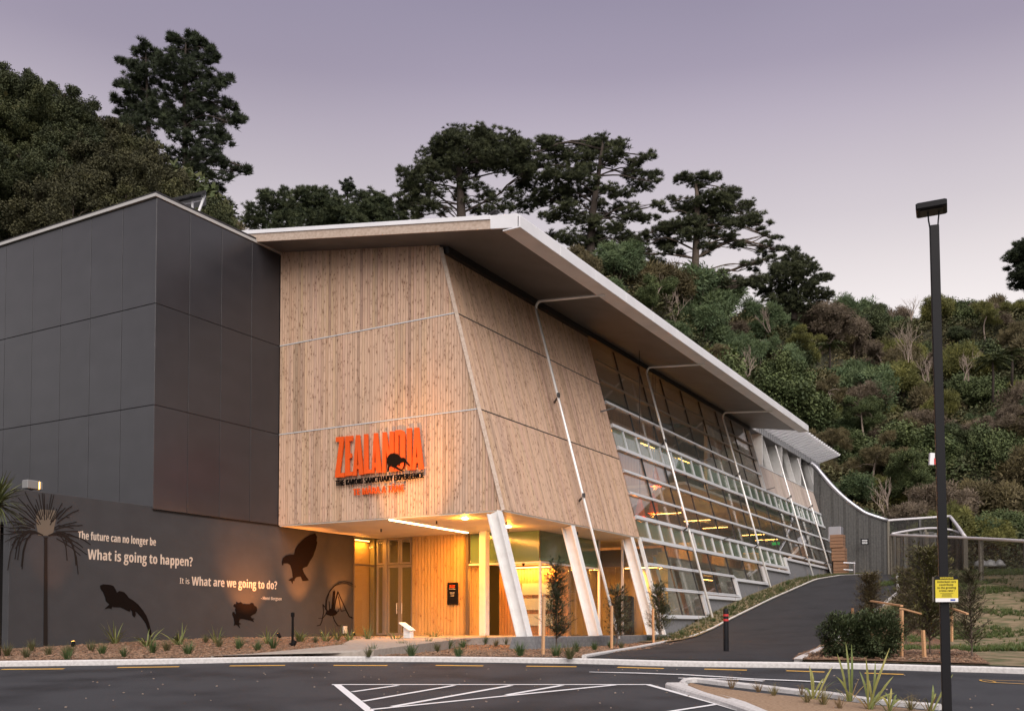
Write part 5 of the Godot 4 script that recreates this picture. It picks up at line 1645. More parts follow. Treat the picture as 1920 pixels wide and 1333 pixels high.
# ------------------------------------------------------------------ fences
func build_fences():
	# the dark boarded wall that sweeps down from the end of the building to the gate
	var f := thing("boarded_fence", "dark board fence with a curved pale hood sweeping down from the building end", "fence")
	var a := Vector3(20.517, 4.119, -67)
	var b := Vector3(25.194, 4.14, -66)
	var crest := [Vector3(20.31, 11.89, -67), Vector3(20.67, 11.598, -67), Vector3(21.175, 10.927, -66.9), Vector3(21.678, 10.295, -66.8), Vector3(22.181, 9.737, -66.7), Vector3(22.682, 9.254, -66.6), Vector3(23.397, 8.652, -66.4), Vector3(23.931, 8.316, -66.3), Vector3(25.136, 7.852, -66)]
	var n := (b - a).cross(Vector3.UP).normalized()
	var i := 0
	var count := 30
	for k in count:
		var t0 := k / float(count)
		var t1 := (k + 1) / float(count)
		var p0 := a.lerp(b, t0)
		var p1 := a.lerp(b, t1)
		var st := mb()
		var y0 := crest_y(crest, p0.x)
		var y1 := crest_y(crest, p1.x)
		var z := n * rng.randf_range(0.0, 0.03)
		var g := (p1 - p0) * 0.03
		var base := 3.6
		hexa(st, [Vector3(p0.x, base, p0.z) + g + z, Vector3(p1.x, base, p1.z) - g + z, Vector3(p1.x, base, p1.z) - g - n * 0.05, Vector3(p0.x, base, p0.z) + g - n * 0.05, Vector3(p0.x, y0, p0.z) + g + z, Vector3(p1.x, y1, p1.z) - g + z, Vector3(p1.x, y1, p1.z) - g - n * 0.05, Vector3(p0.x, y0, p0.z) + g - n * 0.05])
		part("board", st, mats.fence_dark if k % 5 != 2 else mats.fence_darker, f)
	var st := mb()
	st.set_smooth_group(0)
	tube(st, smooth_line(crest, 3), 0.17, 0.13, 8)
	part("hood", st, mats.galvanised, f)
	st = mb()
	box(st, Vector3(0.5, 0.42, 0.05), Transform3D(Basis.IDENTITY, Vector3(23.442, 6.388, -65.6)))
	part("gate_sign", st, mats.black_paint, f)
	for v in [1013.0, 1016.0, 1019.0]:
		st = mb()
		box(st, Vector3(0.36, 0.04, 0.02), Transform3D(Basis.IDENTITY, Vector3(23.422, 6.489, -65.54) + Vector3(0, -(v - 1013) * 0.035, 0)))
		part("printed_line", st, mats.sign_white, f)
	# stacked brown timber pieces beside the building end, built as crates
	for k in 3:
		var c := thing("timber_stack", ["brown timber pieces built as a crate at the bottom of the stack by the building end", "brown timber pieces built as a crate in the middle of the stack by the building end", "brown timber pieces built as a crate on top of the stack by the building end"][k], "crate", Transform3D(Basis(Vector3.UP, YAW), Vector3(20.992, 4.017, -63) + Vector3(-0.1 * k, 0.05 + 0.85 * k, 0)), "timber stacked by the building end")
		for y in 4:
			st = mb()
			box(st, Vector3(0.8, 0.19, 0.8), moved(0, 0.1 + 0.21 * y, 0), 0.01)
			part("slat", st, mats.stack_timber, c)
	var u := thing("plant_unit", "pale grey cabinet above the stacked timber at the building end", "cabinet", Transform3D(Basis(Vector3.UP, YAW), Vector3(21.01, 6.699, -64)))
	st = mb()
	box(st, Vector3(0.8, 1.0, 0.8), Transform3D.IDENTITY, 0.03)
	part("cabinet", st, mats.galvanised, u)
	st = mb()
	box(st, Vector3(0.7, 2.6, 0.7), moved(0.1, -1.85, -0.1), 0.02)
	part("stand", st, mats.dark_steel, u)
	# handrail at the head of the drive
	var h := thing("handrail", "short galvanised handrail at the head of the drive", "railing")
	for e in [[Vector3(21.505, 4.835, -62), Vector3(21.492, 3.764, -62)], [Vector3(20.802, 4.768, -62), Vector3(21.537, 4.735, -62)], [Vector3(20.797, 4.333, -62), Vector3(21.398, 4.299, -62)]]:
		st = mb()
		tube(st, [e[0], e[1]], 0.035, 0.035, 6)
		part("rail", st, mats.galvanised, h)
	# the pest proof fence on the lawn: steel hood, posts, dark mesh
	fence_run("mesh_fence", "dark mesh fence along the lawn with a pale tubular top rail", [Vector3(21.528, 5.95, -56), Vector3(21.812, 5.338, -50.5), Vector3(21.616, 4.793, -45.5), Vector3(21.097, 4.233, -40.5), Vector3(20.779, 3.545, -35)], [Vector3(21.496, 3.558, -56), Vector3(21.776, 2.95, -50.5), Vector3(21.577, 2.433, -45.5), Vector3(21.055, 1.893, -40.5), Vector3(20.73, 1.203, -35)], 0.1, false)
	fence_run("mesh_fence", "mesh fence with a level pale rail behind the lawn fence", [Vector3(25.172, 7.852, -66), Vector3(27.484, 8.051, -66.5), Vector3(29.793, 8.251, -67)], [Vector3(25.123, 4.175, -66), Vector3(27.431, 4.381, -66.5), Vector3(29.735, 4.554, -67)], 0.11, false)
	fence_run("mesh_fence", "short return of mesh fence with a thick pale rail falling towards the lawn", [Vector3(29.792, 8.215, -67), Vector3(27.544, 6.98, -61), Vector3(25.67, 5.889, -56)], [Vector3(29.735, 4.554, -67), Vector3(27.496, 3.945, -61), Vector3(25.631, 3.437, -56)], 0.14, false)
	fence_run("post_fence", "close set timber post fence with a curved pale rail behind the mesh", [Vector3(21.783, 6.058, -56.5), Vector3(23.177, 6.357, -58), Vector3(25.113, 6.714, -60), Vector3(26.52, 6.815, -61), Vector3(27.407, 6.649, -61), Vector3(26.68, 6.043, -58)], [Vector3(21.75, 3.645, -56.5), Vector3(23.141, 3.785, -58), Vector3(25.073, 3.957, -60), Vector3(26.477, 4.011, -61), Vector3(27.364, 3.945, -61), Vector3(26.642, 3.66, -58)], 0.09, true)
	# a small rail and wrapped bundle seen through the mesh
	var wb := thing("wrapped_bundle", "pile of clear plastic wrapped bundles on the grass behind the mesh fence", "bundle", Transform3D(Basis.IDENTITY, Vector3(25.185, 3.915, -52)))
	for k in 3:
		st = mb()
		st.set_smooth_group(0)
		var rings := []
		for y in 5:
			var ring := []
			for q in 9:
				var rr := (0.3 - 0.04 * k) * sqrt(maxf(0.02, 1.0 - pow(y / 4.0, 2.0))) * rng.randf_range(0.8, 1.15)
				ring.append(Vector3(cos(TAU * q / 9.0) * rr * 1.3 + k * 0.5 - 0.5, y * 0.09, -sin(TAU * q / 9.0) * rr))
			rings.append(ring)
		loft(st, rings, true, true)
		part("bundle", st, mats.plastic_wrap, wb)

func crest_y(c: Array, x: float) -> float:
	for i in c.size() - 1:
		if x <= c[i + 1].x:
			return lerpf(c[i].y, c[i + 1].y, clampf((x - c[i].x) / (c[i + 1].x - c[i].x), 0, 1))
	return c[-1].y

func fence_run(called: String, label: String, up: Array, down: Array, r: float, timber: bool):
	var f := thing(called, label, "fence")
	for i in down.size():
		down[i] = Vector3(up[i].x, down[i].y - 0.3, up[i].z)
	var st := mb()
	st.set_smooth_group(0)
	tube(st, smooth_line(up, 4), r * 0.75, r * 0.75, 8)
	part("top_rail", st, mats.rail_white, f)
	for i in up.size():
		st = mb()
		bar(st, down[i], up[i] - Vector3(0, 0.05, 0), 0.16, 0.16, Vector3.FORWARD)
		part("post", st, mats.fence_post if i % 2 == 0 or timber else mats.fence_dark, f)
	for i in up.size() - 1:
		if timber:
			var n := int(up[i].distance_to(up[i + 1]) / 0.42)
			for k in n:
				var t := (k + 0.5) / n
				st = mb()
				bar(st, (down[i] as Vector3).lerp(down[i + 1], t), (up[i] as Vector3).lerp(up[i + 1], t) - Vector3(0, rng.randf_range(0.1, 0.3), 0), rng.randf_range(0.13, 0.3), 0.16, Vector3.FORWARD)
				part("paling", st, [mats.fence_post, mats.fence_grey, mats.fence_dark, mats.fence_post, mats.fence_darker][rng.randi() % 5], f)
		else:
			st = mb()
			quad(st, down[i], up[i], up[i + 1], down[i + 1])
			part("mesh_panel", st, mats.fence_mesh, f)

# ------------------------------------------------------------------ street furniture
func build_furniture():
	var st: SurfaceTool
	# lamp post
	var foot := Vector3(5.04, -0.338, -11.5)
	var head := Vector3(4.975, 5.423, -11.5)
	var lp := thing("lamp_post", "slim black square lamp post with a tilted flat lamp head", "lamp post", Transform3D(Basis.IDENTITY, foot))
	st = mb()
	var up := (head - foot).normalized()
	var side := up.cross(Vector3.BACK).normalized()
	var turn := Basis(side, up, side.cross(up)).rotated(up, -0.3)
	box(st, Vector3(0.1, head.distance_to(foot), 0.1), Transform3D(turn, (head - foot) / 2), 0.006)
	part("post", st, mats.black_paint, lp)
	st = mb()
	box(st, Vector3(0.23, 0.03, 0.23), Transform3D(turn, Vector3(0, 0.03, 0)), 0.004)
	part("base_plate", st, mats.black_paint, lp)
	var hp := Vector3(4.947, 5.633, -11.5) - foot
	var tilt := Basis(Vector3.UP, -0.42) * Basis(Vector3.BACK, 0.02)
	st = mb()
	box(st, Vector3(0.34, 0.08, 0.29), Transform3D(tilt, hp), 0.012)
	part("lamp_head", st, mats.black_paint, lp)
	st = mb()
	box(st, Vector3(0.25, 0.012, 0.2), Transform3D(tilt, hp + tilt * Vector3(0, -0.043, 0)))
	part("lens", st, mats.dark_steel, lp)
	for e in [[-0.065, -0.045], [0.05, 0.045]]:
		st = mb()
		tube(st, [head - foot + Vector3(e[1], -0.05 if e[0] < 0 else 0.0, 0.0), head - foot + Vector3(e[0], 0.07, 0.0), head - foot + Vector3(e[0] * 1.15, 0.17, 0.01)], 0.009, 0.009, 6)
		part("bracket", st, mats.black_paint, lp)
	# warning plate on the post
	var sp := Vector3(5.013, 1.143, -11.4)
	var ws := thing("warning_sign", "yellow warning notice with a black heading fixed to the lamp post", "sign", Transform3D(Basis(Vector3.UP, -0.25).scaled(Vector3.ONE * 1.43), sp))
	st = mb()
	box(st, Vector3(0.17, 0.207, 0.004))
	part("plate", st, mats.sign_yellow, ws)
	st = mb()
	box(st, Vector3(0.1702, 0.028, 0.0042), moved(0, 0.0895, 0.0004))
	part("heading_band", st, mats.black_paint, ws)
	st = mb()
	box(st, Vector3(0.1702, 0.03, 0.0042), moved(0, -0.0885, 0.0004))
	part("foot_band", st, mats.sign_white, ws)
	st = mb()
	box(st, Vector3(0.036, 0.014, 0.002), moved(0.045, -0.088, 0.0022))
	part("emblem", st, mats.sign_blue, ws)
	for t in [["WARNING", -0.05, 0.05, 0.081, 0.016, mats.sign_yellow], ["Unlocked cars", -0.07, 0.07, 0.052, 0.015, mats.black_paint], ["contribute", -0.055, 0.05, 0.028, 0.015, mats.black_paint], ["to the growing", -0.07, 0.07, 0.004, 0.015, mats.black_paint], ["crime rate !", -0.057, 0.057, -0.02, 0.015, mats.black_paint]]:
		var w := write_on(moved(0, 0, 0.0028), t[0], t[1], t[2], t[3], t[4], 0.001)
		part("lettering", w[0], t[5], ws, w[1])
	for k in 4:
		st = mb()
		box(st, Vector3([0.1, 0.07, 0.075, 0.08][k], 0.0025, 0.001), moved(0, -0.035 - 0.009 * k, 0.0028))
		part("printed_line", st, mats.black_paint, ws)
	st = mb()
	box(st, Vector3(0.03, 0.2, 0.003), Transform3D(Basis(Vector3.UP, 0.9), Vector3(-0.098, 0, -0.012)))
	part("bent_edge", st, mats.taupe, ws)
	# a small box on the side of the post
	var sb := thing("small_plate", "small white and red plate fixed to the side of the lamp post", "plate", Transform3D(Basis.from_scale(Vector3.ONE * 1.43), Vector3(4.906, 2.664, -11.5)))
	st = mb()
	box(st, Vector3(0.04, 0.1, 0.03), Transform3D(Basis(Vector3.BACK, -0.06), Vector3.ZERO), 0.003)
	part("plate", st, mats.sign_white, sb)
	st = mb()
	box(st, Vector3(0.012, 0.05, 0.034), moved(0.018, -0.02, 0))
	part("red_mark", st, mats.red, sb)
	# bollard on the drive
	var bp := Vector3(5.331, 0.1, -24.66)
	var b := thing("bollard", "black bollard with two red bands at the foot of the drive", "bollard", Transform3D(Basis.IDENTITY, bp))
	st = mb()
	st.set_smooth_group(0)
	var rings := []
	for q in [[0.0, 0.068], [0.02, 0.068], [1.03, 0.065], [1.06, 0.06], [1.07, 0.045]]:
		var ring := []
		for k in 16:
			ring.append(Vector3(cos(TAU * k / 16.0) * q[1], q[0], -sin(TAU * k / 16.0) * q[1]))
		rings.append(ring)
	loft(st, rings, true, true)
	part("post", st, mats.black_paint, b)
	for y in [0.88, 0.76]:
		st = mb()
		tube(st, [Vector3(0, y, 0), Vector3(0, y + 0.055, 0)], 0.0685, 0.0685, 16)
		part("band", st, mats.red, b)
	# sloping white reading stand by the path
	var lp2 := Vector3(-3.179, 0.341, -30)
	var le := thing("reading_stand", "white metal reading stand with a sloping top beside the path", "information stand", Transform3D(Basis(Vector3.UP, YAW), lp2))
	st = mb()
	box(st, Vector3(0.26, 0.36, 0.18), moved(0.05, 0.18, 0), 0.01)
	part("pedestal", st, mats.white_paint, le)
	st = mb()
	hexa(st, [Vector3(-0.25, 0.4, 0.2), Vector3(0.2, 0.36, 0.2), Vector3(0.2, 0.36, -0.12), Vector3(-0.25, 0.4, -0.12), Vector3(-0.25, 0.43, 0.2), Vector3(0.2, 0.39, 0.2), Vector3(0.2, 0.39, -0.12), Vector3(-0.25, 0.43, -0.12)])
	part("reading_plate", st, mats.white_paint, le, Transform3D(Basis(Vector3.BACK, -0.45), Vector3(-0.12, 0.02, 0)))
	# floodlight on the end of the rendered wall
	var fl := thing("floodlight", "grey box floodlight with a glowing edge on top of the rendered wall", "floodlight", site * Transform3D(Basis.from_scale(Vector3.ONE * 0.78), L(-8.72, 4.14, -8.6)))
	st = mb()
	box(st, Vector3(0.3, 0.28, 0.42), moved(0, 0.2, 0.1), 0.02)
	part("housing", st, mats.lamp_grey, fl)
	st = mb()
	box(st, Vector3(0.26, 0.26, 0.1), moved(0.0, 0.2, -0.2), 0.02)
	part("visor", st, mats.lamp_grey, fl)
	st = mb()
	box(st, Vector3(0.24, 0.24, 0.015), moved(0, 0.2, -0.135))
	part("lens", st, mats.lamp_warm, fl)
	st = mb()
	box(st, Vector3(0.08, 0.1, 0.08), moved(0, 0.02, 0.1))
	part("foot", st, mats.dark_steel, fl)
	# odds and ends along the rendered wall
	var sn := thing("sensor_post", "slim black sensor post in the bark by the grey wall", "post", Transform3D(Basis.IDENTITY, Vector3(-5.85, 0.243, -26.4)))
	st = mb()
	tube(st, [Vector3.ZERO, Vector3(0, 0.78, 0)], 0.035, 0.03, 8)
	part("post", st, mats.matt_black, sn)
	st = mb()
	box(st, Vector3(0.09, 0.12, 0.09), moved(0, 0.8, 0), 0.015)
	part("sensor", st, mats.matt_black, sn)
	st = mb()
	tube(st, [Vector3.ZERO, Vector3(0, 0.05, 0)], 0.11, 0.08, 10)
	part("foot", st, mats.matt_black, sn)
	var jb := thing("power_box", "small white power outlet box low on the grey wall", "box", site * Transform3D(Basis.IDENTITY, L(-8.57, 0.62, 3.45)))
	st = mb()
	box(st, Vector3(0.06, 0.26, 0.2), Transform3D.IDENTITY, 0.01)
	part("box", st, mats.white_paint, jb)
	for y in [0.05, -0.06]:
		st = mb()
		box(st, Vector3(0.01, 0.07, 0.1), moved(0.033, y, 0.01))
		part("socket", st, mats.aluminium, jb)
	var dc := thing("camera_dome", "small black camera under the lobby rail", "camera", site * Transform3D(Basis.IDENTITY, L(-2.3, 2.84, 5.27)))
	st = mb()
	st.set_smooth_group(0)
	tube(st, [Vector3(0, 0.05, 0), Vector3(0, 0.0, 0), Vector3(0, -0.04, 0)], 0.06, 0.03, 10)
	part("dome", st, mats.matt_black, dc)
	# stakes and rails round the young trees
	var stakes := [[Vector3(0.666, 0.1, -21.36), 1.27, "bare timber stake by the concrete footing"], [Vector3(2.763, 0.105, -27.48), 1.2, "bare timber stake beside the drive edging"], [Vector3(4.598, 0.16, -32.14), 1.15, "bare timber stake below the leaning glass"], [Vector3(11.431, 0.357, -33.2), 1.0, "timber stake at the edge of the drive"], [Vector3(11.658, 0.299, -32.06), 1.0, "timber stake behind the round shrubs"], [Vector3(7.804, 0.068, -19.86), 0.98, "tall timber stake in front of the young trees"], [Vector3(8.115, 0.049, -19.48), 0.6, "short leaning timber stake beside the lamp post"], [Vector3(13.373, 0.243, -30.1), 0.95, "timber stake behind the lamp post"]]
	for q in stakes:
		st = mb()
		var lean := Vector3(rng.randf_range(-0.03, 0.03), q[1], rng.randf_range(-0.03, 0.03))
		bar(st, Vector3(0, -0.1, 0), lean, 0.055, 0.055, Vector3(0.5, 0, 1))
		tag(top("stake", st, mats.stake, Transform3D(Basis.IDENTITY, q[0])), q[2], "stake", "timber tree stakes")
	for q in [[Vector3(7.443, 1.249, -20.5), Vector3(7.333, 1.108, -18.6), "upper rail nailed across two tree stakes"], [Vector3(7.273, 1.056, -18.5), Vector3(8.26, 0.977, -20), "rail running back from the tall stake"], [Vector3(8.875, 1.095, -20), Vector3(8.563, 0.957, -18.6), "rail nailed to the stake behind the lamp post"]]:
		st = mb()
		bar(st, q[0], q[1], 0.05, 0.03, Vector3.UP)
		tag(top("stake_rail", st, mats.stake), q[2], "rail", "rails on the tree stakes")
	st = mb()
	hexa(st, [Vector3(-0.14, 0, 0.05), Vector3(0.14, 0, 0.05), Vector3(0.14, 0, -0.05), Vector3(-0.14, 0, -0.05), Vector3(-0.02, 0.38, 0.03), Vector3(0.06, 0.36, 0.03), Vector3(0.06, 0.36, -0.03), Vector3(-0.02, 0.38, -0.03)])
	tag(top("timber_offcut", st, mats.stake, Transform3D(Basis.IDENTITY, Vector3(-13.081, 0.263, -26.04))), "pointed timber offcut standing in the bark by the wall end", "timber")
	# pylon on the far ridge
	var py := thing("power_pylon", "thin grey lattice power pylon on the far ridge", "pylon", Transform3D(Basis.IDENTITY, Vector3(-49.678, 78.096, -190)))
	for e in [[Vector3(-50.196, 78.096, -190), Vector3(-50.146, 83.989, -190)], [Vector3(-49.159, 78.096, -190), Vector3(-49.212, 83.989, -190)], [Vector3(-51.997, 82.094, -190), Vector3(-50.043, 84.095, -190)], [Vector3(-51.997, 82.094, -190), Vector3(-48.272, 83.357, -190)], [Vector3(-50.043, 84.095, -190), Vector3(-48.172, 83.779, -190)], [Vector3(-50.239, 82.831, -190), Vector3(-49.091, 82.094, -190)], [Vector3(-49.098, 82.831, -190), Vector3(-50.233, 82.094, -190)], [Vector3(-50.225, 81.252, -190), Vector3(-49.074, 80.199, -190)], [Vector3(-49.084, 81.252, -190), Vector3(-50.215, 80.199, -190)], [Vector3(-51.997, 82.094, -190), Vector3(-52.397, 80.515, -190)]]:
		st = mb()
		bar(st, e[0] - py.position, e[1] - py.position, 0.09, 0.09, Vector3.FORWARD)
		part("strut", st, mats.galvanised, py)

# ------------------------------------------------------------------ plants
func blade(st: SurfaceTool, base: Vector3, dir: Vector3, length: float, w: float, bend: float, c: Color, segs := 4):
	# one arching leaf: dir is how it leaves the ground
	var p := base
	var d := dir.normalized()
	var side := d.cross(Vector3(rng.randf_range(-0.3, 0.3), 1, rng.randf_range(-0.3, 0.3)))
	if side.length() < 0.1:
		side = Vector3.RIGHT
	side = side.normalized()
	var l: Vector3 = p - side * w * 0.35
	var r: Vector3 = p + side * w * 0.35
	for k in segs:
		var t := (k + 1.0) / segs
		p += d * length / segs
		d = (d + Vector3(0, -bend / segs, 0)).normalized()
		var ww: float = w * (0.5 if k < segs / 2 else 0.5 * (1.0 - pow(t, 2.0)) + 0.04)
		var nl: Vector3 = p - side * ww
		var nr: Vector3 = p + side * ww
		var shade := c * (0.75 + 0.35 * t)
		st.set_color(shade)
		quad(st, l, nl, nr, r)
		l = nl
		r = nr

func tuft(n: int, h: float, spread: float, w: float, bend: float, a: Color, b: Color) -> ArrayMesh:
	var st := mb()
	for i in n:
		var az := rng.randf() * TAU
		var out := rng.randf() * spread
		var d := Vector3(cos(az) * out, 1.0, sin(az) * out)
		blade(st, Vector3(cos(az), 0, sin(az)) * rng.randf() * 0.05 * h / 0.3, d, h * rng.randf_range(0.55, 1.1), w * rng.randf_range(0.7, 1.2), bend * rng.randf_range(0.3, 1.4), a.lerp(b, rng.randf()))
	st.generate_normals()
	return st.commit()

func build_plants():
	var sedge := []
	var dry := []
	var flax := []
	for k in 4:
		sedge.append(tuft(90, 0.34, 0.75, 0.011, 0.7, Color(0.035, 0.07, 0.02), Color(0.085, 0.12, 0.035)))
		dry.append(tuft(80, 0.3, 0.7, 0.009, 0.8, Color(0.09, 0.07, 0.03), Color(0.1, 0.11, 0.04)))
		flax.append(tuft(24, 0.62, 1.0, 0.03, 1.5, Color(0.09, 0.12, 0.03), Color(0.19, 0.2, 0.06)))
	var g1 := [Vector3(-8.861, 0.062, -19.74), Vector3(-8.917, 0.107, -21.54), Vector3(-7.94, 0.088, -20.26), Vector3(-8.028, 0.115, -22.12), Vector3(-7.061, 0.105, -21.6), Vector3(-6.731, 0.172, -24.4), Vector3(-6.138, 0.145, -23.88), Vector3(-5.985, 0.176, -24.84), Vector3(0.91, 0.095, -20.4), Vector3(1.558, 0.1, -24.14), Vector3(2.15, 0.1, -25.8), Vector3(2.792, 0.108, -28.06), Vector3(4.647, 0.198, -34.28), Vector3(5.123, 0.214, -34.38), Vector3(-2.986, 0.1, -21.36), Vector3(-2.654, 0.102, -24.08), Vector3(-2.091, 0.1, -20.58), Vector3(-2.173, 0.116, -25.74), Vector3(-1.722, 0.123, -26.68), Vector3(-1.365, 0.133, -27.58), Vector3(-1.097, 0.095, -20.4), Vector3(-0.837, 0.181, -29.92), Vector3(0.166, 0.1, -20.58)]
	var i := 0
	for p in g1:
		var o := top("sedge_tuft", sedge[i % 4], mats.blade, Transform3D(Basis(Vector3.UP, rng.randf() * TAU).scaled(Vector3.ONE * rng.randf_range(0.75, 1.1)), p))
		tag(o, "dark green sedge tuft planted in the bark bed", "grass tuft", "sedge tufts in the bark beds")
		i += 1
	for p in [Vector3(-10.397, 0.095, -20.4), Vector3(-9.806, 0.075, -20), Vector3(-9.785, 0.101, -20.92), Vector3(-9.205, 0.1, -20.58), Vector3(-11.102, 0.142, -22.94), Vector3(-8.289, 0.293, -26.8), Vector3(-7.347, 0.202, -24.84), Vector3(-4.052, 0.11, -23.26), Vector3(-5.421, 0.272, -27.24), Vector3(-0.473, 0.145, -29.3), Vector3(-0.214, 0.17, -30.58), Vector3(1.153, 0.068, -19.86), Vector3(3.091, 0.109, -28.04), Vector3(-9.745, 0.142, -22.94), Vector3(-8.042, 0.14, -23.08), Vector3(-5.938, 0.31, -27.6), Vector3(-2.961, 0.095, -20.4), Vector3(-1.817, 0.1, -24.14)]:
		var o := top("dry_tuft", dry[i % 4], mats.blade, Transform3D(Basis(Vector3.UP, rng.randf() * TAU).scaled(Vector3.ONE * rng.randf_range(0.7, 1.2)), p))
		tag(o, "brownish low grass tuft in the bark bed", "grass tuft", "brownish grass tufts in the bark beds")
		i += 1
	var names := ["yellow green flax clump at the end of the grey wall", "yellow green flax clump right below the tree silhouette", "arching flax clump between the tree and the reptile silhouettes", "flax clump below the hanging reptile tail", "flax clump with long arching leaves past the reptile tail", "small flax clump below the first question", "flax clump below the frog", "flax clump beside the sensor post", "flax clump below the parrot silhouette", "flax clump below the insect silhouette", "flax clump by the power box", "tall flax clump in front of the doors", "flax clump by the timber entrance wall", "flax clump at the glass door threshold"]
	var fl := [Vector3(-12.857, 0.263, -26.04), Vector3(-11.893, 0.293, -26.8), Vector3(-10.531, 0.272, -26.28), Vector3(-9.173, 0.215, -24.9), Vector3(-8.599, 0.243, -25.58), Vector3(-7.923, 0.283, -26.54), Vector3(-6.552, 0.269, -26.48), Vector3(-5.898, 0.31, -27.62), Vector3(-5.271, 0.305, -28), Vector3(-5.05, 0.327, -28.62), Vector3(-4.623, 0.287, -28.18), Vector3(-3.426, 0.274, -29.08), Vector3(-2.49, 0.318, -31.92), Vector3(-4.25, 0.319, -29.26)]
	for k in fl.size():
		var o := top("flax_clump", flax[k % 4], mats.blade, Transform3D(Basis(Vector3.UP, rng.randf() * TAU).scaled(Vector3.ONE * (1.05 if k < 5 else 0.85)), fl[k]))
		tag(o, names[k], "flax", "flax clumps along the walls")
	# the bank below the glass: thin canes and ground cover
	for k in 26:
		var s := 10.5 + k * 1.05
		var p := site * L(1.15 + rng.randf() * 0.7, 0, s)
		p.y = level(p) + 0.05
		if k % 3 == 0:
			var o := top("sedge_tuft", sedge[k % 4], mats.blade, Transform3D(Basis(Vector3.UP, rng.randf() * TAU).scaled(Vector3.ONE * rng.randf_range(0.6, 1.0)), p))
			tag(o, "low sedge tuft on the bank below the leaning glass", "grass tuft", "sedge tufts on the bank")
		else:
			var st := mb()
			tube(st, [Vector3.ZERO, Vector3(rng.randf_range(-0.03, 0.03), rng.randf_range(0.35, 0.6), 0)], 0.008, 0.007, 4)
			tag(top("cane", st, mats.pale_bark, Transform3D(Basis.IDENTITY, p)), "thin pale plant cane on the bank below the leaning glass", "cane", "plant canes on the bank")
	lawn_grass()
	island_plants()
	young_trees()

func scatter(called: String, mesh: Mesh, m: Material, where: Array, tints: PackedColorArray, parent: Node) -> MultiMeshInstance3D:
	var mm := MultiMesh.new()
	mm.transform_format = MultiMesh.TRANSFORM_3D
	mm.use_colors = true
	mm.mesh = mesh
	mm.instance_count = where.size()
	for i in where.size():
		mm.set_instance_transform(i, where[i])
		mm.set_instance_color(i, tints[i])
	var o := MultiMeshInstance3D.new()
	o.name = called
	o.multimesh = mm
	o.material_override = m
	o.set_meta("kind", "stuff")
	parent.add_child(o, true)
	return o

func lawn_grass():
	var small := tuft(16, 0.12, 0.9, 0.009, 0.8, Color(0.9, 0.9, 0.9), Color(1.1, 1.1, 1.0))
	var n := noise(FastNoiseLite.TYPE_SIMPLEX_SMOOTH, 0.22, 3, 51)
	var where := []
	var tints := PackedColorArray()
	for k in 34000:
		var s := rng.randf_range(1, 46)
		var o := rng.randf_range((7.6 + maxf(0, 7.0 - s) * 0.3) if s < 22 else 5.6, 20.0)
		var p := site * L(o, 0, s)
		if n.get_noise_2d(p.x, p.z) < 0.04 and s < 30 and rng.randf() < 0.96:
			continue
		p.y = level(p) + 0.03
		where.append(Transform3D(Basis(Vector3.UP, rng.randf() * TAU).scaled(Vector3.ONE * rng.randf_range(0.6, 1.6)), p))
		tints.append(Color(0.05, 0.095, 0.02).lerp(Color(0.11, 0.13, 0.035), rng.randf()))
	for k in 1500:
		var s := rng.randf_range(8, 46)
		var p := site * L(rng.randf_range(0.8, 2.0), 0, s)
		p.y = level(p) + 0.05
		where.append(Transform3D(Basis(Vector3.UP, rng.randf() * TAU).scaled(Vector3.ONE * rng.randf_range(0.7, 1.5)), p))
		tints.append(Color(0.06, 0.09, 0.025).lerp(Color(0.13, 0.11, 0.05), rng.randf()))
	var g := scatter("grass", small, mats.blade, where, tints, self)
	tag(g, "patchy short grass on the slope and bank", "grass")

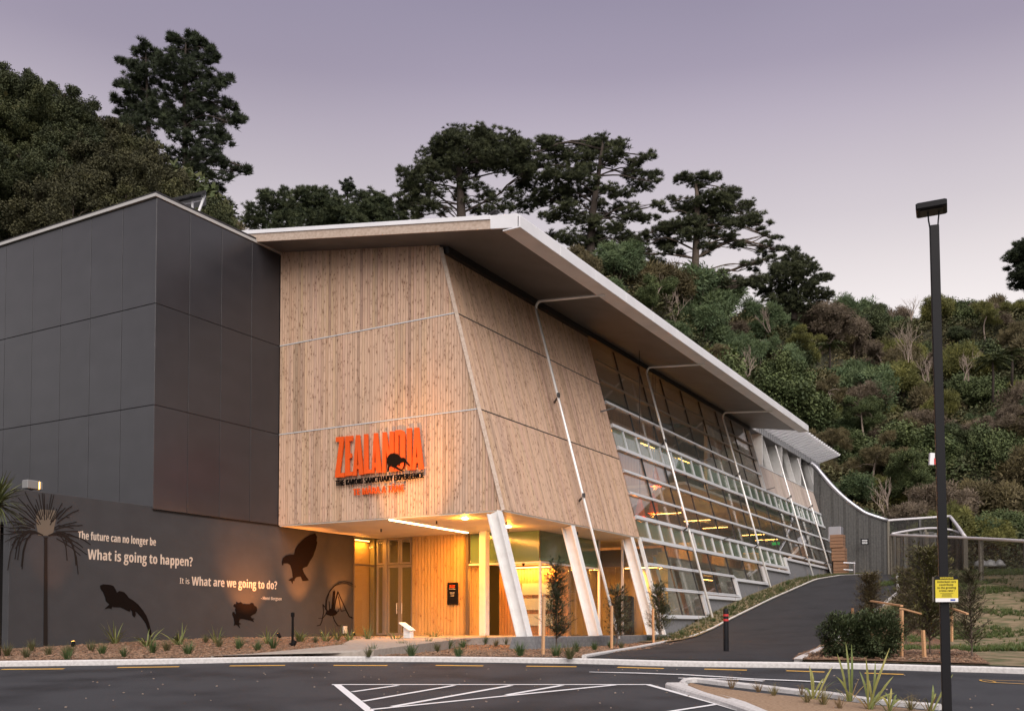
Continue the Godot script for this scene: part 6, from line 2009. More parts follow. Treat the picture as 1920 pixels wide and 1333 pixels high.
func island_plants():
	var y := 0.08
	var spears := [["clump of upright flax spears nearest the island nose", Vector3(4.08, -0.274, -13.43), [Vector3(4.049, 0.183, -13.502), Vector3(4.066, 0.127, -13.463), Vector3(4.362, 0.169, -13.484), Vector3(4.219, 0.013, -13.424), Vector3(3.975, -0.121, -13.507)]],
		["tall flax with split spears in the middle of the island", Vector3(4.509, -0.283, -13.25), [Vector3(4.474, 0.512, -13.286), Vector3(4.539, 0.484, -13.247), Vector3(4.355, 0.356, -13.279), Vector3(4.314, 0.053, -13.207), Vector3(4.581, 0.247, -13.316)]],
		["largest flax fan on the island, its leaves reaching over the road", Vector3(4.49, -0.323, -12.45), [Vector3(4.405, 0.333, -12.341), Vector3(4.777, 0.442, -12.53), Vector3(4.497, 0.072, -12.532), Vector3(4.779, 0.091, -12.423), Vector3(4.622, 0.226, -12.375), Vector3(4.583, 0.275, -12.502), Vector3(4.39, 0.153, -12.53), Vector3(4.704, -0.059, -12.478), Vector3(4.81, -0.125, -12.478)]],
		["flax with two spears leaning against the lamp post", Vector3(5.132, -0.335, -12.2), [Vector3(5.45, 0.126, -12.25), Vector3(5.186, -0.004, -12.223), Vector3(5.247, -0.112, -12.276)]],
		["young yellowing flax between the fan and the lamp post", Vector3(4.654, -0.333, -12.25), [Vector3(4.644, -0.104, -12.356), Vector3(4.781, -0.129, -12.335), Vector3(4.548, -0.152, -12.278), Vector3(4.833, -0.195, -12.334), Vector3(4.705, -0.048, -12.305)]]]
	for q in spears:
		var st := mb()
		var base: Vector3 = q[1]
		for tip in q[2]:
			var d: Vector3 = tip - base
			var b := base + Vector3(rng.randf_range(-0.03, 0.03), 0, rng.randf_range(-0.03, 0.03)) - base
			var c := Color(0.12, 0.16, 0.04).lerp(Color(0.3, 0.26, 0.07), rng.randf())
			var side := d.cross(Vector3(0, 0, 1)).normalized()
			var prev := [b - side * 0.012, b + side * 0.012]
			for k in 5:
				var t := (k + 1) / 5.0
				var p := b.lerp(d, t) + Vector3(0, 0.05 * sin(t * PI), 0.03 * sin(t * PI))
				var w: float = [0.01, 0.014, 0.014, 0.009, 0.001][k]
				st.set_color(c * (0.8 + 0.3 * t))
				quad(st, prev[0], p - side * w, p + side * w + Vector3(0, 0, 0.004), prev[1])
				prev = [p - side * w, p + side * w + Vector3(0, 0, 0.004)]
		for k in 7:
			var az := rng.randf() * TAU
			var dry := rng.randf() < 0.5
			blade(st, Vector3(cos(az), 0, sin(az)) * 0.04, Vector3(cos(az) * 0.7, 1, sin(az) * 0.5), rng.randf_range(0.2, 0.5), 0.014, rng.randf_range(0.4, 2.2), Color(0.3, 0.2, 0.07) if dry else Color(0.13, 0.16, 0.05), 5)
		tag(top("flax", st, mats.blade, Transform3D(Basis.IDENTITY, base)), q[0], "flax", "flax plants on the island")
	var tufts := [tuft(40, 0.2, 0.8, 0.007, 0.5, Color(0.17, 0.11, 0.05), Color(0.22, 0.15, 0.07)), tuft(50, 0.23, 0.9, 0.008, 0.7, Color(0.14, 0.13, 0.05), Color(0.25, 0.2, 0.08))]
	var spots := [Vector3(3.515, -0.218, -14.14), Vector3(3.629, -0.238, -13.74), Vector3(4.023, -0.235, -13.8), Vector3(3.86, -0.276, -12.98), Vector3(4.079, -0.307, -12.36), Vector3(4.897, -0.315, -12.2), Vector3(3.23, -0.195, -14.6), Vector3(3.994, -0.289, -12.72)]
	for k in spots.size():
		var p: Vector3 = spots[k]
		tag(top("dry_tuft", tufts[k % 2], mats.blade, Transform3D(Basis(Vector3.UP, k * 1.3).scaled(Vector3.ONE * rng.randf_range(0.75, 1.15)), p)), "small straw coloured tuft in the island soil", "grass tuft", "straw tufts on the island")

func leafy(st: SurfaceTool, at: Vector3, dir: Vector3, len: float, w: float, c: Color):
	# a lance shaped leaf of two folded halves
	var d := dir.normalized()
	var s := d.cross(Vector3(0.2, 1, 0.1)).normalized()
	var u := s.cross(d)
	var mid := at + d * len * 0.5 - u * len * 0.06
	var tip := at + d * len
	st.set_color(c)
	tri(st, at, mid + s * w * 0.5 + u * w * 0.2, tip)
	tri(st, at, tip, mid - s * w * 0.5 + u * w * 0.2)

func sapling(h: float, r: float, leaves: int, len: float, a: Color, b: Color, bare := 0.15) -> Array:
	# [stem mesh, leaf mesh]
	var stem := mb()
	var leaf := mb()
	var lean := Vector3(rng.randf_range(-0.05, 0.05), h, rng.randf_range(-0.05, 0.05))
	tube(stem, [Vector3.ZERO, lean * 0.5 + Vector3(0.02, 0, 0), lean], 0.018, 0.005, 5)
	for k in int(leaves / 14):
		var t := lerpf(bare, 0.98, rng.randf())
		var az := rng.randf() * TAU
		var reach := r * (1.0 - 0.55 * t) * rng.randf_range(0.5, 1.1)
		var p0 := lean * t
		var p1 := p0 + Vector3(cos(az) * reach, reach * 0.7, sin(az) * reach)
		tube(stem, [p0, p1], 0.006, 0.002, 4)
		for j in 14:
			var q := p0.lerp(p1, rng.randf_range(0.15, 1.0))
			var d := Vector3(cos(az), 0.3, sin(az)) + Vector3(rng.randf_range(-1, 1), rng.randf_range(-0.7, 0.8), rng.randf_range(-1, 1)) * 0.9
			leafy(leaf, q, d, len * rng.randf_range(0.6, 1.15), len * 0.17, a.lerp(b, rng.randf()))
	return [stem, leaf]

func young_trees():
	var list := [["slender young tree with narrow leaves beside the bare stake", Vector3(1.011, 0.1, -22.66), 2.1, 0.48, 2900, 0.15, Color(0.04, 0.055, 0.026), Color(0.1, 0.11, 0.05)],
		["young narrow leaved tree in front of the middle raking column", Vector3(3.17, 0.117, -29.92), 1.75, 0.55, 2600, 0.15, Color(0.045, 0.055, 0.025), Color(0.11, 0.11, 0.05)],
		["young narrow leaved tree in front of the third raking column", Vector3(4.988, 0.189, -33.6), 1.95, 0.6, 3200, 0.15, Color(0.045, 0.06, 0.025), Color(0.11, 0.115, 0.047)],
		["brownish feathery young tree at the edge of the drive", Vector3(11.604, 0.299, -32.1), 2.1, 0.75, 6500, 0.13, Color(0.08, 0.062, 0.03), Color(0.15, 0.125, 0.055)],
		["brownish feathery young tree between the two tall stakes", Vector3(10.721, 0.132, -26.94), 2.1, 0.7, 6000, 0.13, Color(0.075, 0.06, 0.03), Color(0.14, 0.125, 0.05)],
		["broad olive young tree just behind the lamp post", Vector3(8.609, 0.095, -20.4), 2.15, 0.85, 7500, 0.13, Color(0.07, 0.068, 0.022), Color(0.16, 0.15, 0.05)],
		["thin open young tree on the lawn beyond the lamp post", Vector3(9.103, 0.055, -19.6), 1.75, 0.55, 2600, 0.12, Color(0.05, 0.045, 0.022), Color(0.1, 0.09, 0.04)]]
	for q in list:
		var t := thing("young_tree", q[0], "tree", Transform3D(Basis.IDENTITY, q[1]), "young trees by the drive")
		var m := sapling(q[2], q[3], q[4], q[5], q[6], q[7])
		part("trunk", m[0], mats.bark, t)
		part("foliage", m[1], mats.leaf, t)
	for q in [["round dark green shrub nearest the drive edging", Vector3(6.641, 0.068, -19.86), 0.47], ["round dark green shrub beside the tall timber stake", Vector3(7.217, 0.055, -19.6), 0.5]]:
		var t := thing("round_shrub", q[0], "shrub", Transform3D(Basis.IDENTITY, q[1]), "round shrubs in the bark bed")
		var leaf := mb()
		var stem := mb()
		for k in 9:
			var az := rng.randf() * TAU
			tube(stem, [Vector3.ZERO, Vector3(cos(az) * 0.15, 0.3, sin(az) * 0.15), Vector3(cos(az) * 0.3, rng.randf_range(0.4, 0.8), sin(az) * 0.3)], 0.012, 0.004, 4)
		for k in 9000:
			var d := Vector3(rng.randfn(), rng.randfn(), rng.randfn()).normalized()
			var bump := 1.0 + 0.16 * sin(d.x * 7.0 + 1.0) * sin(d.y * 6.0) + 0.12 * sin(d.z * 9.0)
			var p: Vector3 = Vector3(0, q[2] * 0.92, 0) + d * q[2] * bump * pow(rng.randf_range(0.3, 1.0), 0.5)
			leafy(leaf, p, d + Vector3(rng.randf_range(-1, 1), rng.randf_range(-0.6, 1), rng.randf_range(-1, 1)), 0.07, 0.03, Color(0.028, 0.042, 0.015).lerp(Color(0.075, 0.095, 0.036), rng.randf()))
		part("trunk", stem, mats.dark_bark, t)
		part("foliage", leaf, mats.leaf, t)
	# a cabbage tree just outside the frame whose leaves reach in
	var c := thing("cabbage_tree", "cabbage tree with long sword leaves reaching in front of the grey wall end", "tree", Transform3D(Basis.IDENTITY, Vector3(-10.974, 0.099, -21)))
	var st := mb()
	st.set_smooth_group(0)
	var crown := Vector3(-10.988, 3.306, -21) - c.position
	tube(st, [Vector3.ZERO, crown * 0.5 + Vector3(-0.05, 0, 0), crown], 0.13, 0.09, 8)
	part("trunk", st, mats.bark, c)
	st = mb()
	for k in 170:
		var az := rng.randf() * TAU
		var el := rng.randf_range(-0.7, 1.2)
		var d := Vector3(cos(az) * cos(el), sin(el) + 0.1, sin(az) * cos(el))
		blade(st, crown + d * 0.05, d, rng.randf_range(0.55, 0.85), 0.035, rng.randf_range(0.4, 1.3), Color(0.06, 0.075, 0.025).lerp(Color(0.13, 0.14, 0.05), rng.randf()), 5)
	part("foliage", st, mats.blade, c)

# ------------------------------------------------------------------ trees
var clumps := {}

func make_clumps():
	# broad: a ball of leaf sized faces; needle: a tuft of needles pointing out and up; fine: twiggy and thin leaved
	for kind in ["broad", "needle", "fine"]:
		var set := []
		for v in 3:
			var st := mb()
			var n: int = {"broad": 64, "needle": 46, "fine": 64}[kind]
			for k in n:
				var d := Vector3(rng.randfn(), rng.randfn() + 0.25, rng.randfn()).normalized()
				var tone := rng.randf_range(0.82, 1.18)
				st.set_color(Color(tone, tone, tone * rng.randf_range(0.8, 1.05)))
				if kind == "broad":
					var c := d * rng.randf_range(0.25, 0.55)
					var dir := (d * 0.7 + Vector3(rng.randf_range(-1, 1), rng.randf_range(-0.8, 0.8), rng.randf_range(-1, 1))).normalized()
					var s := dir.cross(d + Vector3(0.1, 0.3, 0)).normalized() * 0.058
					var a := c - dir * 0.085
					var b := c + dir * 0.1
					tri(st, a, c + s, b)
					tri(st, a, b, c - s)
				elif kind == "needle":
					d.y = absf(d.y) * 0.9 + d.y * 0.1
					var c := d * 0.08
					var s := d.cross(Vector3(rng.randf(), 0.3, rng.randf())).normalized() * 0.032
					tri(st, c - s, c + s, d * rng.randf_range(0.42, 0.62))
				else:
					var c := d * rng.randf_range(0.1, 0.5)
					var dir := (d + Vector3(rng.randf_range(-1, 1), rng.randf_range(-0.5, 1), rng.randf_range(-1, 1)) * 0.8).normalized()
					var s := dir.cross(Vector3(0.3, 0.2, 1)).normalized() * 0.036
					tri(st, c - s, c + s, c + dir * 0.24)
			st.generate_normals()
			set.append(st.commit())
		clumps[kind] = set

func crown(parent: Node, kind: String, where: Array, tints: PackedColorArray):
	# split the clumps over the variants of their kind
	var o := scatter("foliage", clumps[kind][rng.randi() % 3], mats.needle if kind == "needle" else mats.leaf, where, tints, parent)
	return o

func pad_clumps(where: Array, tints: PackedColorArray, c: Vector3, r: float, flat_: float, size: float, a: Color, b: Color, density: float):
	var n := int(maxf(6, density * pow(r / size, 2.0)))
	for k in n:
		var d := Vector3(rng.randfn(), rng.randfn(), rng.randfn()).normalized()
		var rr := pow(rng.randf(), 0.45)
		var p := c + Vector3(d.x * r, d.y * r * flat_, d.z * r) * rr
		var bs := Basis.from_euler(Vector3(rng.randf_range(-0.5, 0.5) , rng.randf() * TAU, rng.randf_range(-0.5, 0.5)))
		where.append(Transform3D(bs.scaled(Vector3.ONE * size * rng.randf_range(0.75, 1.35)), p))
		tints.append(a.lerp(b, rng.randf()) * rng.randf_range(0.75, 1.15))

func pad_tree(called: String, label: String, trunk: Array, r0: float, r1: float, pads: Array, o: Dictionary):
	# trunk: points from the ground up, in the scene; pads: [place, radius]
	var base: Vector3 = trunk[0]
	var t := thing(called, label, "tree", Transform3D(Basis.IDENTITY, base), o.get("group", ""))
	var local := []
	for p in smooth_line(trunk, 4):
		local.append(p - base)
	var st := mb()
	st.set_smooth_group(0)
	tube(st, local, r0, r1, 9)
	part("trunk", st, o.get("bark", mats.dark_bark), t)
	var where := []
	var tints := PackedColorArray()
	var br := mb()
	br.set_smooth_group(0)
	var deep: float = o.get("deep", 0.0)
	for q in pads:
		var c: Vector3 = q[0] - base
		var r: float = q[1] * o.get("grow", 1.45)
		c.z += rng.randf_range(-1, 1) * r * deep
		pad_clumps(where, tints, c, r, o.get("flat", 0.62), o.get("size", 0.75), o.a, o.b, o.get("density", 26.0))
		for k in o.get("extra", 1):
			pad_clumps(where, tints, c + Vector3(rng.randf_range(-1.1, 1.1), rng.randf_range(-0.5, 0.35), rng.randf_range(-1.8, 1.8)) * r, r * rng.randf_range(0.45, 0.75), o.get("flat", 0.62), o.get("size", 0.75), o.a, o.b, o.get("density", 26.0))
		# a limb from the trunk, leaving it below the pad
		var from: Vector3 = local[0]
		var best := 1e9
		for p in local:
			var want: float = c.y - Vector2(c.x - p.x, c.z - p.z).length() * o.get("climb", 0.45) * rng.randf_range(-0.35, 0.8)
			var d: float = absf(p.y - want)
			if d < best:
				best = d
				from = p
		if c.distance_to(from) > 0.6:
			var far := c.distance_to(from)
			var mid := from.lerp(c, 0.45) + Vector3(rng.randf_range(-0.1, 0.1), 0.1 * o.get("lift", 1.0) + rng.randf_range(-0.07, 0.07), rng.randf_range(-0.1, 0.1)) * far
			var mid2 := from.lerp(c, 0.75) + Vector3(rng.randf_range(-0.07, 0.07), rng.randf_range(-0.06, 0.08), rng.randf_range(-0.07, 0.07)) * far
			var rr := clampf(c.distance_to(from) * 0.016, 0.035, r0 * 0.26)
			tube(br, smooth_line([from, mid, mid2, c], 3), rr, rr * 0.35, 5)
			for k in 4:
				var e := c + Vector3(rng.randf_range(-1, 1) * r * 0.8, rng.randf_range(-0.3, 0.4) * r, rng.randf_range(-1, 1) * r * 0.8)
				tube(br, [mid.lerp(mid2, rng.randf()), e], rr * 0.35, rr * 0.12, 4)
	part("limbs", br, o.get("bark", mats.dark_bark), t)
	crown(t, o.get("kind", "needle"), where, tints)
	return t

func bush(called: String, label: String, category: String, r: float, kind: String, a: Color, b: Color, o: Dictionary) -> Node3D:
	# a rounded bush of several lobes on short stems
	var t := thing(called, label, category, Transform3D.IDENTITY, o.get("group", ""))
	var st := mb()
	var where := []
	var tints := PackedColorArray()
	var n: int = o.get("lobes", 9)
	for k in n:
		var az := TAU * k / n + rng.randf() * 1.4
		var out := r * rng.randf_range(0.1, 0.85)
		var c := Vector3(cos(az) * out, r * rng.randf_range(0.45, 1.0) * o.get("tall", 1.0), sin(az) * out)
		pad_clumps(where, tints, c, r * rng.randf_range(0.26, 0.55), rng.randf_range(0.55, 0.9), o.get("size", 0.7), a, b, o.get("density", 30.0))
		tube(st, [Vector3(cos(az) * 0.1, -0.5, sin(az) * 0.1), c * 0.5, c], 0.09 * r / 2.0, 0.02, 4)
	part("trunk", st, o.get("bark", mats.bark), t)
	crown(t, kind, where, tints)
	return t

func bare_shrub(st: SurfaceTool, p: Vector3, d: Vector3, len: float, r: float, depth: int):
	var q := p + d * len
	var mid := p.lerp(q, 0.5) + Vector3(rng.randf_range(-1, 1), 0, rng.randf_range(-1, 1)) * len * 0.09
	tube(st, [p, mid, q], r, r * 0.65, 4, false)
	if depth == 0:
		return
	for k in (3 if depth > 1 else 2):
		var e := (d + Vector3(rng.randf_range(-1, 1), rng.randf_range(-0.1, 0.6), rng.randf_range(-1, 1)) * 0.6).normalized()
		bare_shrub(st, q if k > 0 else mid, e, len * rng.randf_range(0.6, 0.85), r * 0.6, depth - 1)

func tree_fern(label: String, at: Vector3, h: float, spread: float):
	var t := thing("tree_fern", label, "tree fern", Transform3D(Basis.IDENTITY, at), "tree ferns on the hillside")
	var st := mb()
	st.set_smooth_group(0)
	tube(st, [Vector3(0, -1, 0), Vector3(0.1, h * 0.5, 0), Vector3(0.05, h, 0)], 0.14, 0.1, 7)
	part("trunk", st, mats.dark_bark, t)
	st = mb()
	for k in 30:
		var az := TAU * k / 15.0 + rng.randf() * 0.3
		var low := k >= 15
		var out := Vector3(cos(az), 0, sin(az))
		var side := out.cross(Vector3.UP)
		var reach := spread * rng.randf_range(0.75, 1.1) * (0.8 if low else 1.0)
		for j in 16:
			var u := (j + 0.5) / 16.0
			var p := Vector3(0.05, h, 0) + out * reach * u * (1.0 - 0.18 * u) + Vector3.UP * reach * ((0.1 * u - 0.75 * u * u) if low else (0.75 * u - 0.95 * u * u))
			var w := reach * 0.19 * sin(clampf(u * 1.1 + 0.08, 0, 1) * PI) + 0.02
			st.set_color(Color(0.04, 0.055, 0.018).lerp(Color(0.1, 0.11, 0.038), rng.randf()))
			for e in [-1.0, 1.0]:
				var tip: Vector3 = p + side * w * e + out * 0.08 * reach - Vector3.UP * w * rng.randf_range(0.3, 0.9)
				tri(st, p - out * reach * 0.028, p + out * reach * 0.028, tip)
	part("fronds", st, mats.leaf, t)

func build_trees():
	make_clumps()
	var dark_a := Color(0.016, 0.026, 0.012)
	var dark_b := Color(0.045, 0.06, 0.026)
	var olive_a := Color(0.03, 0.04, 0.017)
	var olive_b := Color(0.075, 0.085, 0.036)
	# the two tall pines behind the hall
	pad_tree("pine_tree", "tallest dark pine rising behind the grey hall roof", [Vector3(-24.886, 30.836, -75), Vector3(-25.158, 36.659, -75), Vector3(-25.298, 41.675, -75), Vector3(-25.226, 46.083, -75)], 0.34, 0.05, [[Vector3(-26.27, 46.38, -74.86), 0.18], [Vector3(-26.11, 46.2, -74.95), 0.2], [Vector3(-24.71, 46.52, -75.22), 0.2], [Vector3(-24.05, 46, -74.8), 0.2], [Vector3(-23.22, 45.37, -74.89), 0.18], [Vector3(-22.86, 44.82, -75.2), 0.18], [Vector3(-21.73, 43.15, -75.18), 0.2], [Vector3(-20.7, 39.92, -75.32), 0.18], [Vector3(-20.39, 35.87, -74.79), 0.18], [Vector3(-26.12, 45.89, -74.44), 0.33], [Vector3(-26, 46.12, -75.59), 0.44], [Vector3(-24.6, 46.1, -74.9), 0.43], [Vector3(-24.38, 46.09, -75.66), 0.51], [Vector3(-25.42, 45.79, -75.82), 0.64], [Vector3(-26.73, 45.11, -75.46), 0.51], [Vector3(-23.56, 45.56, -75.55), 0.38], [Vector3(-25.89, 44.43, -75.32), 0.77], [Vector3(-24.4, 44.82, -75.54), 0.77], [Vector3(-23.01, 44.88, -75.06), 0.36], [Vector3(-25.62, 42.52, -73.82), 0.78], [Vector3(-24.49, 43.13, -74.67), 0.89], [Vector3(-23.16, 43.17, -74.97), 0.56], [Vector3(-22.01, 42.82, -74.82), 0.51], [Vector3(-25.58, 42.92, -76.43), 0.91], [Vector3(-23.28, 41.53, -74.16), 0.76], [Vector3(-22.66, 42.36, -75.06), 0.51], [Vector3(-26.28, 42.09, -75.42), 0.59], [Vector3(-24.3, 41.13, -75.36), 0.95], [Vector3(-22.65, 41.57, -75.94), 0.64], [Vector3(-21.93, 41.26, -75.72), 0.44], [Vector3(-25.9, 40.27, -74.74), 0.76], [Vector3(-27.39, 40.49, -75.64), 0.64], [Vector3(-25.1, 39.99, -75.46), 0.85], [Vector3(-22.89, 40.26, -75.47), 0.77], [Vector3(-21.17, 39.48, -74.48), 0.56], [Vector3(-20.96, 40.04, -75.55), 0.33], [Vector3(-26.22, 38.96, -74.23), 0.63], [Vector3(-23.54, 38.59, -74.28), 0.76], [Vector3(-22.8, 39.15, -75.63), 0.59], [Vector3(-21.86, 37.89, -74.7), 0.38], [Vector3(-25.12, 37.82, -74.04), 0.63], [Vector3(-23.25, 37.58, -74.6), 0.76], [Vector3(-24.63, 37.72, -76.51), 0.91], [Vector3(-25.78, 36.93, -74.89), 0.81], [Vector3(-22.66, 36.51, -74.83), 0.71], [Vector3(-21.74, 36.26, -75.68), 0.57], [Vector3(-21.01, 36.01, -75.43), 0.38], [Vector3(-24.62, 35.53, -74.14), 0.75], [Vector3(-26.28, 35.7, -74.5), 0.63], [Vector3(-23.07, 35.19, -74.52), 0.63], [Vector3(-21.79, 34.94, -74.55), 0.38], [Vector3(-25.47, 35.32, -75.95), 0.64], [Vector3(-23.65, 34.74, -76.44), 0.78], [Vector3(-22.22, 32.96, -74.78), 0.76], [Vector3(-23.17, 33.04, -76.22), 0.78]], {"a": dark_a, "b": dark_b, "size": 0.66, "density": 17.0, "flat": 0.55, "climb": 0.35, "group": "tall pines behind the hall"})
	pad_tree("pine_tree", "second dark pine standing against the tallest pine behind the hall", [Vector3(-28.733, 32.042, -78), Vector3(-29.024, 38.098, -78), Vector3(-29.251, 42.443, -78), Vector3(-29.484, 47.242, -78)], 0.3, 0.05, [[Vector3(-29.43, 47.45, -78.03), 0.19], [Vector3(-30.22, 47.23, -78.12), 0.19], [Vector3(-28.79, 47.09, -78.01), 0.19], [Vector3(-31.57, 46.41, -78.25), 0.19], [Vector3(-31.69, 44.33, -78.12), 0.19], [Vector3(-32, 43.08, -78.1), 0.19], [Vector3(-32.39, 41.27, -77.78), 0.18], [Vector3(-29.34, 46.98, -77.7), 0.34], [Vector3(-30.05, 46.94, -78.34), 0.45], [Vector3(-29.18, 47.17, -78.73), 0.43], [Vector3(-29.69, 46.78, -79.01), 0.59], [Vector3(-31.27, 46.23, -78.19), 0.37], [Vector3(-30.42, 45.46, -77.22), 0.47], [Vector3(-30.23, 45.85, -78.48), 0.61], [Vector3(-28.7, 46.33, -78.37), 0.48], [Vector3(-28.05, 45.68, -77.71), 0.4], [Vector3(-29.02, 44.85, -77.45), 0.66], [Vector3(-30.17, 44.56, -77.66), 0.66], [Vector3(-31.09, 44.06, -77.63), 0.42], [Vector3(-28.63, 44.81, -78.61), 0.53], [Vector3(-30.46, 43.4, -77.05), 0.58], [Vector3(-29.87, 44.5, -79.04), 0.75], [Vector3(-30.1, 43.28, -78.58), 0.72], [Vector3(-28.67, 43.24, -78.01), 0.58], [Vector3(-31.76, 43.01, -78.34), 0.37], [Vector3(-30.68, 42.55, -78.01), 0.64], [Vector3(-29.14, 42.07, -77.88), 0.61], [Vector3(-31.7, 42.47, -78.89), 0.48], [Vector3(-31.94, 41.06, -77.51), 0.34], [Vector3(-30.37, 41.74, -78.28), 0.74], [Vector3(-31.8, 41.5, -79.16), 0.67], [Vector3(-29.44, 40.9, -78), 0.66], [Vector3(-30.12, 39.85, -77.01), 0.73], [Vector3(-31.78, 40.69, -78.13), 0.53], [Vector3(-29.19, 39.5, -77.38), 0.66], [Vector3(-28.52, 38.52, -77.04), 0.52]], {"a": dark_a, "b": dark_b, "size": 0.66, "density": 17.0, "flat": 0.55, "climb": 0.35, "group": "tall pines behind the hall"})
	# the broad dome above the roof, and the wind shaped pines along the ridge
	pad_tree("cypress_tree", "broad dome shaped macrocarpa spreading above the timber front roof", [Vector3(-4.918, 38.453, -98), Vector3(-5.085, 42.248, -98), Vector3(-5.251, 45.509, -98), Vector3(-5.471, 48.232, -98)], 0.6, 0.2, [[Vector3(-5.72, 48.68, -96.02), 1.21], [Vector3(-4.5, 50.55, -99.45), 1.25], [Vector3(-2.81, 48.76, -96.2), 1.21], [Vector3(-1.48, 50.46, -99.42), 1.16], [Vector3(-6.73, 48.73, -97.39), 1.07], [Vector3(-5.3, 49.52, -99.65), 1.25], [Vector3(-3.57, 49.79, -100.37), 1.36], [Vector3(-1.95, 49.2, -99), 1.24], [Vector3(-0.36, 49.18, -98.8), 0.99], [Vector3(0.9, 49.41, -98.62), 0.62], [Vector3(-8.23, 48.05, -98.61), 1.08], [Vector3(-7.06, 48.8, -99.85), 1.19], [Vector3(-5.48, 47.22, -97.22), 1.07], [Vector3(-4.16, 48.3, -99.13), 0.93], [Vector3(-2.51, 47, -96.58), 1], [Vector3(-0.97, 47.1, -96.64), 1.06], [Vector3(0.26, 47.61, -97.36), 0.92], [Vector3(1.34, 47.92, -96.55), 0.76], [Vector3(-8.82, 46.06, -96.42), 1], [Vector3(-7.59, 45.91, -96.43), 1], [Vector3(-6.03, 46.78, -98.63), 0.71], [Vector3(-1.29, 46.52, -97.39), 0.76], [Vector3(0.74, 47.29, -98.69), 0.93], [Vector3(-10.51, 46.02, -99.41), 0.87], [Vector3(-9.33, 45.23, -97), 0.91], [Vector3(-10.66, 44.55, -97.94), 0.62], [Vector3(-8.36, 45.23, -98.38), 0.68], [Vector3(-5.02, 45.16, -97.53), 0.61], [Vector3(-7.33, 44.04, -97.14), 0.61], [Vector3(-5.42, 44.57, -99.06), 0.62], [Vector3(-9.09, 44.01, -97.79), 0.77], [Vector3(-10.33, 43.38, -97.8), 0.71], [Vector3(-10.79, 43.01, -97.67), 0.61], [Vector3(-9.26, 42.84, -98.01), 0.77], [Vector3(-8.24, 42.75, -97.07), 0.76], [Vector3(-3.46, 44.63, -97.41), 0.46], [Vector3(-2.88, 44.11, -98.72), 0.62], [Vector3(-1.94, 44.69, -98.95), 0.56], [Vector3(-2.22, 42.39, -97.32), 0.76], [Vector3(-3.51, 42.9, -98.89), 0.62], [Vector3(-4.75, 43.27, -98.28), 0.46], [Vector3(1.5, 46.13, -96.91), 0.76], [Vector3(-0.67, 42.99, -97.98), 0.68], [Vector3(-0.05, 44.13, -98.06), 0.68], [Vector3(-9.81, 41.9, -97.27), 0.7], [Vector3(-6.76, 42.52, -98.01), 0.46]], {"a": olive_a, "b": olive_b, "size": 0.66, "density": 14.0, "flat": 0.7, "climb": 0.9, "extra": 2, "grow": 1.5, "bark": mats.dark_bark})
	pad_tree("pine_tree", "large spreading pine rising behind the roof corner", [Vector3(8.276, 34.26, -100), Vector3(8.071, 38.671, -100), Vector3(8.302, 43.096, -100), Vector3(8.86, 46.978, -100), Vector3(9.308, 50.315, -100)], 0.62, 0.12, [[Vector3(1.1, 50.11, -100.73), 1.01], [Vector3(0, 48.04, -98.37), 1.06], [Vector3(3.26, 49.95, -99.27), 0.82], [Vector3(4.44, 50.86, -101.28), 0.91], [Vector3(5.32, 49.85, -100.57), 0.72], [Vector3(7.37, 50.62, -100.99), 0.73], [Vector3(8.28, 50.97, -100.76), 0.65], [Vector3(9.33, 51.09, -100.24), 0.61], [Vector3(9.97, 50.69, -101.13), 0.8], [Vector3(11.06, 49.81, -99.34), 0.78], [Vector3(8.84, 49.87, -100.98), 1.2], [Vector3(10.5, 48.63, -99.21), 1], [Vector3(6.92, 48.78, -99.89), 1.18], [Vector3(5.01, 49.46, -101.7), 1.28], [Vector3(2.72, 47.98, -99.38), 1.07], [Vector3(1.08, 47.06, -98.99), 1.07], [Vector3(12.81, 48.43, -100.32), 0.72], [Vector3(13.79, 48.67, -99.48), 0.61], [Vector3(14.41, 49.2, -99.99), 0.39], [Vector3(12.64, 47.58, -100.5), 0.83], [Vector3(14.13, 47.27, -100.63), 0.72], [Vector3(14.67, 46.14, -99.37), 0.43], [Vector3(5.93, 46.3, -98.54), 1.34], [Vector3(3.96, 46.19, -98.68), 1.06], [Vector3(1.85, 46.85, -101.75), 1.02], [Vector3(7.83, 47.47, -99.86), 0.9], [Vector3(13.14, 46.56, -101.53), 0.91], [Vector3(11.62, 44.97, -99.64), 0.72], [Vector3(10.03, 44.74, -98.3), 0.88], [Vector3(8.33, 46.21, -101.59), 1.09], [Vector3(6.11, 45.65, -101.59), 1.28], [Vector3(3.71, 45.58, -101.87), 1.28], [Vector3(1.66, 44.34, -101.17), 1.09], [Vector3(5.36, 42.86, -98.15), 1.06], [Vector3(8.88, 44.52, -101.6), 1.02], [Vector3(11.05, 44.15, -101.17), 0.8], [Vector3(12.3, 42.99, -99.33), 0.89], [Vector3(13.15, 42.69, -100.36), 0.54], [Vector3(11.59, 42.34, -99.51), 0.71], [Vector3(7.94, 41.8, -99.1), 1.07], [Vector3(5.96, 42.19, -99.15), 0.89], [Vector3(4.18, 42.44, -99.75), 0.72], [Vector3(9.74, 41.1, -99.17), 1], [Vector3(10.66, 41.35, -99.34), 0.64], [Vector3(8.27, 41.1, -101.01), 0.91], [Vector3(5.79, 40.28, -99.41), 1.07], [Vector3(4.23, 41.15, -101.14), 0.73], [Vector3(9.24, 40.21, -101.6), 0.91], [Vector3(14.87, 43.85, -99.6), 0.5], [Vector3(11.38, 40.88, -100.91), 0.91], [Vector3(11.84, 39.25, -98.66), 0.71], [Vector3(10.32, 39, -101.35), 1.09], [Vector3(7.35, 39.62, -101.02), 0.73]], {"a": olive_a, "b": olive_b, "size": 0.68, "density": 16.0, "flat": 0.5, "climb": 0.5, "bark": mats.dark_bark, "group": "wind shaped pines on the ridge"})
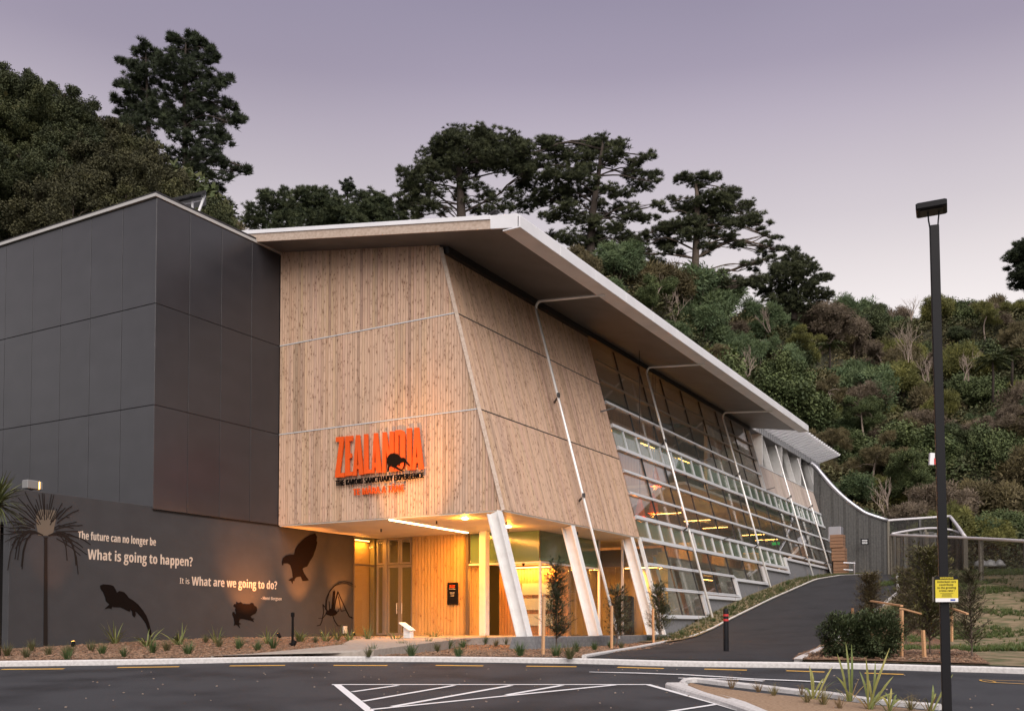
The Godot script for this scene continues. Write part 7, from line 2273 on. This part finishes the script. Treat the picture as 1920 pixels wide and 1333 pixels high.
	pad_tree("pine_tree", "gnarled open pine with a thick bare trunk standing on the slope", [Vector3(19.662, 33.242, -106), Vector3(19.624, 36.273, -106), Vector3(19.877, 39.779, -106), Vector3(20.016, 43.292, -106), Vector3(20.155, 46.814, -106), Vector3(19.994, 48.872, -106)], 0.6, 0.15, [[Vector3(18.18, 49.44, -105.53), 0.49], [Vector3(18.88, 49.42, -105.69), 0.65], [Vector3(19.75, 49.08, -106.24), 0.65], [Vector3(20.66, 49.53, -105.95), 0.65], [Vector3(21.37, 49.19, -105.62), 0.61], [Vector3(22.34, 49.82, -106.57), 0.54], [Vector3(20.53, 48.7, -106.27), 0.65], [Vector3(23.12, 47.87, -105.73), 0.84], [Vector3(23.9, 47.51, -104.93), 0.6], [Vector3(24.68, 47.7, -106.67), 0.46], [Vector3(21.54, 46.99, -104.63), 0.83], [Vector3(22.55, 46.55, -104.94), 0.94], [Vector3(20.27, 46.56, -104.98), 0.75], [Vector3(18.81, 47.3, -107.57), 0.97], [Vector3(19.77, 46.48, -107.52), 0.97], [Vector3(17.14, 47.1, -105.75), 0.42], [Vector3(16.49, 46.25, -106.52), 0.46], [Vector3(15.83, 45.07, -106.05), 0.34], [Vector3(21.77, 46.56, -107.71), 0.97], [Vector3(23.57, 45.71, -105.25), 0.94], [Vector3(25.61, 46.82, -107.38), 0.85], [Vector3(26.85, 45.62, -106.88), 0.77], [Vector3(25.67, 44.88, -106.06), 0.95], [Vector3(24.01, 43.92, -104.69), 0.94], [Vector3(22.68, 44.5, -105.6), 0.87], [Vector3(21.21, 45.24, -106.93), 0.96], [Vector3(19.18, 44.4, -105.38), 1.02], [Vector3(17.67, 44.07, -105.52), 1.02], [Vector3(16.66, 44.08, -106.5), 0.96], [Vector3(18.62, 42.67, -104.45), 0.94], [Vector3(20.37, 43.33, -105.62), 0.76], [Vector3(22.18, 43.31, -106.04), 0.76], [Vector3(23.41, 42.55, -104.64), 0.75], [Vector3(16.82, 42.93, -107.58), 0.97], [Vector3(14.97, 43.44, -106.86), 0.84], [Vector3(13.7, 42.35, -106.09), 0.88], [Vector3(12.78, 43.26, -106.42), 0.69], [Vector3(17.6, 42.72, -107.55), 0.85], [Vector3(14.47, 41.73, -107.54), 0.89], [Vector3(12.59, 41.12, -104.93), 0.68], [Vector3(24.29, 41.8, -105.17), 0.68], [Vector3(27.16, 44.14, -106.63), 0.5], [Vector3(27.45, 43.1, -105.51), 0.38], [Vector3(28.39, 42.87, -106.18), 0.46], [Vector3(27.5, 42.02, -105.74), 0.53], [Vector3(28.65, 41.54, -105.76), 0.53], [Vector3(27.03, 41.51, -106.19), 0.53], [Vector3(27.81, 40.38, -105.52), 0.53], [Vector3(26.56, 40.14, -105.92), 0.57], [Vector3(25.23, 39.97, -105.99), 0.46], [Vector3(24.48, 38.37, -106.99), 0.96], [Vector3(22.82, 37.69, -105.61), 0.87], [Vector3(25.14, 37.63, -104.87), 0.75], [Vector3(21.01, 41.92, -105.98), 0.68], [Vector3(22.76, 38.74, -105.27), 0.57], [Vector3(26.47, 38, -104.83), 0.75], [Vector3(15.32, 39.93, -105.36), 0.95], [Vector3(13.41, 40.33, -106.96), 0.96], [Vector3(11.61, 39.77, -106.5), 0.96], [Vector3(19.74, 43.96, -104.31), 0.94], [Vector3(21.88, 41.75, -105.54), 0.49], [Vector3(18.45, 41.45, -106.81), 0.46]], {"a": olive_a, "b": olive_b, "size": 0.66, "density": 17.0, "flat": 0.5, "climb": 0.55, "bark": mats.bark, "group": "wind shaped pines on the ridge"})
	pad_tree("pine_tree", "small rounded pine alone on the skyline", [Vector3(35.757, 39.585, -124), Vector3(35.852, 42.314, -124), Vector3(36.021, 45.731, -124), Vector3(36.113, 48.126, -124)], 0.45, 0.1, [[Vector3(35.58, 48, -123.08), 0.62], [Vector3(35.68, 47.95, -125.04), 0.9], [Vector3(36.08, 46.78, -122.54), 0.88], [Vector3(34.95, 47.51, -125.71), 0.99], [Vector3(37.9, 47.48, -125.62), 0.9], [Vector3(35.65, 45.97, -123.42), 1.11], [Vector3(33.48, 45.55, -122.87), 0.97], [Vector3(34.49, 44.73, -122.48), 1.1], [Vector3(36.59, 45.08, -122.83), 1.1], [Vector3(38.35, 46.24, -124.15), 0.45], [Vector3(33.63, 45.22, -125.12), 0.99], [Vector3(32.06, 44.17, -123.46), 0.89], [Vector3(35.2, 44, -124.26), 1.34], [Vector3(36.8, 43.73, -122.83), 1.1], [Vector3(38.64, 44.45, -122.97), 0.79], [Vector3(39.71, 44.9, -124.22), 0.54], [Vector3(32.36, 43.74, -125.51), 0.9], [Vector3(34.24, 43.82, -125.74), 1.22], [Vector3(35.6, 42.1, -123.38), 1.24], [Vector3(37.73, 42.9, -123.71), 1.11], [Vector3(39.55, 42.81, -123.78), 0.89], [Vector3(40.6, 43.09, -124.94), 0.54], [Vector3(32.63, 41.8, -123.14), 0.88], [Vector3(35.01, 41.6, -125.29), 1.12], [Vector3(36.6, 41.08, -123), 1.02], [Vector3(39.1, 42.28, -125.26), 0.76], [Vector3(33.71, 40.2, -123.07), 0.66], [Vector3(33.67, 46.63, -125.2), 0.67]], {"a": olive_a, "b": olive_b, "size": 0.66, "density": 17.0, "flat": 0.6, "climb": 0.6})
	pad_tree("pine_tree", "dark pine leaning in at the end of the far ridge", [Vector3(65.34, 40.972, -120), Vector3(65.087, 44.94, -120), Vector3(64.834, 48.918, -120)], 0.5, 0.15, [[Vector3(60.74, 45.67, -119.13), 0.64], [Vector3(62.09, 46.44, -120.1), 0.91], [Vector3(63.15, 46.92, -119.97), 1.16], [Vector3(63.32, 47.06, -117.82), 1.27], [Vector3(62.47, 45.47, -119.99), 0.78], [Vector3(64.39, 45.83, -121.51), 1.31], [Vector3(62.04, 47.38, -119.45), 0.51], [Vector3(63.1, 43.94, -119.98), 0.9], [Vector3(64.83, 44.99, -120.13), 1.62], [Vector3(62.36, 43.42, -119.46), 0.64], [Vector3(64.76, 43.41, -121.3), 1.31]], {"a": dark_a, "b": dark_b, "size": 0.8, "density": 24.0})
	# the line of lower conifers above the roof
	var mids := [
		["low bushy conifer at the end of the treeline, beside the pylon", [Vector3(-24.61, 37.682, -96), Vector3(-24.424, 40.337, -96), Vector3(-24.547, 42.464, -96)], [[Vector3(-24.7, 40.81, -94.6), 0.92], [Vector3(-23.54, 41.89, -94.69), 0.92], [Vector3(-22.21, 42.09, -94.54), 0.92], [Vector3(-24.25, 39.71, -94.49), 1.02], [Vector3(-23.35, 41.63, -97.17), 1.26], [Vector3(-21.67, 41.49, -95.59), 0.93], [Vector3(-25.73, 40.68, -96.19), 0.62], [Vector3(-21.53, 39.46, -93.88), 1.21], [Vector3(-24.11, 43.37, -95.89), 0.41], [Vector3(-22.56, 43.64, -96), 0.41]]],
		["dark bushy conifer with a knobbly top in the low treeline", [Vector3(-20.726, 39.223, -100), Vector3(-20.528, 41.988, -100), Vector3(-20.653, 44.204, -100)], [[Vector3(-21.6, 44.13, -98.83), 0.85], [Vector3(-20.37, 44.6, -99.38), 0.86], [Vector3(-21.09, 43.77, -100.27), 1.3], [Vector3(-19.16, 43.67, -98.77), 0.85], [Vector3(-22.39, 43.36, -99.98), 0.97], [Vector3(-20.07, 43.97, -102.07), 1.32], [Vector3(-21.17, 42.02, -99.41), 1.28], [Vector3(-18.26, 42.92, -98.93), 0.75], [Vector3(-20.92, 45.74, -100.71), 0.38], [Vector3(-21.85, 45.4, -100.44), 0.43]]],
		["green bushy conifer below the two thin tree tops", [Vector3(-16.93, 38.068, -97), Vector3(-16.735, 40.75, -97), Vector3(-16.853, 42.899, -97)], [[Vector3(-17.29, 41.63, -95.91), 0.93], [Vector3(-16.28, 42.67, -97.72), 0.95], [Vector3(-16.88, 41.01, -96.59), 1.25], [Vector3(-15.41, 41.95, -97.3), 1.05], [Vector3(-18.16, 41.36, -97.81), 0.95], [Vector3(-15.42, 40.24, -95.77), 1.03]]],
		["dark rounded conifer beside the dome shaped tree", [Vector3(-13.769, 38.838, -99), Vector3(-13.566, 41.575, -99), Vector3(-13.685, 43.769, -99)], [[Vector3(-14.42, 43.65, -97.72), 0.84], [Vector3(-13.25, 43.35, -97.79), 0.84], [Vector3(-14.91, 42.57, -97.5), 0.95], [Vector3(-13.55, 42.21, -97.29), 1.15], [Vector3(-12.64, 43.8, -99.7), 0.75], [Vector3(-14.24, 41.78, -98.43), 1.27], [Vector3(-12.2, 42.52, -99.29), 0.96], [Vector3(-12.73, 40.82, -97.18), 1.05], [Vector3(-11.33, 41.93, -98.81), 0.74]]],
	]
	for q in mids:
		pad_tree("conifer_tree", q[0], q[1], 0.3, 0.1, q[2], {"a": Color(0.024, 0.038, 0.016), "b": Color(0.07, 0.085, 0.034), "size": 0.62, "density": 18.0, "flat": 0.75, "group": "low conifers above the roof"})
	pad_tree("thin_pine", "thin young pine with a tufted top above the low treeline", [Vector3(-16.928, 42.542, -100), Vector3(-16.886, 44.758, -100), Vector3(-16.842, 46.534, -100)], 0.12, 0.04, [[Vector3(-16.85, 46.43, -100.02), 0.27], [Vector3(-17.03, 45.82, -99.53), 0.27], [Vector3(-16.46, 45.83, -99.68), 0.27], [Vector3(-17.31, 45.69, -100.22), 0.22], [Vector3(-16.3, 45.72, -100.04), 0.22], [Vector3(-16.75, 45.2, -99.49), 0.32], [Vector3(-17.04, 44.9, -99.95), 0.22], [Vector3(-16.59, 45.06, -100.18), 0.22], [Vector3(-16.92, 45.84, -100.17), 0.27]], {"a": dark_a, "b": dark_b, "size": 0.45, "density": 20.0, "group": "thin young pines above the treeline"})
	pad_tree("thin_pine", "smallest spire shaped young conifer above the low treeline", [Vector3(-17.967, 42.819, -100), Vector3(-17.976, 44.204, -100), Vector3(-17.983, 45.424, -100)], 0.1, 0.03, [[Vector3(-18.02, 45.39, -100.18), 0.11], [Vector3(-18.04, 45, -100.05), 0.16], [Vector3(-17.86, 44.49, -99.64), 0.21], [Vector3(-18.16, 44.5, -100.42), 0.27], [Vector3(-17.89, 44.04, -100.14), 0.27], [Vector3(-18.07, 43.82, -100.54), 0.32]], {"a": dark_a, "b": dark_b, "size": 0.4, "density": 20.0, "group": "thin young pines above the treeline"})
	left_bush()
	hill_bush(olive_a, olive_b)

func left_bush():
	# the dense native bush on the slope beyond the hall: one tree per crown
	var list := [[Vector3(-29.65, 31.64, -56.92), 1.29], [Vector3(-27.46, 30.79, -55.64), 1.2], [Vector3(-27.25, 31.33, -58.15), 1.25], [Vector3(-25.1, 29.59, -56.21), 1.09], [Vector3(-24.97, 30.04, -58.61), 1.07], [Vector3(-24.1, 29.62, -59.09), 1.08], [Vector3(-22.74, 28.69, -58.37), 1.01], [Vector3(-21.33, 27.4, -57.34), 0.99], [Vector3(-20.8, 27.15, -58.7), 0.95], [Vector3(-19.8, 25.77, -57.99), 0.75], [Vector3(-31.4, 31.63, -60.98), 1.84], [Vector3(-28.18, 29.88, -58.48), 1.76], [Vector3(-25.13, 27.86, -55.99), 1.57], [Vector3(-23.3, 26.93, -55.68), 1.44], [Vector3(-21.75, 25.99, -55.64), 1.38], [Vector3(-21.96, 26.96, -59.99), 1.29], [Vector3(-30.35, 28.02, -59.04), 1.78], [Vector3(-27.62, 26.79, -57.41), 1.73], [Vector3(-25.85, 26.27, -57.68), 1.62], [Vector3(-24.33, 25.86, -58.21), 1.5], [Vector3(-22.7, 24.85, -57.73), 1.24], [Vector3(-31.18, 25.98, -60.43), 1.76], [Vector3(-26.71, 23.53, -55.29), 1.61], [Vector3(-26.59, 24.6, -58.68), 1.58], [Vector3(-19.01, 24.78, -57.55), 0.81], [Vector3(-17.85, 24.8, -56.84), 0.73], [Vector3(-17.21, 24.3, -56.79), 0.67], [Vector3(-32.99, 31.61, -59.61), 1.93], [Vector3(-31.17, 26.56, -55.87), 1.81]]
	var shades := [[Color(0.022, 0.032, 0.01), Color(0.06, 0.068, 0.023)], [Color(0.03, 0.042, 0.012), Color(0.085, 0.09, 0.03)], [Color(0.032, 0.033, 0.013), Color(0.075, 0.07, 0.028)], [Color(0.04, 0.045, 0.014), Color(0.1, 0.095, 0.035)]]
	var words := ["very dark leafy", "mid green leafy", "brownish", "yellow green"]
	var pick := [0, 0, 0, 0, 2, 2, 3, 2, 2, 3, 1, 1, 0, 2, 2, 3, 1, 0, 2, 2, 3, 0, 2, 2, 0, 0, 1, 1, 0]
	for i in list.size():
		var c: Vector3 = list[i][0]
		var r: float = list[i][1]
		var deep := 0.0 if i < 10 else -4.0 if i < 16 else -8.0 if i < 21 else -10.0
		c = Vector3(0, 0.7, 0) + (c - Vector3(0, 0.7, 0)) * ((58.0 - deep * -1.0) / 58.0)
		r *= (58.0 + deep) / 58.0 * 1.15
		var k: int = pick[i]
		var pads := []
		for j in 14:
			var az := TAU * j / 14.0 + rng.randf() * 1.2
			var out := r * rng.randf_range(0.15, 0.95)
			pads.append([c + Vector3(cos(az) * out, rng.randf_range(-0.6, 0.75) * (r - out * 0.4), sin(az) * out), r * rng.randf_range(0.16, 0.5)])
		for j in 6:
			var az := rng.randf() * TAU
			pads.append([c + Vector3(cos(az) * r * 0.8, rng.randf_range(0.5, 1.0) * r, sin(az) * r * 0.5), r * rng.randf_range(0.08, 0.17)])
		var base := c + Vector3(0, -r - 3.0, -0.5)
		pad_tree("bush_tree", words[k] + " bush tree on the slope beyond the hall", [base, c + Vector3(0.1, -r * 0.5, 0), c], 0.16, 0.06, pads, {"a": shades[k][0], "b": shades[k][1], "kind": "broad", "size": 0.5, "density": 24.0, "flat": 0.8, "deep": 0.6, "grow": 1.2, "bark": mats.bark, "group": words[k] + " bush trees beyond the hall"})

func hill_bush(olive_a: Color, olive_b: Color):
	var protos := []
	var kinds := [["mid green leafy bush on the hillside", "broad", Color(0.049, 0.073, 0.024), Color(0.122, 0.152, 0.055), {"size": 0.75}], ["olive brown fine leaved bush on the hillside", "fine", Color(0.076, 0.061, 0.028), Color(0.159, 0.128, 0.061), {"size": 0.8, "density": 34.0}], ["yellow green bush on the hillside", "fine", Color(0.091, 0.098, 0.024), Color(0.195, 0.189, 0.052), {"size": 0.65, "density": 36.0}], ["soft grey green feathery bush on the hillside", "fine", Color(0.055, 0.091, 0.039), Color(0.122, 0.165, 0.073), {"size": 0.85, "density": 34.0}], ["grey brown twiggy bush on the hillside", "fine", Color(0.098, 0.073, 0.049), Color(0.183, 0.140, 0.104), {"size": 0.7, "density": 22.0}], ["very dark green bush on the hillside", "broad", Color(0.030, 0.046, 0.017), Color(0.085, 0.104, 0.040), {"size": 0.7}]]
	for k in kinds:
		for v in 2:
			k[4]["group"] = k[0].replace(" bush on", " bushes on")
			var b := bush("hillside_bush", k[0], "bush", 1.9, k[1], k[2], k[3], k[4].merged({"tall": 0.9 + 0.6 * v, "lobes": 9 + 4 * v}))
			protos.append(b)
	var used := {}
	var n := noise(FastNoiseLite.TYPE_SIMPLEX_SMOOTH, 0.03, 2, 88)
	var placed := 0
	var inv := site.affine_inverse()
	var z := -60.0
	var under := []
	var under_t := PackedColorArray()
	while z > -186.0:
		var near := clampf((-z - 70.0) / 80.0, 0, 1)
		var step := lerpf(3.6, 5.6, near)
		var x := -70.0
		while x < 150.0:
			var p := Vector3(x + rng.randf_range(-0.45, 0.45) * step, 0, z + rng.randf_range(-0.45, 0.45) * step)
			x += step
			var q := inv * p
			var u := p.x / -p.z
			if u < -0.3 or u > 0.62:
				continue
			if -q.z < 52.0 and q.x > -21.0 and q.x < 24.0 + 0.0 * q.z:
				continue
			if -p.z < 72.0 and q.x > -21:
				continue
			p.y = hill_y(p.x, p.z)
			# leave out what lies behind the building and what looks out over the ridge line
			var rise_to: float = (p.y - 0.7) / -p.z
			if u > -0.29 and u < 0.06:
				continue
			if u > 0.54 and rng.randf() < 0.6:
				continue
			var pick := int(clampf((n.get_noise_2d(p.x, p.z) + 0.55) * 5.5 + rng.randf_range(-1.6, 1.6), 0, 5.99))
			if u > 0.16 and u < 0.36 and rise_to > 0.24 and rng.randf() < 0.5:
				pick = 3
			var src: Node3D = protos[pick * 2 + rng.randi() % 2]
			var b = src
			if used.has(src):
				if placed >= 420:
					continue
				b = lone(src, "hillside_bush")
			used[src] = true
			var zone := "on the ridge" if -p.z > 128.0 else "low on the slope above the fences" if -p.z < 92.0 else "on the middle of the slope"
			if u > 0.44:
				zone = "on the slope beyond the lamp post" if -p.z < 128.0 else "on the ridge beyond the lamp post"
			b.set_meta("label", kinds[pick][0].replace("on the hillside", zone))
			placed += 1
			var s := exp(rng.randfn() * 0.3) * lerpf(1.0, 1.4, near)
			s = clampf(s, 0.55, 1.75)
			b.transform = Transform3D(Basis(Vector3.UP, rng.randf() * TAU).scaled(Vector3(s * rng.randf_range(0.85, 1.25), s * rng.randf_range(0.75, 1.35), s * rng.randf_range(0.85, 1.25))) * Basis.from_euler(Vector3(rng.randf_range(-0.2, 0.2), 0, rng.randf_range(-0.2, 0.2))), p + Vector3(0, -0.6, 0))
		z -= step
	for src in protos:
		if not used.has(src):
			src.free()
	# the undergrowth between the bushes
	for k in 24000:
		var d := rng.randf_range(66.0, 172.0)
		var u := rng.randf_range(-0.3, 0.6)
		if k % 6 == 0:      # the slope that goes on beyond the hall
			u = rng.randf_range(-1.0, -0.3)
			d = rng.randf_range(40.0, 90.0)
		var p := Vector3(u * d, 0, -d)
		var q := inv * p
		if -q.z < 52.0 and q.x > -21.0 and q.x < 24.0 or q.x < -21.0 and p.z > -34.0:
			continue
		p.y = hill_y(p.x, p.z)
		var v := (p.y - 0.7) / d
		if u > -0.29 and u < 0.06:
			continue
		var s := rng.randf_range(0.9, 2.2) * (1.4 if u < -0.3 else 1.0)
		under.append(Transform3D(Basis.from_euler(Vector3(rng.randf_range(-0.4, 0.4), rng.randf() * TAU, 0)).scaled(Vector3(s, s * 0.8, s)), p + Vector3(0, rng.randf_range(0.1, 0.9), 0)))
		var f := clampf(n.get_noise_2d(p.x, p.z) + 0.5 + rng.randf_range(-0.3, 0.3), 0, 1)
		under_t.append(Color(0.056, 0.076, 0.026).lerp(Color(0.13, 0.108, 0.05), f) * rng.randf_range(0.6, 1.3))
	var ug := scatter("undergrowth", clumps.broad[0], mats.leaf, under, under_t, self)
	tag(ug, "low mixed undergrowth covering the hillside", "undergrowth")
	# taller trees standing out of the bush, their pale stems showing
	var stand := [Vector3(13.848, 32.125, -96), Vector3(20.513, 29.279, -98), Vector3(27.004, 31.602, -108), Vector3(34.643, 35.111, -118), Vector3(42.798, 38.027, -128), Vector3(50.287, 42.459, -138), Vector3(44.864, 31.876, -118), Vector3(32.546, 23.29, -100), Vector3(34.609, 20.814, -96), Vector3(38.252, 20.814, -96), Vector3(58.803, 38.027, -128), Vector3(64.875, 41.985, -134), Vector3(60.304, 35.111, -118), Vector3(41.389, 19.474, -92), Vector3(42.844, 15.906, -86), Vector3(30.907, 13.724, -84), Vector3(32.027, 12.669, -80), Vector3(27.649, 17.218, -88)]
	for k in stand.size():
		var c: Vector3 = stand[k]
		var ground_y := hill_y(c.x, c.z)
		var hgt := rng.randf_range(3.5, 5.5)
		var pads := []
		var wide := rng.randf_range(1.3, 2.2)
		for j in 9:
			pads.append([Vector3(c.x + rng.randf_range(-1, 1) * wide, ground_y + hgt * rng.randf_range(0.6, 1.05), c.z + rng.randf_range(-1, 1) * wide), rng.randf_range(0.5, 0.95)])
		var q: Array = kinds[[0, 1, 3, 2, 1, 5, 4, 1][k % 8]]
		pad_tree("hillside_tree", ["mid green", "olive brown", "soft grey green", "yellow green", "olive brown", "dark green", "grey brown", "olive brown"][k % 8] + " small tree standing above the hillside bush", [Vector3(c.x, ground_y - 0.5, c.z), Vector3(c.x + rng.randf_range(-0.4, 0.4), ground_y + hgt * 0.45, c.z), Vector3(c.x + rng.randf_range(-0.7, 0.7), ground_y + hgt * 0.85, c.z)], 0.13, 0.05, pads, {"a": q[2], "b": q[3], "kind": q[1], "size": 0.5, "density": 20.0, "flat": 0.65, "bark": mats.pale_bark, "group": "small trees among the hillside bush", "grow": 1.1, "deep": 0.3})
	# bare pale shrubs and tree ferns
	var bare := [["tall bare pale shrub with many upright stems high on the hillside", Vector3(45.4, 31.641, -112), 3.2, 5], ["bare pale twisted shrub beyond the lamp post on the hillside", Vector3(48.118, 27.607, -104), 2.4, 4], ["small bare pale shrub below the gnarled pine", Vector3(16.434, 32.609, -100), 3.0, 4], ["pale leafless thicket low on the hillside", Vector3(44.784, 28.125, -106), 1.7, 4], ["bare grey shrub on the ridge top", Vector3(57.292, 45.373, -140), 2.4, 3], ["leafless pale tree standing beside the small rounded pine", Vector3(29.244, 35.207, -112), 2.2, 3], ["bare pale shrub above the canopy of the balcony", Vector3(22.943, 26.063, -96), 1.6, 4], ["thin bare stems in the bush above the boarded fence", Vector3(28.959, 10.007, -76), 1.9, 4]]
	for q in bare:
		var base: Vector3 = q[1]
		var t := thing("bare_shrub", q[0], "shrub", Transform3D(Basis.IDENTITY, base), "bare shrubs on the hillside")
		var st := mb()
		for k in q[3]:
			var d := Vector3(rng.randf_range(-0.45, 0.45), 1, rng.randf_range(-0.4, 0.4)).normalized()
			bare_shrub(st, Vector3(rng.randf_range(-0.4, 0.4), -0.8, rng.randf_range(-0.4, 0.4)), d, q[2] * rng.randf_range(0.45, 0.7), 0.06, 3)
		part("stems", st, mats.pale_bark, t)
	tree_fern("dark tree fern in the middle of the hillside", Vector3(36.256, 30.291, -112), 2.6, 2.6)
	tree_fern("broad tree fern at the edge of the view on the hillside", Vector3(46.992, 23.699, -96), 3.0, 3.0)
	tree_fern("smaller tree fern beneath the broad fern on the hillside", Vector3(50.933, 26.299, -100), 2.4, 2.4)
